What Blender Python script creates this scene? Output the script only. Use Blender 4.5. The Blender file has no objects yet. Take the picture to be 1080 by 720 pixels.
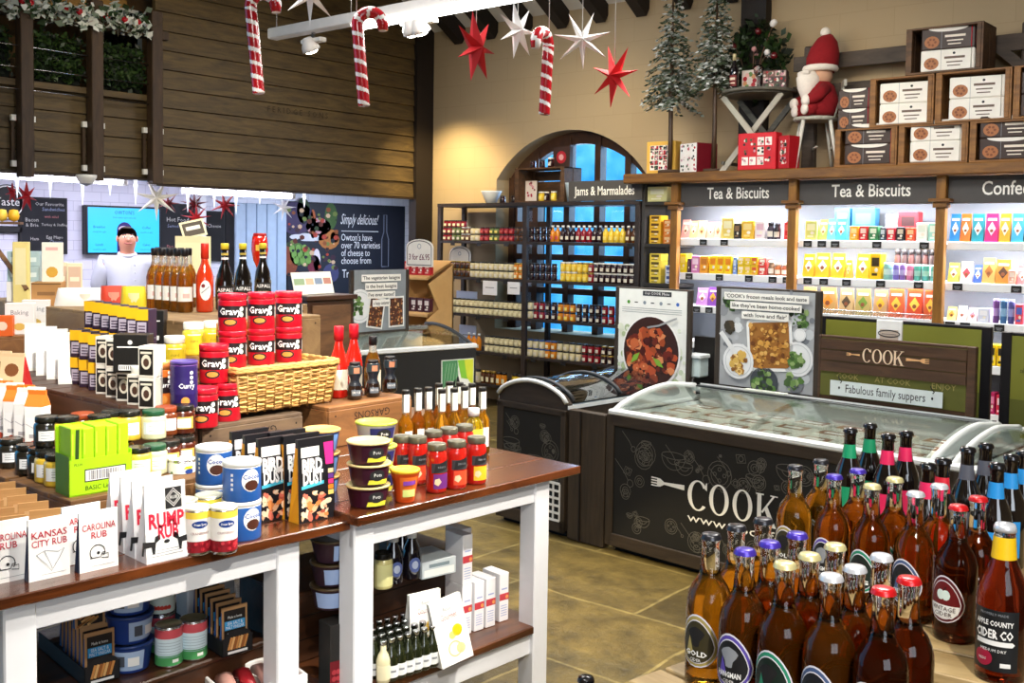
import bpy, math, random
from mathutils import Vector, Matrix
R_ = random.Random(7)
PI = math.pi
sc = bpy.context.scene
COL = sc.collection

# ------------------------------------------------------------------ camera
F_, PITCH, ROLL, YAW, CY, EYE = 1100.8, .0506, .0145, -.7053, 307.5, 1.68
_c, _s = math.cos(YAW), math.sin(YAW)
def _h2w(a): return Vector((a[0]*_c + a[1]*_s, -a[0]*_s + a[1]*_c, a[2]))
_cp, _sp, _cr, _sr = math.cos(PITCH), math.sin(PITCH), math.cos(ROLL), math.sin(ROLL)
FWD = _h2w((0, _cp, -_sp)); RGT = _h2w((_cr, _sr*_sp, _sr*_cp)); UPV = _h2w((-_sr, _cr*_sp, _cr*_cp))
CAM = Vector((0, 0, EYE))
cd = bpy.data.cameras.new('camera'); cam = bpy.data.objects.new('camera', cd); COL.objects.link(cam)
cam.matrix_world = Matrix(((RGT.x, UPV.x, -FWD.x, CAM.x), (RGT.y, UPV.y, -FWD.y, CAM.y), (RGT.z, UPV.z, -FWD.z, CAM.z), (0, 0, 0, 1)))
cd.sensor_width = 36; cd.lens = 36*F_/1080; cd.shift_y = -(360 - CY)/1080; cd.clip_start = .02
sc.camera = cam
# photo measurements: a pixel of the photograph meets a real plane of the room
def ray(x, y): return FWD + RGT*((x-540)/F_) - UPV*((y-CY)/F_)
def atz(x, y, z): d = ray(x, y); return CAM + d*((z-EYE)/d.z)
def aty(x, y, Y): d = ray(x, y); return CAM + d*(Y/d.y)
def atx(x, y, X): d = ray(x, y); return CAM + d*(X/d.x)
def pr(q):
    q = Vector(q) - CAM; D = q.dot(FWD); return 540 + F_*q.dot(RGT)/D, CY - F_*q.dot(UPV)/D, D
def tall(p, ytop):
    lo, hi = p[2]-1, p[2]+3
    for _ in range(40):
        m = (lo+hi)/2
        if pr((p[0], p[1], m))[1] > ytop: lo = m
        else: hi = m
    return lo - p[2]
def wid(p, px): return px*pr(p)[2]/F_
def facing(p): return math.atan2(-p[1], -p[0])

# ------------------------------------------------------------------ colour management, world, lights
vs = sc.view_settings; vs.view_transform = 'Standard'; vs.look = 'None'; vs.gamma = 1; vs.use_curve_mapping = False
vs.exposure = 0.25
sc.cycles.use_denoising = True
sc.cycles.max_bounces = 14; sc.cycles.transmission_bounces = 12; sc.cycles.transparent_max_bounces = 12
sc.cycles.sample_clamp_indirect = 6; sc.cycles.caustics_refractive = False; sc.cycles.caustics_reflective = False
w = bpy.data.worlds.new('sky'); sc.world = w; w.use_nodes = True
nt = w.node_tree; nt.nodes.clear()
wo = nt.nodes.new('ShaderNodeOutputWorld'); bg = nt.nodes.new('ShaderNodeBackground'); bg.inputs['Strength'].default_value = 1.5
tc = nt.nodes.new('ShaderNodeTexCoord'); nz = nt.nodes.new('ShaderNodeTexNoise'); nz.inputs['Scale'].default_value = 34; nz.inputs['Detail'].default_value = 6
rp = nt.nodes.new('ShaderNodeValToRGB'); rp.color_ramp.elements[0].position = .35; rp.color_ramp.elements[1].position = .75
rp.color_ramp.elements[0].color = (.02, .3, .75, 1); rp.color_ramp.elements[1].color = (.2, .7, 1, 1)
nt.links.new(tc.outputs['Generated'], nz.inputs['Vector']); nt.links.new(nz.outputs['Fac'], rp.inputs['Fac']); nt.links.new(rp.outputs['Color'], bg.inputs['Color']); nt.links.new(bg.outputs[0], wo.inputs[0])

def area(name, loc, size, power, color=(1, .96, .9), target=None, sy=None, spread=PI):
    l = bpy.data.lights.new(name, 'AREA'); l.energy = power; l.color = color; l.size = size; l.spread = spread
    if sy: l.shape = 'RECTANGLE'; l.size_y = sy
    o = bpy.data.objects.new(name, l); COL.objects.link(o); o.location = loc
    d = Vector(target) - Vector(loc) if target else Vector((0, 0, -1))
    o.rotation_euler = d.to_track_quat('-Z', 'Y').to_euler(); return o
def spot(name, loc, target, power, ang=50, color=(1, .87, .65), blend=.5, r=.04):
    l = bpy.data.lights.new(name, 'SPOT'); l.energy = power; l.color = color; l.spot_size = math.radians(ang); l.spot_blend = blend; l.shadow_soft_size = r
    o = bpy.data.objects.new(name, l); COL.objects.link(o); o.location = loc
    o.rotation_euler = (Vector(target)-Vector(loc)).to_track_quat('-Z', 'Y').to_euler(); return o
WH = (1, .97, .93)
area('ceiling_panel_light', (-1.2, .6, 3.9), 1.0, 48, WH, sy=1.2)
area('ceiling_panel_light', (-4.4, 3.2, 3.9), 1.0, 48, WH, sy=1.2)
area('ceiling_panel_light', (-2.0, 5.0, 3.9), 1.0, 100, WH, sy=1.2)
area('ceiling_panel_light', (-5.8, 6.2, 3.9), 1.0, 36, WH, sy=1.0)
area('front_fill_light', (2.6, -1.6, 2.3), 2.4, 85, (.84, .91, 1), target=(-2.4, 2.6, .6), sy=1.8)  # added cool fill from behind the camera; the front wall has no window
spot('track_spot_light', (-.3, 2.6, 3.4), (-2.3, 2.2, .9), 480, 46, (1, .92, .8))
spot('track_spot_light', (-1.0, 3.9, 3.4), (-2.6, 1.4, 1.0), 460, 46, (1, .95, .84))
spot('track_spot_light', (-1.6, 1.0, 3.5), (-3.9, 2.2, 1.2), 430, 50, (1, .95, .86))
spot('track_spot_light', (.6, .3, 3.3), (-.7, 1.8, 1.0), 250, 60, (1, .95, .85))
spot('track_spot_light', (-3.4, 1.6, 3.4), (-2.7, 3.75, 0), 460, 26, (1, .82, .48), .25)
spot('track_spot_light', (-5.2, 3.2, 3.6), (-8.1, 4.9, 2.9), 105, 50, (1, .88, .62), .8)
spot('wall_washer_light', (-7.6, 7.35, 3.1), (-7.75, 8.15, 1.7), 120, 100, (1, .78, .4), .9)
spot('wall_washer_light', (-6.6, 6.2, 2.7), (-7.35, 8.15, 2.2), 85, 44, (1, .78, .4), .9)
spot('wall_washer_light', (-5.2, 6.2, 2.9), (-5.9, 8.15, 2.3), 50, 75, (1, .8, .42), .9)
spot('wall_washer_light', (-3.4, 6.2, 3.5), (-3.6, 8.1, 2.6), 22, 85, (1, .86, .6), .9)
area('window_daylight', (-6.3, 9.3, 2.3), 2.2, 110, (.62, .8, 1), target=(-6.5, 8.0, 1.7), sy=1.8)
area('deli_light', (-8.9, 5.2, 2.26), .4, 62, (.84, .84, 1), sy=3.4)
area('deli_light', (-9.2, 8.4, 2.26), .4, 30, (.9, .9, 1), sy=2.0)

# ------------------------------------------------------------------ materials
def lin(h):
    h = h.lstrip('#'); v = [int(h[i:i+2], 16)/255 for i in (0, 2, 4)]
    return tuple(x/12.92 if x <= .04045 else ((x+.055)/1.055)**2.4 for x in v)
_mats = {}
def C(h, rough=.5, metal=0., trans=0., ior=1.45, emit=0., var=.1, scale=14., coat=0., bump=0.):
    k = (h, rough, metal, trans, ior, emit, var, scale, coat, bump)
    if k in _mats: return _mats[k]
    m = bpy.data.materials.new('surface_' + h.strip('#')); m.use_nodes = True; t = m.node_tree; b = t.nodes['Principled BSDF']
    c = lin(h)
    b.inputs['Roughness'].default_value = rough; b.inputs['Metallic'].default_value = metal; b.inputs['IOR'].default_value = ior
    b.inputs['Transmission Weight'].default_value = trans; b.inputs['Coat Weight'].default_value = coat
    b.inputs['Base Color'].default_value = (*c, 1)
    if var and not trans:
        co = t.nodes.new('ShaderNodeTexCoord'); n = t.nodes.new('ShaderNodeTexNoise'); n.inputs['Scale'].default_value = scale; n.inputs['Detail'].default_value = 3
        x = t.nodes.new('ShaderNodeMix'); x.data_type = 'RGBA'
        x.inputs[6].default_value = (*[v*(1-var) for v in c], 1); x.inputs[7].default_value = (*[min(1, v*(1+var)) for v in c], 1)
        t.links.new(co.outputs['Object'], n.inputs['Vector']); t.links.new(n.outputs['Fac'], x.inputs[0]); t.links.new(x.outputs[2], b.inputs['Base Color'])
        if bump:
            bp = t.nodes.new('ShaderNodeBump'); bp.inputs['Strength'].default_value = bump; bp.inputs['Distance'].default_value = .01
            t.links.new(n.outputs['Fac'], bp.inputs['Height']); t.links.new(bp.outputs[0], b.inputs['Normal'])
    if emit:
        b.inputs['Emission Color'].default_value = (*c, 1); b.inputs['Emission Strength'].default_value = emit
    _mats[k] = m; return m
def wood(h1, h2, stretch=(12, 1.2, 12), rough=.45, coat=0., bump=.25, scale=3.):
    k = ('wood', h1, h2, stretch, rough, coat, bump, scale)
    if k in _mats: return _mats[k]
    m = bpy.data.materials.new('wood_' + h1.strip('#')); m.use_nodes = True; t = m.node_tree; b = t.nodes['Principled BSDF']
    co = t.nodes.new('ShaderNodeTexCoord'); mp = t.nodes.new('ShaderNodeMapping'); mp.inputs['Scale'].default_value = stretch
    n = t.nodes.new('ShaderNodeTexNoise'); n.inputs['Scale'].default_value = scale; n.inputs['Detail'].default_value = 7; n.inputs['Roughness'].default_value = .62; n.inputs['Distortion'].default_value = .7
    r = t.nodes.new('ShaderNodeValToRGB'); r.color_ramp.elements[0].position = .3; r.color_ramp.elements[1].position = .7
    r.color_ramp.elements[0].color = (*lin(h1), 1); r.color_ramp.elements[1].color = (*lin(h2), 1)
    bp = t.nodes.new('ShaderNodeBump'); bp.inputs['Strength'].default_value = bump; bp.inputs['Distance'].default_value = .004
    t.links.new(co.outputs['Object'], mp.inputs[0]); t.links.new(mp.outputs[0], n.inputs['Vector']); t.links.new(n.outputs['Fac'], r.inputs['Fac'])
    t.links.new(r.outputs['Color'], b.inputs['Base Color']); t.links.new(n.outputs['Fac'], bp.inputs['Height']); t.links.new(bp.outputs[0], b.inputs['Normal'])
    b.inputs['Roughness'].default_value = rough; b.inputs['Coat Weight'].default_value = coat; b.inputs['Coat Roughness'].default_value = .15
    _mats[k] = m; return m
BLACK = C('#17161a', .4); WHITE = C('#f2f1ee', .45); INK = C('#1b1a1c', .6); PAPER = C('#f4f2ea', .6)
STEEL = C('#c9c9c9', .25, 1); GOLD = C('#c9a24a', .3, .9); SILVER = C('#d5d7da', .22, 1)
def clear(h, gloss=.1, rough=.03):
    k = ('clear', h, gloss, rough)
    if k in _mats: return _mats[k]
    m = bpy.data.materials.new('clear_' + h.strip('#')); m.use_nodes = True; t = m.node_tree; t.nodes.clear()
    o = t.nodes.new('ShaderNodeOutputMaterial'); x = t.nodes.new('ShaderNodeMixShader'); a = t.nodes.new('ShaderNodeBsdfTransparent'); g = t.nodes.new('ShaderNodeBsdfGlossy'); lw = t.nodes.new('ShaderNodeLayerWeight'); mm = t.nodes.new('ShaderNodeMath')
    a.inputs[0].default_value = (*lin(h), 1); g.inputs['Roughness'].default_value = rough; lw.inputs['Blend'].default_value = .35; mm.operation = 'MULTIPLY_ADD'; mm.inputs[1].default_value = .55; mm.inputs[2].default_value = gloss
    L = t.links.new; L(lw.outputs['Fresnel'], mm.inputs[0]); L(mm.outputs[0], x.inputs[0]); L(a.outputs[0], x.inputs[1]); L(g.outputs[0], x.inputs[2]); L(x.outputs[0], o.inputs[0])
    _mats[k] = m; return m
GLASS = C('#ffffff', .02, 0, 1, 1.45, var=0)
WOODY = lambda a=12, b=1.2, c=12: wood('#a8763c', '#d6a860', (a, b, c))

# ------------------------------------------------------------------ mesh building
_glyph = {}
def glyphs(s, bold=0., res=2):
    k = (s, bold, res)
    if k not in _glyph:
        cu = bpy.data.curves.new('lettering', 'FONT'); cu.body = s; cu.resolution_u = res; cu.offset = bold; cu.align_x = 'CENTER'; cu.align_y = 'CENTER'
        o = bpy.data.objects.new('lettering', cu); COL.objects.link(o)
        me = bpy.data.meshes.new_from_object(o)
        _glyph[k] = ([(v.co.x, v.co.y) for v in me.vertices], [tuple(p.vertices) for p in me.polygons])
        bpy.data.objects.remove(o); bpy.data.meshes.remove(me); bpy.data.curves.remove(cu)
    return _glyph[k]
class MB:
    def __init__(s): s.v = []; s.f = []; s.m = []; s.sm = []; s.mats = []; s.T = None
    def mi(s, m):
        if m not in s.mats: s.mats.append(m)
        return s.mats.index(m)
    def add(s, vs, fs, m, smooth=False):
        b = len(s.v)
        if s.T is not None: vs = [s.T @ Vector(q) for q in vs]
        s.v += [tuple(q) for q in vs]; i = s.mi(m)
        for f in fs: s.f.append(tuple(b+k for k in f)); s.m.append(i); s.sm.append(smooth)
    def box(s, x0, y0, z0, x1, y1, z1, m, b=0.):
        if b <= 0:
            V = [(x, y, z) for x in (x0, x1) for y in (y0, y1) for z in (z0, z1)]
            s.add(V, [(0, 1, 3, 2), (4, 6, 7, 5), (0, 4, 5, 1), (2, 3, 7, 6), (0, 2, 6, 4), (1, 5, 7, 3)], m); return
        b = min(b, .49*(x1-x0), .49*(y1-y0), .49*(z1-z0))
        lo, hi = (x0, y0, z0), (x1, y1, z1); V = []; ix = {}
        for a in range(8):
            sg = [(a >> k) & 1 for k in range(3)]
            for ax in range(3):
                p = [hi[k] if sg[k] else lo[k] for k in range(3)]
                for k in range(3):
                    if k != ax: p[k] += -b if sg[k] else b
                ix[(a, ax)] = len(V); V.append(tuple(p))
        Fs = []
        for ax in range(3):
            o1, o2 = (ax+1) % 3, (ax+2) % 3
            for sgn in (0, 1):
                q = [(sgn << ax) | (i << o1) | (j << o2) for i, j in ((0, 0), (1, 0), (1, 1), (0, 1))]
                f = [ix[(a, ax)] for a in q]; Fs.append(f if sgn else f[::-1])
        for ax in range(3):
            o1, o2 = (ax+1) % 3, (ax+2) % 3
            for i in (0, 1):
                for j in (0, 1):
                    a = (i << o1) | (j << o2); c = a | (1 << ax)
                    f = [ix[(a, o1)], ix[(c, o1)], ix[(c, o2)], ix[(a, o2)]]
                    Fs.append(f if i == j else f[::-1])
        for a in range(8):
            f = [ix[(a, 0)], ix[(a, 1)], ix[(a, 2)]]
            Fs.append(f if bin(a).count('1') % 2 else f[::-1])
        s.add(V, Fs, m)
    def lathe(s, prof, m, n=16, o=(0, 0, 0), smooth=True, caps=True):
        ms = m if isinstance(m, (list, tuple)) else [m]*(len(prof)-1)
        V = [(o[0]+r*math.cos(2*PI*k/n), o[1]+r*math.sin(2*PI*k/n), o[2]+z) for r, z in prof for k in range(n)]
        i0 = len(s.v); s.add(V, [], ms[0])
        for j in range(len(prof)-1):
            i = s.mi(ms[j])
            for k in range(n):
                k2 = (k+1) % n
                s.f.append((i0+j*n+k, i0+j*n+k2, i0+(j+1)*n+k2, i0+(j+1)*n+k)); s.m.append(i); s.sm.append(smooth)
        if caps:
            if prof[0][0] > 1e-5: s.f.append(tuple(i0+k for k in range(n))[::-1]); s.m.append(s.mi(ms[0])); s.sm.append(False)
            if prof[-1][0] > 1e-5: s.f.append(tuple(i0+(len(prof)-1)*n+k for k in range(n))); s.m.append(s.mi(ms[-1])); s.sm.append(False)
    def cyl(s, x, y, z0, z1, r, m, n=16, b=.0, r2=None):
        r2 = r if r2 is None else r2
        s.lathe([(r, z0), (r2, z1)] if not b else [(r-b, z0), (r, z0+b), (r2, z1-b), (r2-b, z1)], m, n, (x, y, 0))
    def tube(s, pts, r, m, n=8, closed=False):
        pts = [Vector(p) for p in pts]; N = len(pts); rs = r if isinstance(r, (list, tuple)) else [r]*N
        V = []; up = Vector((0, 0, 1)); prev = None
        for i, p in enumerate(pts):
            d = (pts[(i+1) % N] - pts[i-1]) if closed else (pts[min(i+1, N-1)] - pts[max(i-1, 0)])
            d.normalize()
            if prev is None:
                a = d.cross(up) if abs(d.z) < .95 else d.cross(Vector((1, 0, 0)))
            else: a = prev - d*prev.dot(d)
            a.normalize(); prev = a; b = d.cross(a)
            V += [p + (a*math.cos(2*PI*k/n) + b*math.sin(2*PI*k/n))*rs[i] for k in range(n)]
        Fs = []
        for i in range(N if closed else N-1):
            j = (i+1) % N
            for k in range(n): k2 = (k+1) % n; Fs.append((i*n+k, i*n+k2, j*n+k2, j*n+k))
        if not closed: Fs += [tuple(range(n))[::-1], tuple((N-1)*n+k for k in range(n))]
        s.add(V, Fs, m, True)
    def bar(s, p, q, wx, wz, m, up=(0, 0, 1)):
        p, q = Vector(p), Vector(q); d = (q-p).normalized(); a = d.cross(Vector(up))
        if a.length < 1e-4: a = d.cross(Vector((1, 0, 0)))
        a.normalize(); b = a.cross(d); V = [e + a*(i*wx/2) + b*(j*wz/2) for e in (p, q) for i, j in ((-1, -1), (1, -1), (1, 1), (-1, 1))]
        s.add(V, [(3, 2, 1, 0), (4, 5, 6, 7), (0, 1, 5, 4), (1, 2, 6, 5), (2, 3, 7, 6), (3, 0, 4, 7)], m)
    def prism(s, pts, m, o=(0, 0, 0), u=(0, 1, 0), v=(0, 0, 1), depth=.01, smooth=False):
        o, u, v = Vector(o), Vector(u), Vector(v); w = u.cross(v).normalized()*depth; n = len(pts)
        A = [o + u*a + v*b for a, b in pts]; V = A + [q - w for q in A]
        s.add(V, [tuple(range(n)), tuple(range(2*n-1, n-1, -1))] , m)
        s.add(V, [(i, i+n, (i+1) % n + n, (i+1) % n) for i in range(n)], m, smooth)
    def poly(s, pts, m, o=(0, 0, 0), u=(0, 1, 0), v=(0, 0, 1)):
        o, u, v = Vector(o), Vector(u), Vector(v); s.add([o+u*a+v*b for a, b in pts], [tuple(range(len(pts)))], m)
    def quad(s, a, b, m, o=(0, 0, 0), u=(0, 1, 0), v=(0, 0, 1)): s.poly([(a[0], a[1]), (b[0], a[1]), (b[0], b[1]), (a[0], b[1])], m, o, u, v)
    def disc(s, r, m, o=(0, 0, 0), u=(0, 1, 0), v=(0, 0, 1), n=20, ry=None, a0=0, a1=2*PI):
        ry = ry or r; full = a1-a0 > 6.28
        s.poly([(r*math.cos(a0+(a1-a0)*k/n), ry*math.sin(a0+(a1-a0)*k/n)) for k in range(n if full else n+1)], m, o, u, v)
    def ring(s, r, t, m, o=(0, 0, 0), u=(0, 1, 0), v=(0, 0, 1), n=24, ry=None, ty=None, a0=0, a1=2*PI):
        ry = ry or r; ty = t if ty is None else ty; o, u, v = Vector(o), Vector(u), Vector(v); V = []
        for k in range(n+1):
            a = a0+(a1-a0)*k/n; c, q = math.cos(a), math.sin(a); V += [o+u*(r*c)+v*(ry*q), o+u*((r-t)*c)+v*((ry-ty)*q)]
        s.add(V, [(2*k, 2*k+2, 2*k+3, 2*k+1) for k in range(n)], m)
    def stroke(s, pts, wd, m, o=(0, 0, 0), u=(0, 1, 0), v=(0, 0, 1)):
        o, u, v = Vector(o), Vector(u), Vector(v); V = []; N = len(pts)
        for i, (x, y) in enumerate(pts):
            x0, y0 = pts[max(i-1, 0)]; x1, y1 = pts[min(i+1, N-1)]; d = math.hypot(x1-x0, y1-y0) or 1
            nx, ny = -(y1-y0)/d*wd/2, (x1-x0)/d*wd/2
            V += [o+u*(x+nx)+v*(y+ny), o+u*(x-nx)+v*(y-ny)]
        s.add(V, [(2*i+1, 2*i+3, 2*i+2, 2*i) for i in range(N-1)], m)
    def text(s, t, size, m, o=(0, 0, 0), u=(0, 1, 0), v=(0, 0, 1), sx=1., bold=0., fit=None, align='c', res=2):
        V, Fs = glyphs(t, bold, res)
        if not V: return
        xs = [q[0] for q in V]; wdt = max(xs)-min(xs)
        if fit: sx = fit/(wdt*size)
        dx = -min(xs) if align == 'l' else 0
        o, u, v = Vector(o), Vector(u), Vector(v)
        s.add([o+u*((a+dx)*size*sx)+v*(b*size) for a, b in V], Fs, m)
    def ctext(s, t, size, m, r, z, a=0., sx=1., bold=0., fit=None, res=1):
        V, Fs = glyphs(t, bold, res)
        if not V: return
        if fit: xs = [q[0] for q in V]; sx = fit/((max(xs)-min(xs))*size)
        r += .0004
        s.add([(r*math.cos(a+x*size*sx/r), r*math.sin(a+x*size*sx/r), z+y*size) for x, y in V], Fs, m)
    def patch(s, r, a0, a1, z0, z1, m, n=10, r1=None):
        r1 = r if r1 is None else r1; V = []
        for k in range(n+1):
            a = a0+(a1-a0)*k/n; V += [(r*math.cos(a), r*math.sin(a), z0), (r1*math.cos(a), r1*math.sin(a), z1)]
        s.add(V, [(2*k, 2*k+2, 2*k+3, 2*k+1) for k in range(n)], m, True)
    def cpoly(s, pts, m, r):
        P = []
        for i, (x, y) in enumerate(pts):
            x1, y1 = pts[(i+1) % len(pts)]; k = max(1, int(math.hypot(x1-x, y1-y)/.006)); P += [(x+(x1-x)*j/k, y+(y1-y)*j/k) for j in range(k)]
        n = len(P); cx = sum(p[0] for p in P)/n; cy = sum(p[1] for p in P)/n; g = max(1, min(5, int(max(math.hypot(x-cx, y-cy) for x, y in P)/.006)+1))
        q = lambda x, y: (r*math.cos(x/r), r*math.sin(x/r), y)
        V = [q(cx, cy)] + [q(cx+(x-cx)*j/g, cy+(y-cy)*j/g) for j in range(1, g+1) for x, y in P]
        Fs = [(0, 1+i, 1+(i+1) % n) for i in range(n)] + [(1+j*n+i, 1+(j+1)*n+i, 1+(j+1)*n+(i+1) % n, 1+j*n+(i+1) % n) for j in range(g-1) for i in range(n)]
        s.add(V, Fs, m, True)
    def build(s, name, parent=None, loc=None, rz=0.):
        me = bpy.data.meshes.new(name); me.from_pydata(s.v, [], s.f)
        for m in s.mats: me.materials.append(m)
        me.polygons.foreach_set('material_index', s.m); me.polygons.foreach_set('use_smooth', s.sm); me.update()
        o = bpy.data.objects.new(name, me); COL.objects.link(o)
        if parent: o.parent = parent
        if loc is not None: o.location = loc
        o.rotation_euler = (0, 0, rz); return o
def tag(o, label=None, cat=None, group=None, kind=None):
    if label: o['label'] = label
    if cat: o['category'] = cat
    if group: o['group'] = group
    if kind: o['kind'] = kind
    return o
def thing(name, label, cat, loc=(0, 0, 0), rz=0., group=None):
    o = bpy.data.objects.new(name, None); COL.objects.link(o); o.empty_display_size = .05
    o.location = loc; o.rotation_euler = (0, 0, rz); return tag(o, label, cat, group)
def struct(name, mb): return tag(mb.build(name), kind='structure')
def dup(root):
    r = root.copy(); COL.objects.link(r)
    for ch in root.children:
        c = ch.copy(); COL.objects.link(c); c.parent = r
        for g in ch.children:
            d = g.copy(); COL.objects.link(d); d.parent = c
    return r
class Kind:
    """one kind of thing: the first placing moves the thing itself, later ones move copies of it"""
    def __init__(s, root): s.root = root; s.used = False
    def put(s, loc, rz, label, group=None, scale=None, rot=None):
        o = dup(s.root) if s.used else s.root
        s.used = True; o.location = loc; o.rotation_euler = rot or (0, 0, rz); o['label'] = label
        if group: o['group'] = group
        if scale: o.scale = (scale, scale, scale) if not isinstance(scale, tuple) else scale
        return o
ORD = 'first second third fourth fifth sixth seventh eighth ninth tenth eleventh twelfth thirteenth fourteenth fifteenth sixteenth seventeenth eighteenth nineteenth twentieth'.split()
ORD += ['twenty-'+q for q in ORD[:9]] + ['thirtieth'] + ['thirty-'+q for q in ORD[:9]]
def single(mb, name, label, cat, loc, rz=0., group=None): return tag(mb.build(name, None, loc, rz), label, cat, group)
# ------------------------------------------------------------------ the room
def floor_mat():
    m = bpy.data.materials.new('flagstone'); m.use_nodes = True; t = m.node_tree; b = t.nodes['Principled BSDF']
    co = t.nodes.new('ShaderNodeTexCoord'); n0 = t.nodes.new('ShaderNodeTexNoise'); n0.inputs['Scale'].default_value = 2.2; n0.inputs['Detail'].default_value = 4
    ad = t.nodes.new('ShaderNodeMix'); ad.data_type = 'VECTOR'; ad.inputs[0].default_value = .05
    br = t.nodes.new('ShaderNodeTexBrick'); br.inputs['Scale'].default_value = 1; br.inputs['Brick Width'].default_value = 1.02; br.inputs['Row Height'].default_value = .62
    br.inputs['Mortar Size'].default_value = .009; br.inputs['Mortar Smooth'].default_value = .4; br.offset = .37; br.inputs['Bias'].default_value = 0
    br.inputs['Color1'].default_value = (*lin('#5c4f2c'), 1); br.inputs['Color2'].default_value = (*lin('#7d6c3c'), 1); br.inputs['Mortar'].default_value = (*lin('#a3935f'), 1)
    n1 = t.nodes.new('ShaderNodeTexNoise'); n1.inputs['Scale'].default_value = 7; n1.inputs['Detail'].default_value = 9; n1.inputs['Roughness'].default_value = .68
    r1 = t.nodes.new('ShaderNodeValToRGB'); r1.color_ramp.elements[0].position = .32; r1.color_ramp.elements[0].color = (.2, .18, .14, 1); r1.color_ramp.elements[1].position = .72; r1.color_ramp.elements[1].color = (1.25, 1.2, 1.05, 1)
    mu = t.nodes.new('ShaderNodeMix'); mu.data_type = 'RGBA'; mu.blend_type = 'MULTIPLY'; mu.inputs[0].default_value = .85
    bp = t.nodes.new('ShaderNodeBump'); bp.inputs['Strength'].default_value = .8; bp.inputs['Distance'].default_value = .015
    L = t.links.new
    L(co.outputs['Object'], n0.inputs['Vector']); L(co.outputs['Object'], ad.inputs[4]); L(n0.outputs['Color'], ad.inputs[5]); L(ad.outputs[1], br.inputs['Vector'])
    L(co.outputs['Object'], n1.inputs['Vector']); L(n1.outputs['Fac'], r1.inputs['Fac']); L(br.outputs['Color'], mu.inputs[6]); L(r1.outputs['Color'], mu.inputs[7])
    L(mu.outputs[2], b.inputs['Base Color']); L(n1.outputs['Fac'], bp.inputs['Height']); L(bp.outputs[0], b.inputs['Normal']); b.inputs['Roughness'].default_value = .42
    return m
def block_mat(c1, c2, mortar, bw, rh, ms=.006, rough=.8, nv='XZ', off=.5):
    m = bpy.data.materials.new('blocks'); m.use_nodes = True; t = m.node_tree; b = t.nodes['Principled BSDF']; L = t.links.new
    co = t.nodes.new('ShaderNodeTexCoord'); sp = t.nodes.new('ShaderNodeSeparateXYZ'); cb = t.nodes.new('ShaderNodeCombineXYZ')
    br = t.nodes.new('ShaderNodeTexBrick'); br.inputs['Scale'].default_value = 1; br.inputs['Brick Width'].default_value = bw; br.inputs['Row Height'].default_value = rh; br.offset = off
    br.inputs['Mortar Size'].default_value = ms; br.inputs['Mortar Smooth'].default_value = .5
    for k, c in (('Color1', c1), ('Color2', c2), ('Mortar', mortar)): br.inputs[k].default_value = (*lin(c), 1)
    bp = t.nodes.new('ShaderNodeBump'); bp.inputs['Strength'].default_value = .16; bp.inputs['Distance'].default_value = .004; bp.invert = True
    L(co.outputs['Object'], sp.inputs[0]); L(sp.outputs[nv[0]], cb.inputs[0]); L(sp.outputs[nv[1]], cb.inputs[1]); L(cb.outputs[0], br.inputs['Vector'])
    L(br.outputs['Color'], b.inputs['Base Color']); L(br.outputs['Fac'], bp.inputs['Height']); L(bp.outputs[0], b.inputs['Normal']); b.inputs['Roughness'].default_value = rough
    return m
PLASTER = block_mat('#b09a78', '#b29c7a', '#a8926f', .44, .22, .003)
mb = MB(); mb.box(-11, -3.2, -.1, 4.2, 10.4, 0, floor_mat()); struct('floor', mb)
# back wall with the arched window opening
YB = 8.15; WX0, WX1, WSP, WTOP, SILL = -7.17, -5.33, 2.29, 2.75, .75
WC = (WX0+WX1)/2; hw = (WX1-WX0)/2; rise = WTOP-WSP; WR = (hw*hw+rise*rise)/(2*rise); WZ = WTOP-WR
def arch(x): return WZ + math.sqrt(max(0, WR*WR-(x-WC)**2))
mb = MB(); H_ = 3.9
mb.box(-8.16, YB, 0, WX0, YB+.4, H_, PLASTER); mb.box(WX1, YB, 0, 4.2, YB+.4, H_, PLASTER); mb.box(WX0, YB, 0, WX1, YB+.4, SILL, PLASTER)
N = 26
for k in range(N):
    a, b = WX0+(WX1-WX0)*k/N, WX0+(WX1-WX0)*(k+1)/N; za, zb = arch(a), arch(b)
    V = [(a, YB, za), (b, YB, zb), (b, YB, H_), (a, YB, H_), (a, YB+.4, za), (b, YB+.4, zb), (b, YB+.4, H_), (a, YB+.4, H_)]
    mb.add(V, [(0, 1, 2, 3), (0, 4, 5, 1), (7, 6, 5, 4)], PLASTER)
struct('wall_back', mb)
WOODW = wood('#2c1a10', '#4a2c18', (3, 3, 3), .5)
# timber window frame: arch ring, mullions, transoms and panes
wr = tag(bpy.data.objects.new('window_1', None), kind='structure'); COL.objects.link(wr)
mb = MB(); Y0, Y1 = YB+.2, YB+.28
ring_o = [(WX0+.0, SILL)] + [(x, arch(x)) for x in [WX0+(WX1-WX0)*k/24 for k in range(25)]] + [(WX1, SILL)]
def inset(x, z, d=.12):
    if z <= WSP+.001: return (max(WX0+d, min(WX1-d, x)), z)
    dx, dz = x-WC, z-WZ; q = (WR-d)/math.hypot(dx, dz); return (max(WX0+d, min(WX1-d, WC+dx*q)), WZ+dz*q)
ri = [(WX0+.12, SILL)] + [inset(x, z) for x, z in ring_o[1:-1]] + [(WX1-.12, SILL)]
for k in range(len(ring_o)-1):
    (a, b), (c, d), (e, f), (g, h) = ring_o[k], ring_o[k+1], ri[k+1], ri[k]
    mb.add([(a, Y0, b), (c, Y0, d), (e, Y0, f), (g, Y0, h), (a, Y1, b), (c, Y1, d), (e, Y1, f), (g, Y1, h)], [(0, 1, 2, 3), (7, 6, 5, 4), (3, 2, 6, 7)], WOODW)
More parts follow.
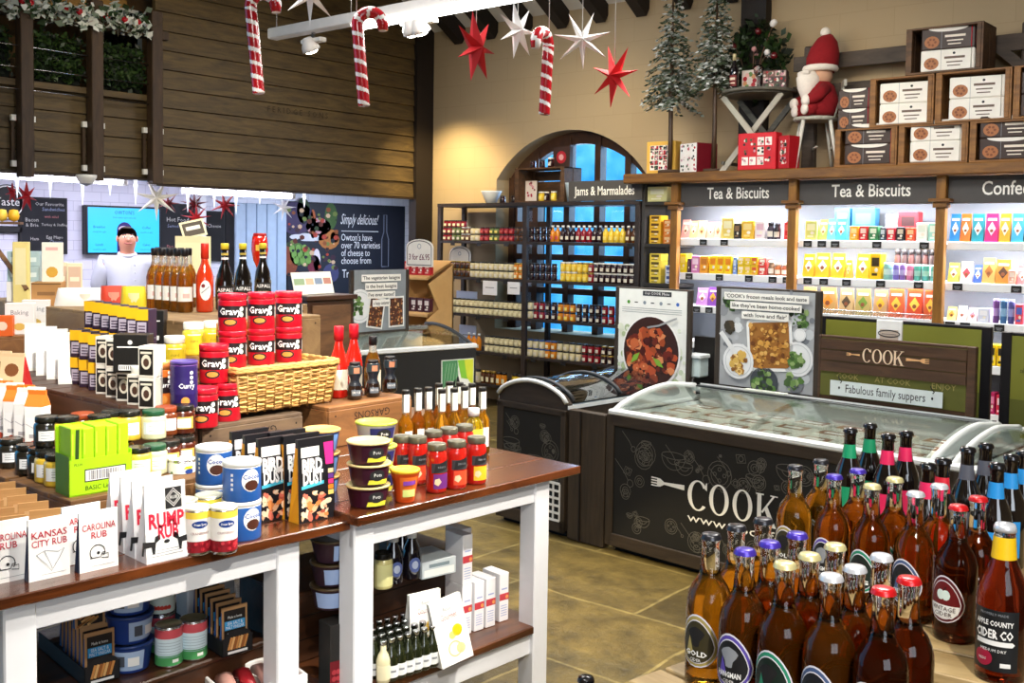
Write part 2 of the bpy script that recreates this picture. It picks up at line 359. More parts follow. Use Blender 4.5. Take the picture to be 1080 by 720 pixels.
for px in (541, 566, 599, 631, 663):
    x = aty(px, 200, Y0).x; mb.box(x-.035, Y0-.02, SILL, x+.035, Y1, arch(x)-.04, WOODW)
for z in (1.16, 1.5, 1.83, 2.16): mb.box(WX0+.05, Y0-.01, z-.03, WX1-.05, Y1, z+.03, WOODW)
mb.build('window_frame', wr)
mb = MB(); mb.prism([(x, z) for x, z in ring_o], clear('#eaf6ff', .0), (0, Y0+.05, 0), (1, 0, 0), (0, 0, 1), .004); mb.build('pane', wr)
# sloping ceiling with dark rafters, and the walls behind the camera
CEIL = C('#d9d4cc', .8, var=.04, scale=3)
mb = MB(); SL = .62
mb.add([(-8.2, YB, H_), (4.2, YB, H_), (4.2, 4, H_+SL*4.15), (-8.2, 4, H_+SL*4.15), (4.2, -3.2, H_+SL*4.15), (-8.2, -3.2, H_+SL*4.15)], [(0, 1, 2, 3), (3, 2, 4, 5)], CEIL); struct('ceiling', mb)
DARKB = C('#1d1511', .6)
mb = MB()
x = aty(487, 28, YB).x
for k in range(24): mb.bar((x+k*.46, YB, H_-.1), (x+k*.46, 4, H_-.1+SL*4.15), .11, .17, DARKB)
struct('ceiling_beams', mb)
mb = MB(); mb.box(4.0, -3.2, 0, 4.2, YB, 6.5, PLASTER); struct('wall_right', mb)
mb = MB(); mb.box(-8.2, -3.2, 0, 4.0, -3.0, 6.5, PLASTER); struct('wall_front', mb)
# timber cladding above the deli opening
XC = -8.16; BD = .163
CLAD = wood('#3a2c19', '#68542f', (3, 2, 14), .6, scale=1.6)
def boards(mb, y0, y1, z0, n, x=XC):
    for k in range(n):
        z = z0+k*BD
        mb.add([(x+.022, y0, z+.006), (x+.022, y1, z+.006), (x+.004, y1, z+BD), (x+.004, y0, z+BD), (x-.03, y0, z), (x-.03, y1, z), (x-.03, y1, z+BD), (x-.03, y0, z+BD)],
               [(0, 1, 2, 3), (4, 5, 1, 0), (3, 2, 6, 7), (1, 5, 6, 2), (4, 0, 3, 7)], CLAD)
ye = atx(163, 100, XC).y
mb = MB(); boards(mb, ye, YB, 2.105, 27)
mb.text('F E R I D G E   S O N S', .075, C('#3a2d1c', .8), (XC+.0245, 6.35, 2.86), (0, 1, 0), (0, 0, 1), res=1)
mb.box(XC-.05, 7.9, 0, XC+.06, YB, 4.3, DARKB); mb.box(XC-.05, ye, 2.09, XC+.03, YB, 2.105, wood('#2a1d12', '#3d2b1a', (3, 1, 3)))
struct('wall_left', mb)
zb = atx(60, 118, XC).z
mb = MB(); boards(mb, 2.2, ye, 2.15, 4, XC-.06)
mb.box(XC-.1, 2.2, 2.13, XC+.0, ye, 2.15, wood('#2a1d12', '#3d2b1a', (3, 1, 3))); mb.box(XC-.12, 2.2, 2.15+4*BD, XC+.0, ye, 2.15+4*BD+.05, CLAD); struct('wall_gallery', mb)
POSTW = wood('#2e2015', '#4f3a26', (8, 8, 1.2), .6)
gy = [atx(p, 100, XC).y for p in (23, 97, 160)]
for k, y in enumerate(gy):
    mb = MB(); mb.box(XC+.002, y-.05, 2.1, XC+.1, y+.05, 3.55, POSTW, .006)
    for dy in (-.075, .075):
        for z in (2.2, 2.55): mb.box(XC+.0, y+dy-.018, z-.02, XC+.03, y+dy+.018, z+.025, WHITE)
    mb.box(XC-.02, y-.085, 2.22, XC+.01, y-.062, 2.53, POSTW)
    single(mb, 'gallery_post', 'dark brown gallery post with white cable clips, %s' % ('farthest from the shiplap wall', 'standing between two hedge panels', 'at the edge of the shiplap wall')[k], 'post', (0, 0, 0), 0, 'gallery posts')
mb = MB(); mb.box(XC-.06, 2.2, 3.33, XC+.06, ye+.1, 3.4, POSTW); mb.box(XC-.9, 2.2, 3.62, XC-.8, ye+.2, 3.8, WOODY(3, 1, 3)); struct('trim_1', mb)
for k in range(3):
    mb = MB(); z = zb + .14 + k*.165; mb.tube([(XC+.04, 2.2, z), (XC+.04, ye, z)], .006, STEEL, 6)
    single(mb, 'steel_wire', '%s steel wire stretched across the gallery hedge' % ('lowest', 'middle', 'topmost')[k], 'wire', (0, 0, 0), 0, 'gallery wires')
def leaves(mb, n, fn, size, mats, rnd):
    for _ in range(n):
        p = Vector(fn()); a = Vector((rnd.uniform(-1, 1), rnd.uniform(-1, 1), rnd.uniform(-1, 1))).normalized(); b = a.orthogonal().normalized()
        b = (b*math.cos(q := rnd.uniform(0, 6.28)) + a.cross(b)*math.sin(q)); L = size*rnd.uniform(.6, 1.3)
        mb.add([p, p+a*L*.5+b*L*.3, p+a*L, p+a*L*.5-b*L*.3], [(0, 1, 2, 3)], rnd.choice(mats))
HG = [C('#1d2f14', .4, var=0), C('#2a401c', .4, var=0), C('#121d0e', .5, var=0), C('#3b5228', .4, var=0)]
for k, (a, b) in enumerate(((2.3, gy[0]-.06), (gy[0]+.06, gy[1]-.06), (gy[1]+.06, gy[2]-.06))):
    rr = random.Random(k); mb = MB(); mb.box(XC-.14, a, 2.87, XC-.08, b, 3.2, C('#0c120a', .9))
    leaves(mb, 1100, lambda: (XC-.08+rr.random()*.07, rr.uniform(a, b), rr.uniform(2.9, 3.24)), .05, HG, rr)
    single(mb, 'leaf_hedge_panel', 'dark green artificial hedge panel %s' % ('at the far left end of the gallery', 'between the first two gallery posts', 'beside the shiplap wall'
           )[k], 'hedge panel', (0, 0, 0), 0, 'gallery hedge panels')
rr = random.Random(5); mb = MB()
GA = [C('#e8ebe8', .6, var=0), C('#c9d2cb', .6, var=0), C('#29401f', .5, var=0), C('#7d8b7b', .6, var=0)]
leaves(mb, 1500, lambda: (XC+.08+rr.gauss(0, .06), rr.uniform(2.3, 4.72), 3.44+abs(rr.gauss(0, .06))-.12*abs(math.sin(3*rr.random()))), .075, GA, rr)
for k in range(9):
    y = rr.uniform(3.4, 4.7); mb.lathe([(.001, -.03), (.028, -.01), (.028, .01), (.001, .03)], C('#b31323', .2, coat=.5), 8, (XC+.14, y, 3.42))
single(mb, 'snowy_garland', 'snow-tipped fir garland with red baubles along the gallery top', 'garland', (0, 0, 0))
# gallery room behind the hedge: far timber wall and a small white-framed window
mb = MB(); mb.box(-10.8, 1.0, 2.4, -10.6, 8.2, 6.4, wood('#6b4f30', '#8d6a42', (3, 3, 3))); mb.box(-10.8, 1.8, 2.33, XC-.05, 10.3, 2.4, C('#e8e6ee', .6)); mb.box(-10.8, 1.0, 6.4, XC, 10.3, 6.5, C('#5a4630', .7)); mb.box(-10.8, 1.0, 2.4, XC-.2, 1.1, 6.4, C('#5a4630', .7)); mb.box(-10.8, 8.2, 2.4, XC-.05, 8.3, 6.4, C('#5a4630', .7)); struct('wall_gallery_far', mb)
mb = MB(); y = atx(127, 30, -8.9).y; z = atx(127, 32, -8.9).z
for a, b, c, d in ((-.2, -.2, -.17, .2), (.17, -.2, .2, .2), (-.2, .17, .2, .2), (-.2, -.2, .2, -.17)): mb.box(-8.92, y+a, z+b, -8.88, y+c, z+d, WHITE)
mb.box(-8.91, y-.17, z-.17, -8.9, y+.17, z+.17, C('#1a1512', .15)); tag(mb.build('window_2'), kind='structure')
# deli room behind the opening
TILE = block_mat('#dcdcec', '#e2e2f0', '#b9b9cc', .2, .1, .003, .25, 'YZ')
mb = MB(); mb.box(-10.5, 2.0, 0, -10.3, 10.2, 2.34, TILE); struct('wall_deli', mb)
mb = MB(); mb.box(-10.3, 10.0, 0, XC, 10.2, 2.34, C('#2a2422', .7)); struct('wall_deli_end', mb)
mb = MB(); mb.box(-10.3, 1.8, 0, XC, 2.0, 2.34, C('#e4e4ee', .6)); struct('wall_deli_side', mb)
XD = -10.28
def panel(name, p0, p1, frame, face, label, cat, deco, th=.03):
    a, b = atx(*p0, XD), atx(*p1, XD); y0, y1, z1, z0 = a.y, b.y, a.z, b.z
    mb = MB(); mb.box(XD-.016, y0, z0, XD+th, y1, z1, frame, .004); mb.quad((y0+.02, z0+.02), (y1-.02, z1-.02), face, (XD+th+.001, 0, 0)); deco(mb, y0, y1, z0, z1, XD+th+.002)
    return single(mb, name, label, cat, (0, 0, 0))
CHW = C('#b9b9b4', .8); CHR = C('#a86a6a', .8); CHB = C('#8e9ab8', .8)
def board_deco(lines):
    def f(mb, y0, y1, z0, z1, x):
        for t, u, v, s, m in lines: mb.text(t, s, m, (x, y0+(y1-y0)*u, z0+(z1-z0)*v), res=1)
    return f
panel('menu_chalkboard', (19, 207), (70, 268), INK, C('#1c1d22', .8), 'black menu chalkboard on the tiled wall left of the television', 'chalkboard',
      board_deco([('Our Favourite', .62, .88, .05, CHW), ('Sandwiches', .7, .79, .05, CHB), ('with salad', .66, .66, .035, CHR), ('Bacon', .25, .6, .055, CHW), ('& Brie', .25, .51, .05, CHW), ('Turkey & Stuffing', .72, .52, .038, CHW), ('Ham', .3, .27, .045, CHW), ('Egg Mayo', .72, .3, .045, CHW), ('Cheese', .75, .22, .045, CHB)]))
panel('menu_chalkboard', (165, 214), (206, 271), INK, C('#202126', .8), 'black menu chalkboard between the television and the white post', 'chalkboard',
      board_deco([('Hot Food', .5, .7, .07, CHW), ('Served Daily', .5, .58, .05, CHB), ('Pies', .3, .2, .05, CHR), ('Pasties', .7, .2, .05, CHW)]))
panel('menu_chalkboard', (212, 222), (236, 275), INK, C('#17181c', .8), 'narrow black board right of the white post in the deli', 'chalkboard', board_deco([('Cheese', .5, .7, .06, CHW)]))
def tv_deco(mb, y0, y1, z0, z1, x):
    P = C('#2c1d6b', .5); W_ = C('#0c3550', .5); c = y0+(y1-y0)*.5; h = z1-z0
    mb.text('OWTON\'S', .055, W_, (x, c, z1-h*.14), res=1, fit=.22); mb.text('Deli counter open every day', .022, W_, (x, c, z1-h*.24), res=1)
    mb.quad((c-.085, z0+.025), (c+.085, z0+h*.5), P, (x, 0, 0)); mb.disc(.085, P, (x, c, z0+h*.5), n=16, a0=0, a1=PI)
    mb.disc(.06, C('#c9b7c9', .5), (x+.001, c-.01, z0+h*.53), ry=.03)
    for yy, zz, t in ((-.28, .56, 'Breakfast'), (-.28, .2, 'Lunch'), (.25, .56, 'Coffee'), (.25, .2, 'Cakes')):
        mb.text(t, .035, W_, (x, c+yy, z0+h*zz)); mb.text('served from eight', .02, W_, (x, c+yy, z0+h*zz-.05), res=1)
panel('television', (87, 216), (166, 268), BLACK, C('#2fa6e0', .3, emit=.8, var=0), 'wall television with a blue menu screen behind the deli worker', 'television', tv_deco, .07)
def mural_deco(mb, y0, y1, z0, z1, x):
    W_ = C('#e6e6ea', .6); L_ = y1-y0; at_ = lambda px, py: (atx(px, py, x).y, atx(px, py, x).z)
    def T(t, px, py, s, fit): y, z = at_(px, py); mb.text(t, s, W_, (x, y, z), fit=fit, align='l')
    y, z = at_(360, 233); mb.T = Matrix.Translation((x, y, z)) @ Matrix.Rotation(0.0, 4, 'X'); mb.text('Simply delicious!', .19, W_, (0, 0, .02), (0, 1, 0), (0, .25, 1), fit=.62, align='l'); mb.T = None
    for k, (t, f) in enumerate((("Owton's have", .52), ('over 70 varieties', .66), ('of cheese to', .48), ('choose from', .5))): T(t, 360, 250.5+8.2*k, .125, f)
    T('Try', 361, 289, .15, .16)
    y, z = at_(360, 243.5); mb.quad((y, z-.004), (y+.63, z+.004), W_, (x, 0, 0))
    # bottle outline and the food picture on the left
    y, z = at_(406, 281); BL = C('#6f7488', .6)
    mb.stroke([(y-.06, z), (y-.06, z+.36), (y-.025, z+.46), (y-.025, z+.68), (y+.025, z+.68), (y+.025, z+.46), (y+.06, z+.36), (y+.06, z), (y-.06, z)], .016, BL, (x, 0, 0))
    def blob(px, py, rx, ry, col, e=.0): a, b = at_(px, py); mb.disc(rx, C(col, .6), (x+.0005+e, a, b), n=14, ry=ry)
    for b in ((312, 230, .28, .2, '#3a2c52'), (320, 222, .1, .16, '#27401f'), (330, 236, .05, .18, '#a8542c'), (336, 239, .2, .11, '#b98a94'), (338, 239, .13, .06, '#7d4a5c'), (349, 228, .1, .17, '#3d5a2a'), (347, 252, .17, .13, '#a86a34'), (353, 250, .07, .07, '#c98a44'),
              (314, 268, .12, .14, '#4a6b34'), (322, 270, .1, .13, '#5f8040'), (306, 274, .12, .2, '#7a3a22'), (334, 274, .06, .14, '#d0c9d6'), (331, 279, .1, .12, '#6b2238'), (349, 288, .13, .12, '#40406b'), (340, 297, .14, .08, '#8a7a5c'), (326, 250, .3, .05, '#c9ccd8')): blob(*b)
    rr = random.Random(8)
    for k in range(110):
        a, b = at_(rr.uniform(304, 355), rr.uniform(220, 305)); s = rr.uniform(.012, .045); q = rr.uniform(0, 3); mb.poly([(a+s*math.cos(q+i), b+s*.8*math.sin(q+i)) for i in (0, 1.1, 2.2, 3.2, 4.2, 5.3)], C(rr.choice(('#2a3a1c', '#5a2418', '#8a4a24', '#c8a888', '#3a2030', '#6a7a3a', '#1c1a24', '#a03a2a', '#20222e')), .6, var=0), (x+.0008+.00001*k, 0, 0))
    for k in range(9): blob(308+k*2.2, 262+(k % 3)*6, .04, .05, '#6f9a4a', .0006)
panel('cheese_mural', (302, 212), (425, 309), C('#1a1b26', .6), C('#1b1d2b', .55), 'dark deli mural with white cheese lettering and a food picture', 'sign', mural_deco)
mb = MB(); a, b = atx(246, 212, XD).y, atx(300, 212, XD).y
mb.box(XD, a, .2, XD+.05, b, 2.05, C('#a9bdd6', .35), .01)
for k in range(1, 5): mb.box(XD+.05, a+(b-a)*k/5-.006, .2, XD+.06, a+(b-a)*k/5+.006, 2.05, C('#8ca2c0', .4))
single(mb, 'strip_curtain', 'pale blue strip curtain between the deli doorway and the dark mural', 'curtain', (0, 0, 0))
mb = MB(); a, b = atx(237, 212, XD).y, atx(246, 212, XD).y; mb.box(XD-.01, a, 0, XD+.02, b, 2.05, C('#121014', .8)); tag(mb.build('doorway_dark'), kind='structure')  # flat black sheet stands in for the darkness of the open doorway
mb = MB(); a, b = atx(205, 212, XD).y, atx(211, 212, XD).y; mb.box(XD, a, 0, XD+.12, b, 2.3, C('#f0f0f6', .5)); struct('trim_2', mb)
# round logo plaque at the left end of the tiles
mb = MB(); p = atx(6, 213, XD); mb.disc(.17, INK, (XD+.03, p.y, p.z), n=28); mb.ring(.16, .012, WHITE, (XD+.031, p.y, p.z)); mb.text('Taste', .11, WHITE, (XD+.032, p.y, p.z)); mb.box(XD, p.y-.17, p.z-.3, XD+.03, p.y+.2, p.z-.23, INK, .01); mb.lathe([(.17, 0), (.17, .03)], INK, 24)
mb.v = mb.v[:-48]; mb.f = mb.f[:-26]; mb.m = mb.m[:-26]; mb.sm = mb.sm[:-26]
single(mb, 'round_plaque', 'round black plaque with white script at the left end of the tiled wall', 'plaque', (0, 0, 0))
# the tube lights of the deli, the lamps' own light comes from the two deli area lights
for k, (a, b) in enumerate((((-12, 189), (131, 191)), ((195, 198), (308, 206)))):
    y0, y1 = atx(*a, -8.75).y, atx(*b, -8.75).y; z = atx(*b, -8.75).z
    t = thing('tube_light', ('long fluorescent tube above the television side of the deli', 'fluorescent tube above the strip curtain side of the deli')[k], 'tube light', (-8.75, y0, z), 0, 'deli tube lights')
    L_ = y1-y0
    mb = MB(); mb.T = Matrix.Rotation(-PI/2, 4, 'X'); mb.cyl(0, 0, .03, L_-.03, .035, C('#f3f1ff', .4, emit=9, var=0), 12); mb.T = None; mb.build('tube', t)
    mb = MB(); mb.box(-.05, 0, .035, .05, L_, .075, WHITE, .008); mb.build('batten', t); mb = MB(); mb.box(-.02, L_/2-.02, .075, .02, L_/2+.02, 2.328-z, WHITE); mb.build('hanger', t)
    mb = MB(); mb.box(-.04, -.02, -.04, .04, .03, .05, WHITE, .01); mb.build('end_cap', t)
    mb = MB(); mb.box(-.04, L_-.03, -.04, .04, L_+.02, .05, WHITE, .01); mb.build('end_cap', t)
mb = MB(); p = atx(91, 187, -8.1); mb.lathe([(.001, -.07), (.05, -.05), (.075, -.01), (.08, 0), (.08, .02)], [C('#55545a', .3), WHITE, WHITE, WHITE], 18)
single(mb, 'ceiling_dome', 'small white dome fitting under the gallery boards', 'fitting', p)
# deli counter
mb = MB(); mb.box(-8.82, 3.2, 0, -8.3, 7.6, 1.0, C('#e6e4e8', .4), .01); mb.box(-8.84, 3.18, 1.0, -8.26, 7.62, 1.05, C('#cfcfd4', .25), .006)
single(mb, 'deli_counter', 'white deli serving counter in front of the tiled wall', 'counter', (0, 0, 0))
# ------------------------------------------------------------------ chest freezers
FD = Vector((.585, -.044, 0)).normalized(); FN = Vector((-FD.y, FD.x, 0)); FP = Vector((-3.216, 4.602, 0)); FRZ = math.atan2(FD.y, FD.x)
def onF(px, py, depth=0.):
    d = ray(px, py); p = FP + FN*depth; q = CAM + d*((p-CAM).dot(FN)/d.dot(FN)); return (q-FP).dot(FD), q.z
FW = wood('#2b2118', '#44372a', (1.2, 8, 8), .55); FWV = wood('#2e2419', '#493b2b', (9, 9, 1.0), .55)
CHALK = C('#1b1916', .75); DOOD = C('#635f57', .8, var=0); RIM = C('#e9ecea', .3); DGREY = C('#3b3d40', .4)
LGL = clear('#fbfffd', .04)
def doodles(mb, x0, z0, x1, z1, o, n, rr, wd=.0035, keep=None):
    for k in range(n):
        x, z = rr.uniform(x0+.05, x1-.05), rr.uniform(z0+.05, z1-.05)
        if keep and keep(x, z): continue
        s = rr.uniform(.02, .075); kind = rr.randrange(5); P = lambda r, a0=0, a1=6.3, ry=1., dx=0, dz=0: mb.stroke([(x+dx+r*math.cos(a0+(a1-a0)*i/14), z+dz+ry*r*math.sin(a0+(a1-a0)*i/14)) for i in range(15)], wd, DOOD, o, (1, 0, 0))
        if kind == 0: P(s); P(s*.72); [P(s*.13, dx=s*.4*math.cos(q), dz=s*.4*math.sin(q)) for q in (0, 1.6, 3.1, 4.7)]
        elif kind == 1: P(s*.5); P(s*.28); P(s*.12, 0, 4)
        elif kind == 2: P(s, PI, 2*PI); P(s, 0, 6.3, .25); P(s*.6, 3.5, 6, 1.)
        elif kind == 3: mb.stroke([(x-s, z+s), (x, z), (x+s*.4, z-s*.6)], wd, DOOD, o, (1, 0, 0)); P(s*.3, dx=s*.6, dz=-s*.8)
        else:
            a = rr.uniform(0, 3); q = [(x+s*.5*math.cos(a+i*PI/2), z+s*.4*math.sin(a+i*PI/2)) for i in (0, 1, 2, 3, 0)]; mb.stroke(q, wd, DOOD, o, (1, 0, 0)); P(s*.2)
def cook_logo(mb, o, u, v, h, m, fork=True, place=None):
    """condensed roman capitals C O O K built as outlines; place gives the left edge and width of each letter"""
    o, u, v = Vector(o), Vector(u), Vector(v)
    for i, (cx, wdt) in enumerate(place):
        c = o + u*cx; r = wdt/2; t = wdt*.2
        if i == 0:
            mb.ring(r, t, m, c, u, v, 30, h/2, h*.05, .62, 2*PI-.7); mb.poly([(r*.62, h*.26), (r*.86, h*.20), (r*.86, h*.47), (r*.74, h*.44)], m, c, u, v)
        elif i < 3: mb.ring(r, t, m, c, u, v, 32, h/2, h*.05)
        else:
            q = lambda a, b: mb.quad(a, b, m, c, u, v)
            q((-r, -h/2), (-r*.0-r*.55, h/2)); q((-r*1.15, -h/2), (-r*.3, -h/2+h*.04)); q((-r*1.15, h/2-h*.04), (-r*.3, h/2))
            mb.poly([(-r*.55, -h*.06), (r*.72, h/2), (r*.95, h/2), (-r*.4, -h*.1)], m, c, u, v)
            mb.poly([(-r*.25, h*.06), (r*.55, -h/2), (r*1.1, -h/2), (r*.1, h*.14)], m, c, u, v)
            q((r*.4, h/2-h*.035), (r*1.2, h/2)); q((r*.35, -h/2), (r*1.25, -h/2+h*.035))
def fork_shape(mb, o, u, v, L, m):
    mb.poly([(0, .016*L*4), (-.62*L, .03*L), (-.62*L, -.03*L), (0, -.016*L*4)], m, o, u, v)
    mb.poly([(-.6*L, .028*L), (-.72*L, .1*L), (-.82*L, .11*L), (-.82*L, -.11*L), (-.72*L, -.1*L), (-.6*L, -.028*L)], m, o, u, v)
    for k in range(4): z = -.095*L + k*.0633*L; mb.quad((-L, z-.016*L), (-.82*L, z+.016*L), m, o, u, v)
FL = 1.76; FDEP = .84
def lid_prof(k=14):
    return [(.03+.74*t, .765 + .097*math.sin(min(1, t*1.5)*PI/2)**.8 - .03*max(0, t-.66)/.34) for t in [i/k for i in range(k+1)]]
def sheet(mb, prof, x0, x1, th, m, smooth=True):
    n = len(prof); V = []
    for x in (x0, x1):
        for dz in (0, -th): V += [(x, y, z+dz) for y, z in prof]
    Fs = []
    for i in range(n-1): Fs += [(i, i+1, 2*n+i+1, 2*n+i)[::-1], (n+i, n+i+1, 3*n+i+1, 3*n+i)]
    mb.add(V, Fs, m, smooth)
    for b in (0, 2*n): mb.add(V, [(b+i, b+n+i, b+n+i+1, b+i+1) if b == 0 else (b+i, b+i+1, b+n+i+1, b+n+i) for i in range(n-1)], m)
    for i in (0, n-1): mb.add(V, [(i, n+i, 3*n+i, 2*n+i) if i == 0 else (i, 2*n+i, 3*n+i, n+i)], m)
def chest_freezer(label):
    t = thing('chest_freezer', label, 'freezer', FP, FRZ, 'chest freezers')
    mb = MB(); mb.box(.0, .02, .06, FL, FDEP, .5, FW); mb.box(0, .02, .5, .05, FDEP, .74, FW); mb.box(FL-.05, .02, .5, FL, FDEP, .74, FW); mb.box(.05, .02, .5, FL-.05, .06, .74, FW); mb.box(.05, FDEP-.06, .5, FL-.05, FDEP, .8, FW); mb.build('cabinet', t)
    mb = MB(); mb.box(0, 0, .685, FL, .03, .745, FW, .004); mb.box(0, 0, .03, FL, .03, .1, FW, .004); mb.box(FL-.06, 0, .03, FL, .03, .745, FWV, .004); mb.box(-.02, 0, .03, .03, .03, .745, FWV, .004); mb.build('front_frame', t)
    mb = MB(); mb.box(.02, .05, 0, FL-.02, FDEP-.05, .06, C('#0d0d0d', .7)); mb.build('plinth', t)
    mb = MB(); mb.box(.05, .06, .5, FL-.05, FDEP-.06, .705, C('#f4f6f2', .4)); mb.box(.052, .062, .5, .056, FDEP-.062, .75, RIM); mb.box(FL-.056, .062, .5, FL-.052, FDEP-.062, .75, RIM); mb.box(.05, .062, .5, FL-.05, .066, .75, RIM); mb.box(.05, FDEP-.066, .5, FL-.05, FDEP-.062, .85, RIM); mb.build('liner', t)
    mb = MB(); o = (0, .008, 0); mb.box(.03, .01, .1, FL-.06, .028, .685, CHALK)
    rr = random.Random(11); keep = lambda x, z: .22 < x < 1.25 and .22 < z < .5
    doodles(mb, .04, .1, FL-.07, .68, o, 125, rr, keep=keep)
    S = [onF(p, 520)[0] for p in (724, 747, 768.5, 771.7, 793.5, 797, 819)]
    zc = .405; W_ = C('#f6f5f0', .6, var=0); o2 = (0, .006, zc)
    cook_logo(mb, o2, (1, 0, 0), (0, 0, 1), .155, W_, place=[((S[0]+S[1])/2, S[1]-S[0]-.006), ((S[1]+S[2])/2, S[2]-S[1]-.004), ((S[3]+S[4])/2, S[4]-S[3]-.004), ((S[5]+S[6])/2, S[6]-S[5]-.012)])
    a = onF(686, 512); b = onF(721, 517); fork_shape(mb, (b[0], .006, .43), (1, 0, 0), (0, 0, 1), b[0]-a[0], W_)
    a = onF(724, 545)[0]; mb.text('www.cookfood.net', .062, W_, (a, .006, .285), (1, 0, 0), (0, 0, 1), fit=.83, align='l'); mb.build('front_panel', t)
    mb = MB(); mb.box(-.01, -.005, .742, FL+.01, .05, .772, RIM, .008); mb.box(-.01, .04, .75, .04, FDEP, .772, RIM, .006); mb.box(FL-.04, .04, .75, FL+.01, FDEP, .772, RIM, .006); mb.box(0, FDEP-.07, .805, FL, FDEP, .828, RIM, .008)
    for x in (.0, FL-.03):
        P = lid_prof(); mb.tube([(x+.015, y, z) for y, z in P], .016, RIM, 8)
        mb.prism([(y, z-.006) for y, z in P] + [(P[-1][0], .77), (.05, .77)], C('#cfd6d3', .3) , (x+.02, 0, 0), (0, 1, 0), (0, 0, 1), .008)
    mb.build('rim', t)
    mb = MB(); sheet(mb, lid_prof(), .04, FL/2-.005, .005, LGL); mb.build('glass_lid', t)
    mb = MB(); sheet(mb, [(y, z+.008) for y, z in lid_prof()], FL/2-.04, FL-.05, .005, LGL); mb.build('glass_lid', t)
    mb = MB(); mb.box(.05, .73, .834, FL-.05, FDEP-.005, .842, C('#2c2e2f', .35)); mb.text('Meals Prepared: Roast for Four or More', .04, WHITE, (.75, .78, .8428), (1, 0, 0), (0, 1, 0), res=1, fit=.75)
    mb.build('back_ledge', t)
    mb = MB(); mb.T = Matrix.Translation((.35, .76, .8425)); mb.box(0, 0, 0, .26, .045, .008, C('#dfe3d6', .5)); mb.text('frozen meals', .025, INK, (.13, .022, .0085), (1, 0, 0), (0, 1, 0)); mb.T = None; mb.build('ticket_strip', t)
    return t
f1 = chest_freezer('long brown chest freezer with white fork and lettering and curved glass lid')
f1.location = FP
f2 = dup(f1); f2.location = FP + FD*(FL+.06); f2['label'] = 'curved glass chest freezer behind the dark cider bottles at right'
# frozen packs inside the first freezer
pk = None
mb = MB(); mb.box(-.09, -.06, 0, .09, .06, .04, C('#efece2', .5), .004); mb.quad((-.08, -.05), (.08, .05), C('#8a5a34', .6), (0, 0, .0405), (1, 0, 0), (0, 1, 0)); mb.quad((-.05, -.02), (.05, .02), WHITE, (0, 0, .041), (1, 0, 0), (0, 1, 0))
pk = Kind(single(mb, 'frozen_meal', '-', 'frozen meal', (0, 0, 0)))
n = 0
for i in range(7):
    for j in range(3):
        p = FP + FD*(.2+.225*i) + FN*(.2+.2*j); p.z = .7055
        pk.put(p, FRZ, 'boxed frozen meal under the lettered freezer lid, %s row from front, %s from left' % (ORD[j], ORD[i]), 'frozen meals in the freezer'); n += 1
# the freezer seen end-on, with an arched end panel
A0, A1 = -.845, -.30
def arcz(s): u = (s-A0)/(A1-A0); return .758 + .1*math.sin(PI*min(1, max(0, u)))**.62
t = thing('chest_freezer', 'brown chest freezer seen end-on with arched end panel and white vent', 'freezer', FP, FRZ, 'chest freezers')
top = [(A0+(A1-A0)*k/16, arcz(A0+(A1-A0)*k/16)) for k in range(17)]
mb = MB(); mb.prism([(A0, .04)] + top + [(A1, .04)], FW, (0, -.001, 0), (1, 0, 0), (0, 0, 1), .04); mb.box(A0, .04, .04, A1, 1.75, .5, FW)
mb.box(A0, .04, .5, A0+.05, 1.75, .73, FW); mb.box(A1-.05, .04, .5, A1, 1.75, .73, FW); mb.prism([(A0, .04)] + top + [(A1, .04)], FW, (0, 1.71, 0), (1, 0, 0), (0, 0, 1), .04); mb.build('cabinet', t)
mb = MB(); z1 = .69
mb.box(A0+.05, -.012, .1, A1-.03, -.001, z1, CHALK); doodles(mb, A0+.05, .12, A1-.03, z1, (0, -.0135, 0), 48, random.Random(4))
mb.build('end_panel', t)
mb = MB()
for a, b, c, d in ((A0, .03, A1, .1), (A0, z1, A1, z1+.035)): mb.box(a, -.02, b, c, 0, d, FW, .003)
for a, c in ((A0, A0+.05), (A1-.035, A1)): mb.box(a, -.02, .03, c, 0, z1+.03, FWV, .003)
mb.build('end_frame', t)
mb = MB(); mb.tube([(s, -.01, z+.008) for s, z in top], .013, RIM, 8); mb.tube([(s, 1.72, z+.008) for s, z in top], .013, RIM, 8); mb.box(A0-.005, 0, .73, A0+.02, 1.75, .75, RIM); mb.box(A1-.02, 0, .73, A1+.005, 1.75, .75, RIM); mb.build('rim', t)
mb = MB(); S0, Z0 = onF(575, 544); S1, Z1 = onF(593, 510)
mb.box(S0-.07, -.018, Z0, S1, -.012, Z1, C('#111111', .7))
for k in range(6): z = Z0+(Z1-Z0)*k/5; mb.box(S0-.07, -.026, z-.006, S1, -.014, z+.006, WHITE)
for k in range(5): x = S0-.07+(S1-S0+.07)*k/4; mb.box(x-.005, -.024, Z0, x+.005, -.014, Z1, WHITE)
mb.build('vent', t)
P2 = [(s, z+.012) for s, z in top]
def sheet2(mb, y0, y1, m):
    n = len(P2); V = [(s, y, z) for y in (y0, y1) for s, z in P2] + [(s, y, z-.005) for y in (y0, y1) for s, z in P2]
    mb.add(V, [(i, i+1, n+i+1, n+i) for i in range(n-1)] + [(2*n+i, 3*n+i, 3*n+i+1, 2*n+i+1) for i in range(n-1)], m, True)
for k in range(2): mb = MB(); sheet2(mb, .06+.84*k, .88+.83*k, clear('#c9d6e0', .34)); mb.build('glass_lid', t)
for y in (.05, .47, .89, 1.3, 1.7): mb = MB(); mb.tube([(s, y, z+.006) for s, z in P2], .011, DGREY, 6); mb.build('lid_rib', t)
mb = MB(); mb.box(A0+.05, .05, .5, A1-.05, 1.7, .64, C('#cfd6da', .4)); mb.build('liner', t)
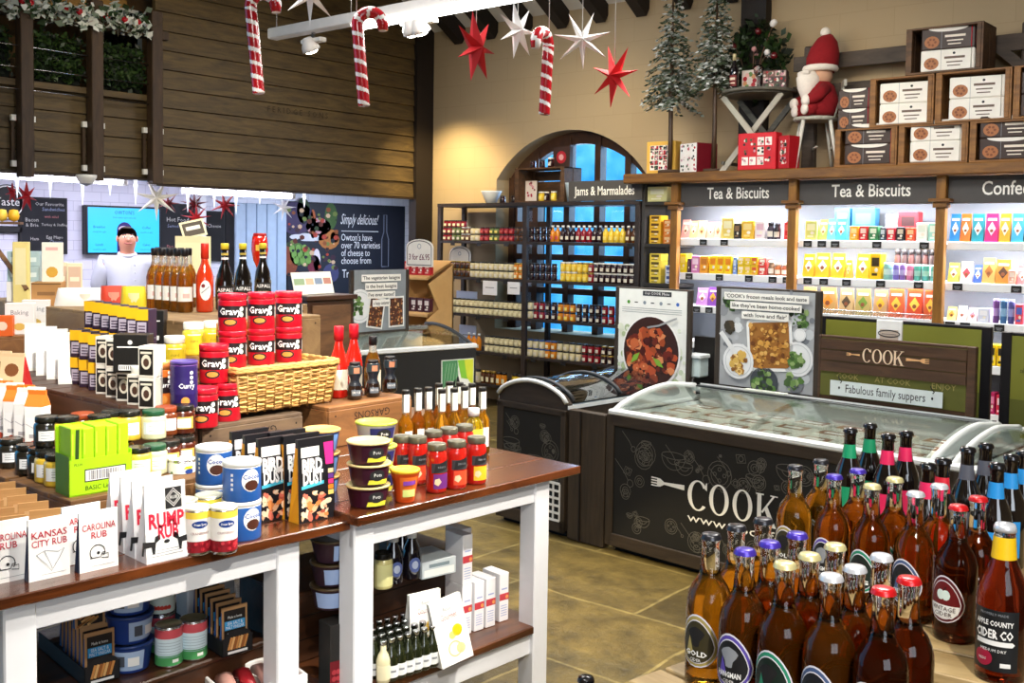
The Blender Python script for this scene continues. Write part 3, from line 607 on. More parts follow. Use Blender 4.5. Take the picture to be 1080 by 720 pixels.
mb = MB(); mb.box(A0+.02, .03, 0, A1-.02, 1.72, .04, C('#0d0d0d', .7)); mb.build('plinth', t)
mb = MB(); mb.box(A1+.012, -.004, .005, -.026, .05, .735, FWV, .004); mb.box(A1+.1, -.012, .005, A1+.108, -.004, .735, C('#1c1510', .7))
tag(mb.build('filler_panel', None, FP, FRZ), 'brown upright wooden panel joining the two freezers', 'panel')
# dark grey lid corner beside the filler
# the freezer in front of the deli with the leafy picture
G0, G1 = atz(385, 370, .78), atz(502, 362.5, .78); gd = (G1-G0); gd.z = 0; gd.normalize(); grz = math.atan2(gd.y, gd.x)
t = thing('chest_freezer', 'black chest freezer with a leafy green picture by the jam shelves', 'freezer', (G1.x, G1.y, 0), grz, 'chest freezers')
GL = 2.1; BK = C('#1e1d1b', .5)     # local x runs along the front to its right end at 0, local y goes back
mb = MB(); mb.box(-GL, 0, .06, 0, .8, .5, BK); mb.box(-GL, 0, .5, 0, .05, .74, BK); mb.box(-GL, .75, .5, 0, .8, .8, BK); mb.box(-GL, .05, .5, -GL+.05, .75, .74, BK); mb.box(-.05, .05, .5, 0, .75, .74, BK); mb.build('cabinet', t)
mb = MB(); mb.box(-GL, -.01, .745, .01, .05, .785, RIM, .008); mb.box(-GL, .74, .85, .01, .8, .88, RIM, .006)
for x in (-GL, -.02): mb.tube([(x, .04+.7*k/12, .78+.13*math.sin(PI*.62*k/12)) for k in range(13)], .016, DGREY if x > -1 else RIM, 8)
mb.build('rim', t)
mb = MB(); sheet(mb, [(.04+.7*k/12, .78+.13*math.sin(PI*.62*k/12)) for k in range(13)], -GL+.03, -.04, .005, LGL); mb.build('glass_lid', t)
mb = MB(); mb.box(-GL+.05, .05, .5, -.05, .75, .66, C('#e9ebe2', .4)); mb.box(-GL+.05, .051, .5, -.05, .055, .74, RIM); mb.box(-GL+.05, .745, .5, -.05, .749, .84, RIM); mb.build('liner', t)
mb = MB(); X0, X1 = -.36, -.03; mb.box(X0, -.012, .3, X1, 0, .66, C('#eef0e6', .5))
mb.poly([(X0+.005, .42), (X0+.005, .655), (X0+.16, .655), (X0+.17, .5)], C('#4d8a5a', .5), (0, -.0125, 0), (1, 0, 0)); mb.poly([(X0+.16, .655), (X1-.005, .655), (X1-.03, .48), (X0+.2, .5)], C('#86c93a', .5), (0, -.0126, 0), (1, 0, 0))
mb.poly([(X1-.1, .655), (X1-.005, .655), (X1-.005, .42), (X1-.07, .5)], C('#d6df3a', .5), (0, -.0127, 0), (1, 0, 0)); mb.poly([(X0+.01, .3), (X0+.05, .41), (X0+.17, .52), (X0+.19, .45), (X0+.25, .44), (X0+.18, .3)], C('#101412', .5), (0, -.0128, 0), (1, 0, 0))
for k in range(5): mb.stroke([(X0+.02+.03*k, .44), (X0+.05+.03*k, .63)], .004, C('#9cc49a', .5), (0, -.013, 0), (1, 0, 0))
mb.build('leaf_picture', t, None)
mb = MB(); mb.box(-GL+.03, .03, 0, -.03, .77, .06, C('#0d0d0d', .7)); mb.build('plinth', t)

# ------------------------------------------------------------------ advertising boards standing behind the freezers
def fboard(name, label, pxl, pxr, py_top, z0, depth, frame, deco, cat='poster', fr=.035, th=.03):
    s0, _ = onF(pxl, py_top, depth); s1, z1 = onF(pxr, py_top, depth)
    o = FP + FN*depth + FD*s0; w, h = s1-s0, z1-z0
    t = thing(name, label, cat, (o.x, o.y, z0), FRZ)
    mb = MB(); mb.box(0, 0, 0, fr, th, h, frame, .004); mb.box(w-fr, 0, 0, w, th, h, frame, .004); mb.box(fr, .006, h-fr*.35, w-fr, th, h, frame, .003); mb.box(fr, .006, 0, w-fr, th, fr*.5, frame, .003); mb.build('frame', t)
    mb = MB(); mb.T = Matrix.Translation((fr, .004, fr*.5)); deco(mb, w-2*fr, h-fr*.85); mb.T = None; mb.build('picture', t); return t
U = dict(u=(1, 0, 0), v=(0, 0, 1))
def food(mb, cx, cz, rx, rz, n, cols, seed, smin=.01, smax=.03, e=-.002, rect=False):
    rr = random.Random(seed)
    for k in range(n):
        if rect: x, z = cx+rx*rr.uniform(-1, 1), cz+rz*rr.uniform(-1, 1)
        else: a, q = rr.uniform(0, 6.28), math.sqrt(rr.random()); x, z = cx+rx*q*math.cos(a), cz+rz*q*math.sin(a)
        s = rr.uniform(smin, smax); a = rr.uniform(0, 3); mb.poly([(x+s*math.cos(a+i)*.9*rr.uniform(.7, 1.1), z+s*math.sin(a+i)*rr.uniform(.5, 1.)) for i in (0, 1, 2, 3.1, 4.2, 5.2)], C(rr.choice(cols), .45, var=0), (0, e-.00002*k, 0), **U)
def pic_chicken(mb, w, h):
    mb.box(0, 0, 0, w, .02, h, C('#eef0ea', .5)); y = -.001; o = lambda e: (0, y-e, 0)
    mb.quad((w*.36, h*.935), (w*.78, h*.985), C('#33353a', .5), o(0), **U); mb.text('Our COOK Menu', .026, WHITE, (w*.57, y-.001, h*.96), res=1, fit=w*.36, **U)
    for k, c in enumerate(('#4a9a2c', '#8a96a0', '#8a96a0', '#3a64b4')):
        x = w*(.15+.24*k); mb.disc(.012, C(c, .5), (x, y, h*.86), n=10, **U)
        if k < 3: mb.stroke([(x+w*.09, h*.86), (x+w*.14, h*.86)], .006, INK, o(0), **U)
    for k in range(3): mb.stroke([(w*.05, h*(.8-.022*k)), (w*.93, h*(.8-.022*k))], .003, C('#9aa0a2', .6), o(0), **U)
    rr = random.Random(3)
    for k in range(26): x = rr.choice((rr.uniform(0, .14), rr.uniform(.86, 1))); mb.disc(rr.uniform(.01, .03), C(rr.choice(('#dfe6d2', '#c8d6b8', '#aebf94', '#e9ece6')), .6, var=0), (w*x, y-.0001*k, h*rr.uniform(.03, .6)), n=9, **U)
    mb.disc(w*.43, C('#f7f6f2', .4), (w*.5, y-.004, h*.34), ry=h*.39, n=36, **U); mb.disc(w*.405, C('#3a201a', .4), (w*.5, y-.005, h*.345), ry=h*.37, n=36, **U)
    food(mb, w*.5, h*.3, w*.35, h*.27, 95, ('#6e2416', '#a34a26', '#8a3a20', '#c8683c', '#4a1610', '#b8502c', '#d98a5a', '#6b2a1a'), 2, .018, .05, y-.006)
    food(mb, w*.5, h*.3, w*.33, h*.27, 30, ('#e8a878', '#2c0f0a'), 8, .004, .012, y-.009)
    for x, z, a in ((.28, .27, .8), (.62, .24, -.6)): c, s = math.cos(a), math.sin(a); mb.poly([(w*x+c*p-s*q, h*z+s*p+c*q) for p, q in ((-.05, 0), (0, .02), (.05, 0), (0, -.02))], C('#7fae3a', .5), (0, y-.0105, 0), **U)
    mb.stroke([(w*.45, h*.6), (w*.62, h*.63), (w*.88, h*.72)], .012, C('#c9cccc', .3, .6), (0, y-.011, 0), **U)
def strips(mb, rows, w, z, s, fit, y=-.012):
    for k, (t, f) in enumerate(rows):
        zz = z-k*s*1.75; mb.quad((w*.5-f/2-.012, zz-s*.72), (w*.5+f/2+.012, zz+s*.72), PAPER, (0, y, 0), **U); mb.text(t, s, INK, (w*.5, y-.001, zz), fit=f, bold=.01, **U)
def grey_top(mb, w, h, c='#a9acaf'):
    mb.box(0, 0, 0, w, .02, h, C(c, .6, var=.25, scale=9))
GREENS = ('#3f5a2c', '#6a8a4a', '#26381c', '#8fa86a', '#557a3a')
def plate(mb, x, z, r, y=-.003, c='#e9ebec'): mb.disc(r, C(c, .4), (x, y, z), n=26, **U); mb.ring(r*.85, r*.04, C('#c3c7ca', .4), (x, y-.0004, z), **U)
def pic_bake(mb, w, h):
    grey_top(mb, w, h)
    rr = random.Random(6)
    for k in range(60): mb.disc(rr.uniform(.008, .035), C(rr.choice(('#c6cacd', '#8d9196', '#b5b9bd', '#767b82', '#dfe2e4')), .6, var=0), (w*rr.random(), -.001-.00002*k, h*rr.random()), n=9, **U)
    food(mb, w*.1, h*.6, .03, .03, 16, ('#3a3428', '#50422f'), 1, e=-.003); food(mb, w*.1, h*.86, .03, .05, 16, GREENS, 3, e=-.003); food(mb, w*.85, h*.74, .06, .05, 30, GREENS+('#c9cdd0',), 4, e=-.003)
    x0, x1, z0, z1 = w*.34, w*.76, h*.22, h*.68
    mb.T = mb.T @ Matrix.Translation((w*.52, 0, h*.45)) @ Matrix.Rotation(-.08, 4, 'Y') @ Matrix.Translation((-w*.52, 0, -h*.45))
    rrect = lambda e, r=.03: [(cx+r*math.cos(a+i*PI/8), cz+r*math.sin(a+i*PI/8)) for cx, cz, a in ((x1+e-r, z1+e-r, 0), (x0-e+r, z1+e-r, PI/2), (x0-e+r, z0-e+r, PI), (x1+e-r, z0-e+r, 1.5*PI)) for i in range(5)]
    mb.poly(rrect(.018), C('#f2f3f2', .4), (0, -.005, 0), **U); mb.poly(rrect(0), C('#a06a2c', .6), (0, -.006, 0), **U)
    food(mb, w*.55, h*.45, w*.19, h*.21, 130, ('#c98f3f', '#8a5420', '#e0b060', '#6f3f18', '#b57a34', '#d9a24c'), 5, .008, .022, -.007, True)
    mb.T = Matrix.Translation((.035, .004, .0175))
    plate(mb, w*.22, h*.26, w*.17, -.011); food(mb, w*.23, h*.25, w*.1, w*.09, 40, ('#d9b25a', '#b98a3c', '#f0d08a', '#8a5a28'), 6, e=-.0125)
    plate(mb, w*.84, h*.34, w*.16, -.005); food(mb, w*.84, h*.34, w*.08, w*.08, 30, GREENS, 7, e=-.0065)
    mb.disc(w*.15, C('#3c4148', .4), (w*.5, -.005, h*.07), n=22, **U); food(mb, w*.5, h*.07, w*.12, w*.1, 36, GREENS, 8, e=-.0065); plate(mb, w*.86, h*.58, w*.06, -.005, '#f4f5f5')
    mb.disc(w*.09, C('#70757c', .4), (w*.82, -.004, h*.1), n=14, **U); food(mb, w*.8, h*.1, w*.1, w*.07, 20, GREENS+('#454b57',), 9, e=-.0055)
    mb.stroke([(w*.02, h*.55), (w*.14, h*.4), (w*.2, h*.33)], .03, C('#e3e5e5', .5), (0, -.013, 0), **U)
    strips(mb, (("'COOK's frozen meals look and taste", w*.86), ("like they've been home-cooked", w*.72), ("with love and flair'", w*.46)), w, h*.93, .03, None, -.014)
DFR = wood('#2c241c', '#40352a', (8, 8, 1), .5)
fboard('food_poster', 'tall poster of a glazed chicken dish in an oval bowl behind the freezer', 649, 729, 306, .772, .86, DFR, pic_chicken, fr=.03)
fboard('food_poster', 'grey poster of a golden bake with three white text strips', 755, 866, 307, .83, .845, DFR, pic_bake)
OLIVE = C('#7d7f2b', .6, var=.15, scale=5)
def pic_olive(mb, w, h):
    mb.box(0, 0, 0, w, .02, h, OLIVE); mb.quad((0, h*.62), (w, h*.74), C('#5d6123', .6), (0, -.001, 0), **U); mb.text('sales@cookfood for every one', .035, INK, (w*.5, -.002, h*.86), fit=w*.7, res=1, **U)
fboard('olive_board', 'black framed olive green board standing behind the wooden sign', 862, 1046, 345, .005, 1.05, BLACK, pic_olive, 'board', .05)
fboard('olive_board', 'black framed olive green board at the right edge of the photo', 1056, 1150, 356, .005, 1.05, BLACK, pic_olive, 'board', .05)
BRW = wood('#3a2617', '#5d4029', (1.1, 8, 8), .5)
def pic_cook(mb, w, h):
    mb.box(0, 0, 0, w, .02, h, C('#5f6022', .6, var=.2, scale=6))
    for k in range(3): z0 = h*.42+h*.58*k/3; mb.box(0, -.006, z0+.002, w, .006, z0+h*.58/3-.002, BRW)
    o = (w*.45, -.008, h*.76); OR_ = C('#e8b27a', .5)
    cook_logo(mb, o, (1, 0, 0), (0, 0, 1), .075, C('#f3d9b8', .5), place=[(-.085, .05), (-.03, .054), (.028, .054), (.085, .048)])
    fork_shape(mb, (w*.45-.125, -.008, h*.755), (1, 0, 0), (0, 0, 1), .075, OR_); fork_shape(mb, (w*.45+.125, -.008, h*.755), (-1, 0, 0), (0, 0, 1), .12, OR_)
    for t, u in (('COOK', .2), ('AT COOK', .52), ('ENJOY', .86)): mb.text(t, .042, C('#a89a5a', .6), (w*u, -.002, h*.36), res=1, **U)
    mb.quad((w*.08, h*.02), (w*.86, h*.28), C('#e6efec', .5), (0, -.009, 0), **U); mb.text('•  Fabulous family suppers  •', .062, INK, (w*.47, -.0095, h*.15), fit=w*.66, **U)
    for u in (.14, .78): mb.stroke([(w*u, h*.36), (w*u+.008, h*.3), (w*u+.02, h*.27), (w*u+.012, h*.24)], .006, INK, (0, -.01, 0), **U)
ck = fboard('wooden_sign', 'dark wooden sign with a fork emblem and white bottom strip', 858, 1030, 366, .838, .845, BRW, pic_cook, 'sign', .045)
s, z = onF(934, 338, .84); p = FP + FN*.885 + FD*(s-.07)
mb = MB(); mb.box(0, 0, 0, .14, .01, z-.0-1.0, WHITE, .003); mb.quad((.02, .06), (.12, z-1.05), C('#c9b8a8', .5), (0, -.001, 0), (1, 0, 0)); mb.ring(.06, .006, INK, (.07, -.002, z-1.07), (1, 0, 0), (0, 0, 1), ry=.02)
for k in range(5): mb.quad((.03, .09+.03*k), (.11, .095+.03*k), C('#8a7f78', .6), (0, -.0015, 0), (1, 0, 0))
pc = single(mb, 'menu_card', 'small white menu card tucked behind the wooden sign', 'card', (p.x, p.y, 1.0), FRZ)
# dark sheet painting the shaded gap between the two posters, plus a pale tub
a = onF(732, 330, .98)[0]; b = onF(757, 330, .98)[0]; p = FP + FN*.99 + FD*a
mb = MB(); mb.box(0, 0, 0, b-a, .03, 1.1, C('#15110f', .7)); mb.box(.02, -.1, .86, b-a-.06, -.0, .98, C('#cfe0de', .4), .008); mb.box(.01, -.11, .975, b-a-.05, .0, 1.0, C('#e9efee', .4), .005)
single(mb, 'rear_gap_shade', 'dark sheet for the shaded gap and a pale tub between the two food posters', 'stand', (p.x, p.y, 0), FRZ)
# board standing on the leafy freezer
def gboard(name, label, pxl, pxr, ptop, pbot, zb, deco, frame, fr, X):
    a, b = atx(pxl, ptop, X), atx(pxr, ptop, X); h = a.z-zb; t = thing(name, label, 'poster', (X, a.y, zb), PI/2)
    w = b.y-a.y; mb = MB(); mb.box(0, 0, 0, fr, .03, h, frame, .004); mb.box(w-fr, 0, 0, w, .03, h, frame, .004); mb.box(fr, .006, 0, w-fr, .03, fr*.5, frame); mb.build('frame', t)
    mb = MB(); mb.T = Matrix.Translation((fr, .004, fr*.5)); deco(mb, w-2*fr, h-fr*.5); mb.build('picture', t); return t
def pic_veg(mb, w, h):
    grey_top(mb, w, h, '#8b9296'); plate(mb, w*.0+.06, h*.42, .14, -.004); food(mb, w*.05, h*.42, .07, .08, 30, GREENS, 3, e=-.006)
    for cx, cz, a in ((.4, .3, .16), (.8, .3, -.02)):
        M0 = mb.T; mb.T = M0 @ Matrix.Translation((w*cx, 0, h*cz)) @ Matrix.Rotation(a, 4, 'Y')
        mb.quad((-.09, -.13), (.09, .13), C('#e9ebe6', .5), (0, -.008, 0), **U); mb.quad((-.075, -.115), (.075, .115), C('#4a2a18', .6), (0, -.009, 0), **U); food(mb, 0, 0, .07, .11, 70, ('#8a4a24', '#5a2a14', '#b97a44', '#d9b27a', '#6d3a1c'), 2, .006, .016, -.01, True); mb.T = M0
    strips(mb, (("'The vegetarian lasagne", w*.72), ('is the best lasagne', w*.58), ("I've ever tasted'", w*.5), ('a happy customer', w*.3)), w, h*.87, .04, None, -.012)
gboard('food_poster', 'grey poster of two lasagne trays standing on the leafy freezer', 370, 432, 285, 354, .88, pic_veg, DFR, .04, -6.45)
# ------------------------------------------------------------------ white-legged display tables
TTOP = wood('#2e1408', '#6b3717', (6, .9, 6), .25, .6, .15); TWHITE = C('#e8e9ee', .4, var=.04); SHELFW = wood('#3a1f10', '#6b3d1f', (6, .9, 6), .35, .3)
def display_table(label, P0, P1, z, depth, ins0, ins1, zsh):
    P0, P1 = Vector(P0), Vector(P1); d = (P1-P0); L = d.length; rz = math.atan2(d.y, d.x) - PI/2
    t = thing('display_table', label, 'table', (P0.x, P0.y, 0), rz, 'white legged display tables')    # local y along the front edge, -x goes back
    mb = MB(); nb = 5
    for k in range(nb): mb.box(-depth+depth*k/nb+.0008, 0, z-.028, -depth+depth*(k+1)/nb-.0008, L, z, TTOP, .003)
    mb.build('tabletop', t)
    mb = MB(); za, zb = z-.1, z-.028
    mb.box(-.055, ins0, za, -.035, L-ins1, zb, TWHITE, .002); mb.box(-depth+.035, ins0, za, -depth+.055, L-ins1, zb, TWHITE, .002)
    mb.box(-depth+.05, ins0+.02, za, -.05, ins0+.04, zb, TWHITE, .002); mb.box(-depth+.05, L-ins1-.04, za, -.05, L-ins1-.02, zb, TWHITE, .002); mb.build('apron', t)
    for x in (-.1, -depth+.03):
        for y in (ins0, L-ins1-.072): mb = MB(); mb.box(x, y, 0, x+.072, y+.072, zb, TWHITE, .004); mb.build('leg', t)
    mb = MB(); mb.box(-depth+.04, ins0+.002, zsh-.028, -.03, L-ins1-.002, zsh, SHELFW, .004); mb.build('shelf', t)
    mb = MB(); mb.box(-.075, ins0+.07, zsh-.1, -.045, L-ins1-.07, zsh-.028, TWHITE, .003); mb.build('shelf_rail', t); mb = MB(); mb.box(-depth+.05, ins0+.07, zsh-.1, -depth+.07, L-ins1-.07, zsh-.028, TWHITE, .003); mb.build('shelf_rail', t)
    return t, rz, L
T1A, T1B = atz(0, 629, .88) + Vector((.016, 0, 0)), atz(373, 548, .88); e = (T1A-T1B).normalized(); T1S = T1A + e*.16
T1, RZ1, L1 = display_table('nearer white display table with dark brown top, at the left', (T1S.x, T1S.y), (T1B.x, T1B.y), .88, .62, .17, .16, .38)
T2A, T2B = atz(373, 549, .9), atz(613, 491, .9)
T2, RZ2, L2 = display_table('farther white display table with its corner pointing at the freezers', (T2A.x-.016, T2A.y+.03), (T2B.x, T2B.y), .9, .86, .01, .13, .38)
CR1 = wood('#4d3118', '#8a6034', (4, 1, 4), .6); CR2 = wood('#4a3220', '#7a5636', (4, 1, 4), .6); DKW = wood('#2c180c', '#4d2c16', (6, 1, 6), .4, .2)
mb = MB(); mb.box(-2.7, 0, .85, 0, 2.45, .88, CR2, .004); mb.build('tabletop', bk := thing('rear_display_table', 'plain wooden table carrying the crates behind the two white tables', 'table', (T1B.x-.98, .98, 0)))
for x in (-2.65, -.12):
    for y in (.05, 1.93): mb = MB(); mb.box(x, y, 0, x+.07, y+.07, .85, TWHITE, .004); mb.build('leg', bk)
def crate(name, label, x0, y0, z0, x1, y1, z1, m, slats=4, text=None, th=.014, rz=0, feet=True, dark=None):
    """an upturned wooden box: slatted top with gaps, boarded sides, corner battens and nails"""
    ox, oy = (x0+x1)/2, (y0+y1)/2; mb = MB(); a, b = (x1-x0)/2, (y1-y0)/2; h = z1-z0
    n = max(2, round(2*a/.12))
    for k in range(n): mb.box(-a+2*a*k/n+.003, -b, h-th, -a+2*a*(k+1)/n-.003, b, h, m, .002)
    for s in (-1, 1):
        mb.box(*((a-th, -b) if s > 0 else (-a, -b)), 0, *((a, b) if s > 0 else (-a+th, b)), h-th, m, .002)
        mb.box(-a+th, *((b-th,) if s > 0 else (-b,)), 0, a-th, *((b,) if s > 0 else (-b+th,)), h-th, m, .002)
    NA = C('#2a2320', .5, .6)
    for y in (-b+.03, b-.03):
        for z in (.03, h*.5, h-.035): mb.disc(.004, NA, (a+.0006, y, z), n=8)
    if text: mb.text(text, h*.27, C('#1d130c', .7), (a+.0008, 0, h*.72), (0, -1, 0), (0, 0, -1), sx=1.0)
    o = single(mb, name, label, 'crate', (ox, oy, z0), rz); return o
# the stepped crates of the display
TC = atz(75, 564, .88); K2Y = atz(150, 432, 1.12).y
crate('wooden_crate', 'upturned slatted crate under the mustard jars and the lime green box', -3.02, TC.y, .88, TC.x, TC.y+.62, .97, CR1)
crate('wooden_crate', 'upturned slatted crate under the row of white cartons', -3.9, TC.y, .88, -3.035, K2Y-.01, .97, CR1)
CA0, CA1 = atz(209, 497, .88), atz(324, 480, .88); xa = (CA0.x+CA1.x)/2
crate('wooden_crate', 'grey-brown lettered crate carrying the red tins, behind the blue tubs', xa-.58, CA0.y, .88, xa, CA1.y, 1.035, wood('#43352a', '#6f5a44', (4, 1.2, 4), .6), text='GARSONS')
CB0, CB1 = atz(334, 470, .9), atz(428, 463, .9); xb = (CB0.x+CB1.x)/2
crate('wooden_crate', 'warm brown lettered crate carrying the small sauce bottles', xb-.6, CB0.y, .9, xb, CB1.y+.1, 1.05, wood('#5d3c20', '#946438', (4, 1.2, 4), .6), text='GARSONS')
K2 = atz(150, 432, 1.12)
crate('wooden_crate', 'dark-sided crate stepped up under the black and yellow boxes', K2.x-1.6, K2.y, .88, K2.x-.02, CA0.y-.01, 1.12, wood('#38200f', '#5f3a22', (1, 4, 4), .5))
crate('wooden_crate', 'low crate hidden between the dark step and the tall pale crate', -4.6, CA0.y+.0, .88, -3.66, atz(200, 340, 1.33).y-.01, 1.12, CR2)
K3 = atz(200, 340, 1.33)
crate('wooden_crate', 'tall pale crate under the amber juice bottles', K3.x-2.0, K3.y, .88, K3.x, K3.y+.66, 1.33, wood('#7d6040', '#a98a5e', (1, 4, 4), .6))
crate('wooden_crate', 'pale crate behind the tall one, under the black vinegar bottles', K3.x-2.0, K3.y+.67, .88, K3.x-.62, K3.y+1.08, 1.33, wood('#7d6040', '#a98a5e', (1, 4, 4), .6))
# step boxes on the lower shelves
mb = MB(); A, B = atz(343, 652, .47), atz(484, 620, .47)
x2 = -2.50
mb.box(-.3, 0, 0, 0, .7, .21, DKW, .004); mb.box(-.31, -.005, .205, .008, .705, .222, DKW, .003)
for z in (.07, .14): mb.box(-.001, .003, z, .002, .697, z+.003, C('#1a0e07', .6))
q = atz(343, 639, .6); SB2 = (x2, q.y)
single(mb, 'shelf_step', 'dark brown wooden step on the lower shelf of the farther table', 'step', (x2, q.y, .38), RZ2)
mb = MB(); mb.box(-.45, 0, 0, 0, .62, .12, DKW, .004); mb.box(-.46, -.005, .115, .01, .625, .13, DKW, .004); mb.box(-.001, .003, .06, .002, .617, .064, C('#1a0e07', .6))
q1 = atz(285, 672, .51)
single(mb, 'shelf_step', 'dark brown wooden step on the lower shelf of the nearer table', 'step', (q1.x, q1.y-.62, .38), 0)
# ------------------------------------------------------------------ builders for the groceries (front of every thing looks along its own +x)
UF = dict(u=(0, 1, 0), v=(0, 0, 1))
def NEW(name, cat): return thing(name, '-', cat)
def jar(name, cat, r, h, body, lid, lab=None, lh=(.22, .72), arc=1.1, lidh=.16, deco=None, n=18, trans=None):
    t = NEW(name, cat); z1 = h*(1-lidh)
    mb = MB(); mb.lathe([(r*.88, 0), (r*.98, h*.03), (r, h*.08), (r, z1*.84), (r*.95, z1*.92), (r*.82, z1*.97), (r*.8, z1)], body, n); mb.build('jar_body', t)
    mb = MB(); mb.lathe([(r*.88, z1*.985), (r*.9, z1), (r*.9, h-.003), (r*.86, h), (r*.8, h-.001)], lid, n); mb.build('lid', t)
    if lab is not None:
        mb = MB(); mb.patch(r*1.008, -arc, arc, h*lh[0], h*lh[1], lab, 12)
        if deco: deco(mb, r*1.016, h)
        mb.build('label', t)
    return t
def tin(name, cat, r, h, bands, top, rim, deco=None, n=22):
    """bands: list of (fraction up to, material)"""
    t = NEW(name, cat); prof = [(r*.97, 0), (r, .003)]; ms = [bands[0][1]]; z = .003
    for f, m in bands: prof.append((r, h*f)); ms.append(m)
    mb = MB(); mb.lathe(prof, ms, n)
    if deco: deco(mb, r*1.006, h)
    mb.build('can_body', t)
    mb = MB(); mb.lathe([(r*1.0, h*bands[-1][0]), (r*1.02, h-.004), (r*1.0, h), (r*.93, h), (r*.9, h-.003), (.001, h-.003)], [rim, rim, rim, top, top], n); mb.build('lid', t); return t
def carton(name, cat, d, w, h, m, deco=None, b=.0015):
    t = NEW(name, cat); mb = MB(); mb.box(-d/2, -w/2, 0, d/2, w/2, h, m, b); mb.build('carton_body', t)
    if deco: mb = MB(); deco(mb, d/2+.0006, w, h); mb.build('printed_front', t)
    return t
def pouch(name, cat, w, d, h, front, side, deco=None, topd=.006, lean=.5, crimp=None):
    """stand-up bag: wide at the foot, pinched flat at the top, with side gussets"""
    t = NEW(name, cat); zt = h*.9; xf, xb = d/2, -d/2; tx = xf*(1-lean)
    mb = MB(); V = [(xb, -w/2, 0), (xf, -w/2, 0), (xf, w/2, 0), (xb, w/2, 0), (tx-topd, -w/2, zt), (tx, -w/2, zt), (tx, w/2, zt), (tx-topd, w/2, zt), (tx-topd, -w/2, h), (tx, -w/2, h), (tx, w/2, h), (tx-topd, w/2, h), (0+tx*.3, -w/2+w*.07, h*.4), (0+tx*.3, w/2-w*.07, h*.4)]
    mb.add(V, [(1, 2, 6, 5), (3, 0, 4, 7), (5, 6, 10, 9), (7, 4, 8, 11), (8, 9, 10, 11), (4, 5, 9, 8), (6, 7, 11, 10), (3, 2, 1, 0)], front)
    mb.add(V, [(0, 1, 12), (1, 5, 12), (5, 4, 12), (4, 0, 12), (2, 3, 13), (3, 7, 13), (7, 6, 13), (6, 2, 13)], side); mb.build('bag', t)
    if deco:
        mb = MB(); nv = Vector((xf-tx, 0, zt)).normalized(); o = Vector((xf, 0, 0)) + Vector((nv.z, 0, nv.x))*.0008
        deco(mb, w, h, dict(o=tuple(o), u=(0, 1, 0), v=(-nv.x, 0, nv.z))); mb.build('printed_front', t)
    return t
def up(s, o, e=.0004): q = dict(o); q['o'] = tuple(Vector(o['o'])+Vector((e, 0, 0))); return q
def bowl(name, cat, r0, r1, h, body, lid, lab=None, deco=None, n=22):
    t = NEW(name, cat); mb = MB(); mb.lathe([(r0*.96, 0), (r0, .004), (r1, h*.86), (r1*1.04, h*.88), (r1*1.04, h*.93)], body, n); mb.build('tub', t)
    mb = MB(); mb.lathe([(r1*1.06, h*.9), (r1*1.07, h*.97), (r1*1.0, h), (r1*.9, h-.004), (.001, h-.004)], lid, n); mb.build('lid', t)
    if lab:
        q = lambda z: r0+(r1-r0)*z/(h*.86)+.0008
        mb = MB(); mb.patch(q(h*.12), -.75, .75, h*.12, h*.8, lab, 12, q(h*.8))
        if deco: deco(mb, (r0+r1)/2+.004, h)
        mb.build('label', t)
    return t
def bottle(name, cat, prof, mats, cap, capz, lab=None, extra=None, n=18):
    t = NEW(name, cat); mb = MB(); mb.lathe(prof, mats, n); mb.build('bottle_body', t)
    mb = MB(); r, z0, z1 = capz; mb.lathe([(r, z0), (r, z1-.003), (r*.9, z1)], cap, n); mb.build('cap', t)
    if lab: mb = MB(); lab(mb); mb.build('label', t)
    if extra: mb = MB(); extra(mb); mb.build('neck_label', t)
    return t
def liq(h, var=0): return C(h, .05, 0, .85, 1.36, var=0)
KRAFT = C('#b98a54', .7); RED = C('#c0182a', .35); DRED = C('#7d0f1a', .4); YEL = C('#f2c21a', .4); CREAM = C('#efe6cf', .6); ORANGE = C('#ee7a1c', .45); BLUE = C('#2356a8', .35); PURPLE = C('#4a1f6b', .4); LIME = C('#a8dc12', .5); MUST = C('#d9b53a', .35, coat=.4)
LABW = C('#e9ebec', .55); GREYP = C('#8d9096', .6)
TRZ = (RZ1+RZ2)/2
def place(kind, px, py, z, label, group=None, rz=None, dz=0, scale=None):
    p = atz(px, py, z); p.z += dz; return kind.put(p, TRZ if rz is None else rz, label, group, scale)

# --- spice pouches RUMP RUB
def d_rump(mb, w, h, o):
    mb.quad((-.0, h*.66), (w*.4, h*.93), INK, **o); q = up(0, o); c = Vector(q['o'])+Vector(q['u'])*(w*.2)+Vector(q['v'])*(h*.8)
    q2 = dict(q); q2['o'] = tuple(c)
    for r in (.022, .016): mb.stroke([(r, 0), (0, r), (-r, 0), (0, -r), (r, 0)], .0018, WHITE, **q2)
    mb.text('RUB', .011, WHITE, **q2)
    at = lambda x, z: dict(q, o=tuple(Vector(o['o'])+Vector(o['u'])*x+Vector(o['v'])*z+Vector((.0003, 0, 0))))
    PK = C('#d4203c', .5)
    mb.text('RUMP', .05, PK, fit=w*.86, bold=.035, **at(0, h*.52)); mb.text('RUB', .046, PK, fit=w*.5, bold=.035, **at(.004, h*.37))
    for s in (-1, 1):
        P = [(.0, .0), (.03, .004), (.034, -.028), (.029, -.03), (.026, -.012), (.008, -.012), (.005, -.03), (0, -.03), (-.004, -.004), (-.016, .004), (-.014, .016), (-.002, .012)]
        mb.poly([(s*a, b) for a, b in P][::s], INK, **at(s*w*.3, h*.27))
    mb.disc(.008, INK, n=8, ry=.005, **at(0, h*.25))
    for k in range(3): mb.stroke([(-w*.38, 0), (w*.38, 0)], .0014, GREYP, **at(0, h*(.15-.035*k)))
K = Kind(pouch('spice_pouch', 'pouch', .108, .055, .19, C('#f1f0ef', .5), C('#e3e3e6', .5), d_rump))
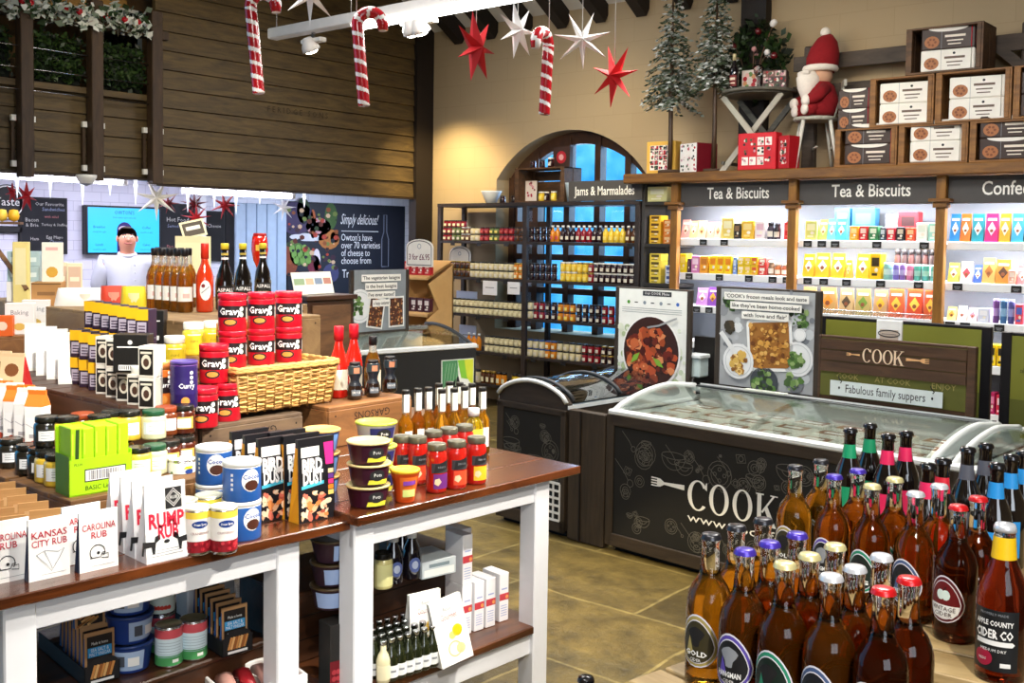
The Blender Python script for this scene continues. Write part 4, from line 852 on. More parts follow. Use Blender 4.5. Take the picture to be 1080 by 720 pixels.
p0 = atz(171, 588, .88); bx = Vector((-math.cos(RZ1), -math.sin(RZ1), 0))
for k in range(4): K.put(p0+bx*.062*k, TRZ, 'white spice pouch with bull drawing and red letters, ' + ('front one', 'directly behind the front pouch', 'third back in its row', 'rearmost of its row')[k], 'white spice pouches in a row')
# --- small rub cards
def d_card(lines, pic):
    def f(mb, w, h, o):
        q = lambda x, z: dict(up(0, o), o=tuple(Vector(o['o'])+Vector(o['u'])*x+Vector(o['v'])*z+Vector((.0004, 0, 0)))); PK = C('#b92438', .5)
        for k, t in enumerate(lines): mb.text(t, .022, PK, fit=w*(.86 if len(t) > 5 else .4), bold=.01, **q(0, h*(.73-.14*k)))
        if pic == 'helmet':
            mb.ring(.019, .0022, INK, a0=-.6, a1=3.9, n=16, **q(-.004, h*.3)); mb.stroke([(-.018, -.012), (.008, -.012), (.012, -.002), (.02, -.002)], .0022, INK, **q(-.004, h*.3))
            mb.stroke([(.01, -.006), (.026, -.006), (.026, -.017), (.01, -.014)], .002, INK, **q(-.004, h*.3)); mb.disc(.004, INK, n=8, **q(-.002, h*.29))
        else: mb.stroke([(-.03, .012), (-.01, .02), (.02, .012), (.034, .018), (.02, -.006), (.004, -.03), (-.008, -.012), (-.03, .012)], .0016, GREYP, **q(0, h*.33)); mb.stroke([(-.012, .02), (.006, -.024)], .0014, GREYP, **q(0, h*.33))
        mb.stroke([(-w*.2, 0), (w*.4, 0)], .001, GREYP, **q(0, h*.08))
    return f
for nm, ln, pic, spots in (('Carolina', ('CAROLINA', 'RUB'), 'helmet', ((102, 599, 'nearest the spice pouches'), (84, 592, 'half hidden behind another white packet'), (7, 612, 'cut off by the left edge of the photo'))),
                           ('Kansas', ('KANSAS', 'CITY RUB'), 'map', ((50, 608, 'between the two helmet packets'),))):
    K = Kind(pouch('rub_packet', 'packet', .094, .028, .142, WHITE, C('#26314a', .5), d_card(ln, pic), lean=.25))
    for x, y, s in spots: place(K, x, y, .88, 'white rub packet %s %s' % ('with helmet drawing' if pic == 'helmet' else 'with map drawing', s), 'white rub packets')
# --- cranberry cans
def d_can(mb, r, h):
    mb.cpoly([(.021*math.cos(a*PI/8), h*.66+.0095*math.sin(a*PI/8)) for a in range(16)], C('#143a86', .4), r); mb.ctext('Ocean Spray', .009, WHITE, r+.0006, h*.66, fit=.032, bold=.02)
    mb.ctext('CRANBERRY', .009, C('#9a6a6a', .5), r, h*.47, fit=.05)
    rr = random.Random(2)
    for k in range(26): x, z, s = rr.uniform(-.04, .04), h*rr.uniform(.1, .26), .005; mb.cpoly([(x+s*math.cos(a), z+s*math.sin(a)) for a in (0, 1.2, 2.4, 3.6, 4.8)], C(rr.choice(('#a01a2a', '#c83a44', '#7d101c')), .35, var=0), r+.0003*(k % 3))
K = Kind(tin('cranberry_can', 'can', .034, .118, [(.06, SILVER), (.3, C('#8a1622', .4)), (.78, C('#f1eee8', .5)), (.92, C('#f2d84a', .5)), (.95, SILVER)], C('#f0ecd8', .4), C('#e9e4c8', .3, .3), d_can))
for x, y, s in ((208, 582, 'left of the front pair'), (236, 581, 'right of the front pair, against the blue tubs')): place(K, x, y, .88, 'yellow-topped cranberry can, ' + s, 'small cranberry cans', rz=-.35)
p = atz(208, 582, .88)
for k in range(2): K.put(p + bx*.085 + Vector((.0, .01+.072*k, 0)), -.35, 'cranberry can behind the front pair, ' + ('beside the spice pouches', 'nearer the blue tubs')[k], 'small cranberry cans')
K = Kind(tin('white_can', 'can', .041, .13, [(.05, SILVER), (.93, C('#f3f2ee', .5)), (.96, SILVER)], C('#efeee6', .35), SILVER, lambda mb, r, h: (mb.cpoly([(.02+.014*math.cos(a), h*.74+.008*math.sin(a)) for a in [i*PI/6 for i in range(12)]], C('#1c3f8c', .4), r), mb.cpoly([(.01, h*.86), (.0, h*.8), (.03, h*.8), (.034, h*.86)][::-1], YEL, r), [mb.cpoly([(.02+.008*(k % 3)+.006*math.cos(a), h*(.1+.06*(k//3))+.006*math.sin(a)) for a in (0, 1.2, 2.4, 3.6, 4.8)], RED, r+.0003*k) for k in range(9)], mb.cpoly([(-.035+.006*math.cos(a), h*.7+.007*math.sin(a)) for a in (0, 1.5, 3, 4.5)], C('#5d7a5a', .5), r))))
place(K, 192, 528, .88, 'tall white can standing behind the cranberry cans', rz=-.5)
# --- blue tubs
def d_tub(mb, r, h):
    mb.cpoly([(.012+.026*math.cos(a), h*.55+.03*math.sin(a)) for a in [i*PI/8 for i in range(16)]], WHITE, r); mb.cpoly([(.014+.02*math.cos(a), h*.42+.014*math.sin(a)) for a in [i*PI/6 for i in range(12)]], C('#4a2416', .5), r+.0006); mb.ctext('Cocoa', .018, BLUE, r+.0008, h*.64, a=.012/r, bold=.02)
    for k in range(4): mb.patch(r, -.85, -.72, h*(.3+.12*k), h*(.37+.12*k), LABW, 2)
def d_tub2(mb, r, h): d_tub(mb, r, h)
K = Kind(tin('drink_tub', 'tub', .05, .103, [(.86, C('#2a5fae', .35)), (.88, WHITE)], WHITE, WHITE, d_tub))
p = atz(255, 566, .88)
K.put(p, -.25, 'blue drink tub at the bottom of the front stack', 'blue drink tubs'); K.put(p+Vector((0, 0, .104)), -.35, 'blue drink tub with white lid on top of the front stack', 'blue drink tubs')
p = atz(232, 548, .88)+Vector((-.03, 0, 0)); K.put(p, -.6, 'blue drink tub hidden low behind the cranberry cans', 'blue drink tubs'); K.put(p+Vector((0, 0, .104)), -.7, 'blue drink tub on the rear stack, by the crate', 'blue drink tubs')
# --- bird dust bags
def d_bird(mb, w, h, o):
    q = lambda x, z, e=.0004: dict(o, o=tuple(Vector(o['o'])+Vector(o['u'])*x+Vector(o['v'])*z+Vector((e, 0, 0))))
    mb.quad((-w*.42, h*.78), (w*.08, h*.9), WHITE, **q(0, 0)); mb.quad((-w*.38, h*.81), (w*.02, h*.87), C('#f3cfe0', .5), **q(0, 0, .0006))
    mb.text('BIRD', .05, WHITE, fit=w*.56, bold=.05, **q(-w*.12, h*.67)); mb.text('DUST', .05, WHITE, fit=w*.56, bold=.05, **q(-w*.1, h*.52))
    mb.poly([(-w*.42, h*.4), (w*.2, h*.435), (w*.2, h*.475), (-w*.42, h*.44)], C('#4cc0da', .5), **q(0, 0)); mb.poly([(w*.26, h*.66), (w*.47, h*.66), (w*.47, h*.93), (w*.2, h*.93)], C('#e02a86', .5), **q(0, 0))
    for k, c in enumerate(('#f0d0a0', '#6a3a9a', '#e0357a', '#e88a2a', '#f0d070')): mb.quad((w*.32, h*(.55-.065*k)), (w*.47, h*(.605-.065*k)), C(c, .5), **q(0, 0))
    rr = random.Random(9)
    for k in range(34):
        x, z, a, s = rr.uniform(-.4, .3)*w, h*rr.uniform(.03, .36), rr.uniform(0, 6.28), rr.uniform(.008, .017)
        mb.poly([(x+s*(math.cos(a)*u-math.sin(a)*v), z+s*(math.sin(a)*u+math.cos(a)*v)) for u, v in ((-1, 0), (-.2, .5), (.7, .45), (1, 0), (.7, -.45), (-.2, -.5))], C(rr.choice(('#e9b48a', '#d9705a', '#f2d9b8', '#b9543e', '#e58a4a')), .5, var=0), **q(0, 0, .0004+.00003*k))
K = Kind(pouch('seasoning_bag', 'bag', .122, .05, .235, C('#17161b', .45), C('#e9a01e', .5), d_bird, topd=.012, lean=.3))
for c, (x, y, n, lab) in enumerate(((288, 546, 3, 'left'), (329, 547, 3, 'right'))):
    p = atz(x, y, .88)
    for k in range(n): K.put(p+bx*.07*k, TRZ, 'black seasoning bag with coloured petals, %s of the %s row' % (('front', 'middle', 'rear')[k], lab), 'black seasoning bags')
# --- pudding bowls, orange cup
def d_bowl(mb, r, h): mb.cpoly([(.024*math.cos(a*PI/8), h*.54+.016*math.sin(a*PI/8)) for a in range(16)], INK, r+.001); mb.ctext('Pots', .014, WHITE, r+.0016, h*.55); mb.cpoly([(-.03, h*.14), (.03, h*.14), (.034, h*.34), (-.026, h*.34)], C('#d9d23a', .5), r+.0005)
KB = Kind(bowl('dessert_bowl', 'bowl', .051, .061, .0635, C('#43122c', .35), C('#d9c88a', .35), C('#3a0f26', .4), d_bowl))
p = atz(388, 532, .9)
for k in range(3): KB.put(p+Vector((.004*(k % 2), 0, .064*k)), -.3, 'dark purple dessert bowl, %s of three in the front stack' % ('lowest', 'middle', 'topmost')[k], 'dark dessert bowls')
KG = Kind(bowl('dessert_bowl', 'bowl', .05, .061, .072, C('#d9dce6', .35), C('#c3d24a', .35), C('#2b2f6b', .4), d_bowl))
p2 = p+Vector((-.11, .13, 0))
for k in range(3): KG.put(p2+Vector((0, 0, .0725*k)), -.3, 'pale dessert bowl with green lid, %s' % ('hidden at the foot of the rear stack', 'second up in the rear stack', 'showing above the dark bowls')[k], 'pale dessert bowls')
KU = Kind(bowl('dessert_bowl', 'bowl', .046, .056, .07, C('#2b4fa0', .35), C('#e3b566', .4), C('#6f96d6', .4)))
p = atz(345, 525, .88)
for k in range(3): KU.put(p+Vector((-.03, 0, .071*k)), -.3, 'blue dessert bowl behind the black bags, %s' % ('lowest', 'middle', 'topmost')[k] + ' of its stack', 'blue dessert bowls')
K = Kind(bowl('noodle_cup', 'cup', .028, .042, .098, C('#e2541c', .4), C('#f2b52c', .4), C('#e8702a', .4), lambda mb, r, h: (mb.cpoly([(-.02, h*.2), (.02, h*.2), (.022, h*.42), (-.02, h*.42)], C('#c9d27a', .5), r-.003), mb.cpoly([(-.02, h*.55), (.02, h*.58), (.02, h*.7), (-.02, h*.68)], C('#7a3a9a', .5), r+.002))))
place(K, 427, 528, .9, 'orange noodle cup with yellow lid in front of the sauce jars', rz=-.4)
# --- red sauce jars
def d_sauce(col):
    return lambda mb, r, h: (mb.patch(r, -.7, .95, h*.1, h*.4, C(col, .5), 10), mb.cpoly([(-.022, h*.42), (.03, h*.5), (.03, h*.68), (-.018, h*.6)], INK, r+.0004), mb.ctext('sauce', .013, GREYP, r+.001, h*.55, a=.1), mb.cpoly([(-.01+.012*math.cos(a), h*.24+.012*math.sin(a)) for a in (0, 1.2, 2.4, 3.6, 4.8)], C('#e9c9a0', .5), r+.0006))
REDS = C('#b01c14', .12, coat=1)
KS = {c: Kind(jar('sauce_jar', 'jar', .033, .15, REDS, C('#6e6a58', .3, .5), C('#3a3a3e', .5), (.42, .62), .9, .12, d_sauce(c))) for c in ('#6b2a7a', '#d94a2a', '#e8b82a')}
for x, y, c, s in ((460, 518, '#6b2a7a', 'with purple label, leftmost of the front three'), (481, 514, '#d94a2a', 'with red label, middle of the front three'), (502, 509, '#e8b82a', 'with yellow label, rightmost of the front three'), (424, 508, '#6b2a7a', 'directly behind the orange cup'), (440, 509, '#d94a2a', 'between the orange cup and the front three')):
    place(KS[c], x, y, .9, 'tall red sauce jar ' + s, 'red sauce jars', rz=-.35)
p = atz(468, 505, .9)
for k in range(3): KS['#d94a2a'].put(p+Vector((-.06, .01+.075*k, 0)), -.35, 'red sauce jar in the second row, %s from left' % ORD[k], 'red sauce jars')
# --- oil bottles
OIL = liq('#e09a1c'); OILD = liq('#c8741a'); CLR = C('#f2f4f0', .05, 0, .8, 1.3, var=0)
def oil_prof(r=.028): return [(r*.9, 0), (r, .006), (r, .115), (r*.9, .13), (r*.5, .148), (.0125, .16), (.0125, .232)]
def d_oil(mb): mb.patch(.0284, -.5, .5, .03, .1, WHITE, 6)
def d_oiln(mb): mb.lathe([(.0135, .165), (.0135, .225)], CLR, 12, caps=False); mb.patch(.0142, -.9, .9, .165, .228, C('#f0efe9', .5), 6)
KO = [Kind(bottle('oil_bottle', 'bottle', oil_prof(), [m]*4+[m, CLR], C('#191919', .35), (.0145, .228, .243), d_oil, d_oiln, 14)) for m in (OIL, OILD)]
for k, (x, y) in enumerate(((428, 411), (441, 409), (452, 408), (463, 404), (466, 410), (474, 402), (479, 409), (485, 403), (490, 407), (498, 404), (509, 408))):
    q = atz(x, y, .9+.243); KO[k % 2].put((q.x, q.y, .9), -.3, 'slim amber oil bottle with black cap, %s from left' % ORD[k], 'slim amber oil bottles')
YO = bottle('oil_bottle', 'bottle', [(.03, 0), (.034, .005), (.034, .13), (.028, .145), (.018, .155), (.018, .165)], liq('#f2c91c'), WHITE, (.02, .163, .19), lambda mb: (mb.patch(.0345, -.8, .8, .02, .12, C('#f2e04a', .5), 10), [mb.cpoly([(-.018+.012*(k % 4)+.004*math.cos(a), .03+.025*(k//4)+.007*math.sin(a)) for a in (0, 1.6, 3.1, 4.7)], C('#3a3a1c' if k % 2 else '#f6f3e0', .5), .0348+.0001*k) for k in range(12)]))
Kind(YO).put(atz(499, 487, .9), -.3, 'squat yellow oil bottle with white cap, right of the sauce jars')
# --- bottles on the warm crate
SB = [(.02, 0), (.029, .006), (.031, .03), (.026, .055), (.018, .068), (.018, .078), (.026, .1), (.027, .13), (.02, .136)]
K = Kind(bottle('sauce_bottle', 'bottle', SB, [C('#1b100d', .1, coat=1)]*3+[C('#20242c', .25)]*5, BLACK, (.022, .134, .146), lambda mb: (mb.patch(.0318, -.6, .6, .018, .04, C('#5d6670', .5), 6), mb.ctext('SAUCE', .011, WHITE, .0322, .03)), lambda mb: (mb.patch(.0278, -1.2, 1.2, .1, .13, C('#27343a', .4), 8), mb.patch(.0282, -.35, .5, .104, .126, C('#b9785a', .5), 4))))
for x, y, s in ((374, 421, 'nearest the basket'), (393, 418, 'middle one'), (411, 413, 'at the end of the crate')): place(K, x, y, 1.05, 'small waisted black sauce bottle on the warm crate, ' + s, 'waisted sauce bottles', rz=-.5)
RB = [(.03, 0), (.033, .006), (.034, .1), (.028, .14), (.018, .17), (.014, .19), (.014, .225)]
KR = Kind(bottle('chilli_bottle', 'bottle', RB, C('#c81a10', .12, coat=1), C('#d0182a', .35), (.017, .2, .25), lambda mb: (mb.patch(.0346, -.8, .8, .03, .1, CREAM, 8),)))
for k, (x, y) in enumerate(((360, 345), (376, 343))): q = atz(x, y, 1.05+.28); KR.put((q.x-.05, q.y+.03, 1.05), -.4, 'bright red chilli sauce bottle behind the black ones, %s of the pair' % ('left', 'right')[k], 'red chilli bottles', 1.12)
q = atz(398, 356, 1.05+.235)
Kind(bottle('dressing_bottle', 'bottle', RB, [liq('#b07a2a')]*4+[CLR]*2, BLACK, (.0165, .2, .235), lambda mb: (mb.patch(.0346, -.9, .9, .02, .1, CREAM, 8), mb.patch(.035, -.5, .3, .04, .09, C('#8a5a3a', .5), 5)))).put((q.x-.07, q.y+.04, 1.05), -.4, 'golden dressing bottle with black cap beside the red chilli bottles')
# --- red tins: on the crate and in the basket
def d_red(mb, r, h):
    mb.patch(r, -1.5, 1.5, h*.36, h*.68, C('#1c1113', .4), 16); mb.ctext('Gravy', .034, WHITE, r+.0006, h*.52, a=-.42, bold=.02)
    for z in (.44, .59): mb.cpoly([(.022+.0085*math.cos(a*PI/5), h*z+.0085*math.sin(a*PI/5)) for a in range(10)], C('#cfe0d4', .5), r+.0008)
    mb.cpoly([(-.02+.026*math.cos(a*PI/6), h*.24+.014*math.sin(a*PI/6)) for a in range(12)], INK, r+.0004); mb.cpoly([(-.02+.02*math.cos(a*PI/6), h*.24+.009*math.sin(a*PI/6)) for a in range(12)], C('#d98a3a', .5), r+.0008)
    mb.patch(r+.0005, 1.0, 1.35, h*.3, h*.62, C('#c9d6d2', .5), 4)
KT = Kind(tin('gravy_drum', 'drum', .05, .132, [(.8, C('#b80f24', .3, coat=.4)), (.82, C('#c8122a', .3))], C('#d8223a', .3, coat=.4), C('#d41a30', .25, coat=.5), d_red))
pa, pb = atz(214, 449, 1.035), atz(242, 443, 1.035)
KT.put(pa, -.3, 'red gravy drum on the grey crate, front left of the lower pair', 'red gravy drums'); KT.put(pb+Vector((-.02, 0, 0)), -.3, 'red gravy drum on the grey crate, touching the basket', 'red gravy drums'); KT.put((pa+pb)/2+Vector((-.06, .03, .133)), -.3, 'red gravy drum balanced on top of the lower pair', 'red gravy drums')
BX0, BX1 = -3.58, -3.05; by = atz(268, 443, 1.05).y; by1 = atz(358, 425, 1.05).y
for i in range(3):
    for j in range(2):
        KT.put((-3.19, by+.075+.125*i, 1.2055+.1325*j), -.35, 'red gravy drum in the wicker basket, %s column from left, %s' % (ORD[i], ('lower', 'upper')[j]), 'red gravy drums')
# --- the wicker basket
t = thing('wicker_basket', 'pale wicker basket of red drums bridging the two crates', 'basket', (0, 0, 1.052)); WK = C('#c79c58', .55, var=.45, scale=40); WK2 = C('#8f6a34', .55, var=.4, scale=40)
corner = [(BX1, by), (BX1, by1), (BX0, by1), (BX0, by)]; BH = .15; cx, cy = (BX0+BX1)/2, (by+by1)/2
def outline(f, m=None):
    out = []
    for k in range(4):
        (x0, y0), (x1, y1) = corner[k], corner[(k+1) % 4]; L = math.hypot(x1-x0, y1-y0); n = max(4, int(L/.02))
        out += [(cx+(x0+(x1-x0)*i/n-cx)*f, cy+(y0+(y1-y0)*i/n-cy)*f) for i in range(n)]
    return out
mb = MB(); NR = 17
for r in range(NR):
    f = .93+.07*r/NR; z = .008+BH*r/NR; P = outline(f); n = len(P)
    mb.tube([(x+(x-cx)/abs(x-cx or 1)*.0*i, y, z+.0035*math.sin(i*PI/2+r*PI)) if False else (cx+(x-cx)*(1+.014*math.sin(i*PI/2+r*PI)), cy+(y-cy)*(1+.014*math.sin(i*PI/2+r*PI)), z+.002*math.sin(i*1.3+r)) for i, (x, y) in enumerate(P)], .0052, WK if r % 3 else WK2, 5, True)
mb.build('weave', t)
mb = MB(); P0, P1 = outline(.93), outline(1.0)
for i in range(0, len(P0), 2): mb.tube([(P0[i][0], P0[i][1], 0), (P1[i][0], P1[i][1], BH)], .005, WK2, 5)
mb.build('stakes', t)
mb = MB(); P = outline(1.01)
for k in range(3): mb.tube([(x, y, BH+.006+.007*math.sin(i*1.05+k*2.1)) for i, (x, y) in enumerate(P)], .008, WK, 6, True)
mb.build('rim', t)
mb = MB(); mb.box(cx-(cx-BX0)*.92, cy-(cy-by)*.92, .002, cx+(cx-BX0)*.92, cy+(cy-by)*.92, .082, C('#8a6a3c', .8), .005); mb.build('base', t)
# --- yellow jars and amber tins
PY = C('#e8cf3a', .3, coat=.4)
KY = Kind(jar('lemon_curd_jar', 'jar', .042, .125, PY, C('#f4f1e0', .4), C('#d9be2a', .45), (.2, .6), .9, .2, lambda mb, r, h: (mb.ctext('curd', .018, C('#8a7a1c', .5), r, h*.45), mb.patch(r, -.6, .6, h*.62, h*.65, PAPER, 6))))
for x0, x1, zt_, s in ((-3.555, -3.455, 1.22, 'yellow jars'), (-3.452, -3.35, 1.2, 'curry tins'), (-3.26, -3.11, 1.205, 'red drums')):
    mb = MB(); mb.box(x0, by+.02, 1.1345, x1, by+(.3 if x1 < -3.2 else .4), zt_, C('#8a6a3c', .8), .003); single(mb, 'cardboard_riser', 'brown card riser inside the basket under the '+s, 'riser', (0, 0, 0))
for x, y, z, s in ((204, 374, 1.2205, 'left of the pair in the basket'), (225, 372, 1.2205, 'right of the pair in the basket'), (184, 389, 1.175, 'in front of the tall pale crate'), (151, 425, 1.12, 'at the corner of the dark crate step')): place(KY, x, y, z, 'bright yellow jar with cream lid, ' + s, 'yellow jars', rz=-.5)
def d_curry(c): return lambda mb, r, h: (mb.patch(r, -1.5, 1.5, h*.3, h*.66, C(c, .4), 14), mb.ctext('Curry', .022, WHITE, r+.0006, h*.48, a=.1, bold=.02), mb.cpoly([(.014*math.cos(a*PI/5), h*.16+.014*math.sin(a*PI/5)) for a in range(10)], C('#d98a3a', .5), r+.0006), [mb.cpoly([(.02+.006*math.cos(a*PI/4), h*(.56+.1*k)+.006*math.sin(a*PI/4)) for a in range(8)], PAPER, r+.0009) for k in (0, 1, 2)])
KA = Kind(tin('spice_tin', 'tin', .038, .145, [(.8, C('#d8702a', .35)), (.82, ORANGE)], C('#d9a060', .35), C('#e88a4a', .35), d_curry('#241415')))
KP = Kind(tin('spice_tin', 'tin', .043, .152, [(.9, C('#2b1c5c', .35)), (.92, PURPLE)], C('#5a4a8a', .35), C('#46327d', .35), d_curry('#2b1c5c')))
place(KA, 171, 427, 1.12, 'orange topped curry tin beside the yellow corner jar', 'spice tins', rz=-.45); place(KP, 194, 429, 1.12, 'tall dark violet curry tin behind the green lidded jars', 'spice tins', rz=-.45)
for k, (x, y, s) in enumerate(((239, 380, 'left one showing above the red drums'), (256, 378, 'right one showing above the red drums'))): place(KA, x, y, 1.2005, 'orange topped curry tin in the basket, ' + s, 'spice tins', rz=-.4)
# --- boxed goods stepped up on the dark crate
def d_ybox(mb, x, w, h): o = (x, 0, 0); mb.quad((-w*.5, h*.62), (w*.5, h), C('#f2b81c', .45), o, **UF); mb.quad((-w*.36, h*.14), (w*.36, h*.56), C('#b3aab9', .5), (x+.0003, 0, 0), **UF); [mb.stroke([(-w*.26, h*(.22+.1*k)), (w*.26, h*(.22+.1*k))], .004, C('#3a2440', .5), (x+.0006, 0, 0), **UF) for k in range(3)]
def d_bbox(mb, x, w, h): o = (x, 0, 0); mb.quad((-w*.42, h*.08), (w*.42, h*.9), C('#1a1817', .45), o, **UF); mb.disc(w*.3, C('#d9d2c0', .5), (x+.0003, 0, h*.5), ry=h*.24, n=14, **UF); mb.disc(w*.18, C('#4a3226', .5), (x+.0006, 0, h*.48), ry=h*.14, n=10, **UF); mb.quad((-w*.34, h*.76), (w*.34, h*.83), C('#d9d2c0', .5), (x+.0003, 0, 0), **UF)
def d_bbig(mb, x, w, h): mb.quad((-w*.48, h*.02), (w*.48, h*.98), C('#141312', .45), (x, 0, 0), **UF); mb.quad((-w*.38, h*.66), (w*.38, h*.69), WHITE, (x+.0003, 0, 0), **UF); mb.disc(w*.07, WHITE, (x+.0003, 0, h*.8), n=10, **UF); mb.quad((-w*.34, h*.06), (w*.34, h*.2), WHITE, (x+.0003, 0, 0), **UF); [mb.quad((-w*.3+w*.06*k, h*.08), (-w*.275+w*.06*k, h*.18), INK, (x+.0006, 0, 0), **UF) for k in range(10)]
YB_ = Kind(carton('dessert_box', 'box', .06, .047, .1, C('#2c1c30', .45), d_ybox)); BB_ = Kind(carton('biscuit_box', 'box', .075, .056, .1, C('#e3ddd0', .5), d_bbox)); BG_ = Kind(carton('biscuit_box', 'box', .08, .11, .125, C('#1b1918', .45), d_bbig))
A_, B_ = atz(74, 406, 1.12), atz(149, 432, 1.12); ed = (B_-A_); rzk = -1.02
ncol = 8
for c in range(ncol):
    p = A_ + ed*(c/(ncol-1.)) + Vector((-.02, .05, 0))
    for l in range(1 if c in (5, 6) else 2):
        k = YB_ if c < 3 else BB_; s = 'yellow and plum dessert box' if c < 3 else 'black and cream biscuit box'
        k.put(p+Vector((0, 0, .101*l)), rzk, s+', %s column along the dark crate, %s layer' % (ORD[c], ('bottom', 'second')[l]), 'boxes along the dark crate')
for c in range(7):
    p = atz(71+10.6*c, 350, 1.322); p = A_ + ed*((c-.3)/8.) + Vector((-.05, .13, 0)); p.z = 1.322
    YB_.put(p, rzk, 'yellow and plum dessert box in the top row, %s from left' % ORD[c], 'boxes in the top row')
    for l in range(2): YB_.put(p-Vector((0, 0, .101*(l+1))), rzk, 'yellow and plum box under the top row, %s column, %s one' % (ORD[c], ('upper', 'lower')[l]), 'boxes under the top row')
for px, py, z, s in ((160, 392, 1.12, 'black biscuit box beside the tall pale crate'),): q = atz(px, py, z); BG_.put(q, -.75, s, 'large black boxes')
q = A_+ed*.79+Vector((-.03, .05, 0)); q.z = 1.2215; BG_.put(q, -.8, 'black biscuit box with white barcode on top of the dark crate stacks', 'large black boxes')
mb = MB(); mb.box(-.05, -.05, 0, .05, .05, .138, C('#1c1a19', .5), .002); mb.quad((-.04, .03), (.04, .06), YEL, (.0506, 0, 0), **UF); mb.quad((-.04, .08), (.04, .11), C('#b89a4a', .5), (.0506, 0, 0), **UF); q = atz(184, 389, 1.175); single(mb, 'biscuit_box', 'black and gold biscuit box under the lone yellow jar', 'box', (q.x, q.y, 1.0355), -.5)
q = atz(160, 392, 1.12); BG_.put(q+Vector((0, 0, .126)), -.75, 'black biscuit box stacked beside the tall pale crate', 'large black boxes')
# --- jars of mustard and tapenade on the first crate
def d_jl(mb, r, h): mb.patch(r, -.62, .62, h*.24, h*.56, LABW, 8); [mb.patch(r+.0003, -.4, .4, h*(.32+.08*k), h*(.34+.08*k), GREYP, 4) for k in range(3)]
MJ = lambda body, lid, lab=LABW: Kind(jar('condiment_jar', 'jar', .037, .088, body, lid, lab, (.2, .62), .9, .17, d_jl))
LID = C('#24231f', .25, .3); JM = MJ(MUST, LID); JD = MJ(C('#1d1b16', .15, coat=.6), LID, C('#2b2a28', .5)); JG = MJ(C('#c9c7a0', .25, coat=.4), C('#1e4a30', .35), C('#cfd9dc', .5)); JA = MJ(C('#6b3216', .2, coat=.5), C('#8a3a1c', .35), C('#e8e3d2', .5)); JB = MJ(C('#4a1d10', .2, coat=.5), LID, C('#c9a04a', .5))
names = {id(JM): 'yellow mustard jar', id(JD): 'black tapenade jar', id(JG): 'pale jar with green lid', id(JA): 'brown relish jar with rust lid', id(JB): 'dark chutney jar with gold label'}
low = ((12, 492, JD, 'at the far left end'), (30, 499, JD, 'second from the left end'), (43, 503, JD, 'by the stacked mustard'), (51, 507, JM, 'left of the lime box'), (61, 511, JM, 'touching the lime box'), (147, 502, JM, 'right of the lime box'), (163, 499, JG, 'with a twin stacked on it'), (178, 494, JB, 'behind the white can'), (194, 489, JB, 'against the grey crate'), (88, 497, JM, 'hidden behind the lime box'), (108, 494, JA, 'hidden by the lime box'), (128, 490, JM, 'hidden behind the right half of the lime box'))
for x, y, k, s in low: place(k, x, y, .97, names[id(k)]+' on the crate, '+s, 'condiment jars', rz=-.5)
upz = ((50, 470, JD, 'behind the front mustard'), (71, 470, JM, 'standing above the lime box'), (87, 466, JA, 'between two mustard jars'), (105, 468, JM, 'over the middle of the lime box'), (119, 463, JM, 'behind the lime box'), (136, 463, JM, 'over the right end of the lime box'), (162, 462, JG, 'on top of its twin'), (175, 458, JA, 'next to the green lidded jar'), (193, 456, JB, 'beside the red drums'))
for i, (x, y, k, s) in enumerate(upz):
    q = atz(x, y, 1.0585); k.put(q, -.5, names[id(k)]+' in the upper layer, '+s, 'condiment jars')
# --- lime green display box
t = thing('display_box', 'lime green cardboard display box with a barcode panel', 'display box', tuple(atz(108, 519, .97)+Vector((-.045, 0, 0))), RZ1)
mb = MB(); W_, H0, H1 = .175, .1, .185; LM2 = C('#8cc010', .5)
mb.box(-.045, -W_/2, 0, .045, W_/2, .004, LM2); mb.box(.043, -W_/2, 0, .045, W_/2, H0, LIME); mb.box(-.045, -W_/2, 0, -.043, W_/2, H1, LIME); mb.box(-.045, -W_/2, 0, .045, -W_/2+.002, H0*1.1, C('#5d8a10', .5)); mb.box(-.045, W_/2-.002, 0, .045, W_/2, H0*1.1, LIME)
mb.quad((-W_*.26, .035), (W_*.4, .07), INK, (.0455, 0, 0), **UF); mb.quad((-W_*.245, .038), (W_*.385, .067), WHITE, (.0457, 0, 0), **UF)
rr = random.Random(3); y = -W_*.2
while y < W_*.34: w_ = rr.choice((.001, .002, .003)); mb.quad((y, .04), (y+w_, .065), C('#5a5a64', .5), (.046, 0, 0), **UF); y += w_+rr.choice((.0015, .003))
mb.text('BASIC Limes', .017, C('#2f4a0a', .5), (.0458, .0, .018), **UF); mb.text('PLU4', .01, INK, (.0458, -W_*.36, .085), **UF); mb.build('tray', t)
for k in range(5): mb = MB(); w_ = (W_-.012)/5; y = -W_/2+.006+w_*k; mb.box(-.04, y+.001, .005, .04, y+w_-.001, H1-.004*(k % 2), LIME, .002); mb.quad((y+.004, .11), (y+.008, .17), C('#c3ea3a', .5), (.0405, 0, 0), **UF); mb.build('carton', t)
mb = MB(); mb.poly([(-.006, .1), (.004, .1), (.006, .18), (-.004, .18)], C('#2a4a18', .5), (.041, -W_*.36, 0), **UF); mb.build('leaf_mark', t)
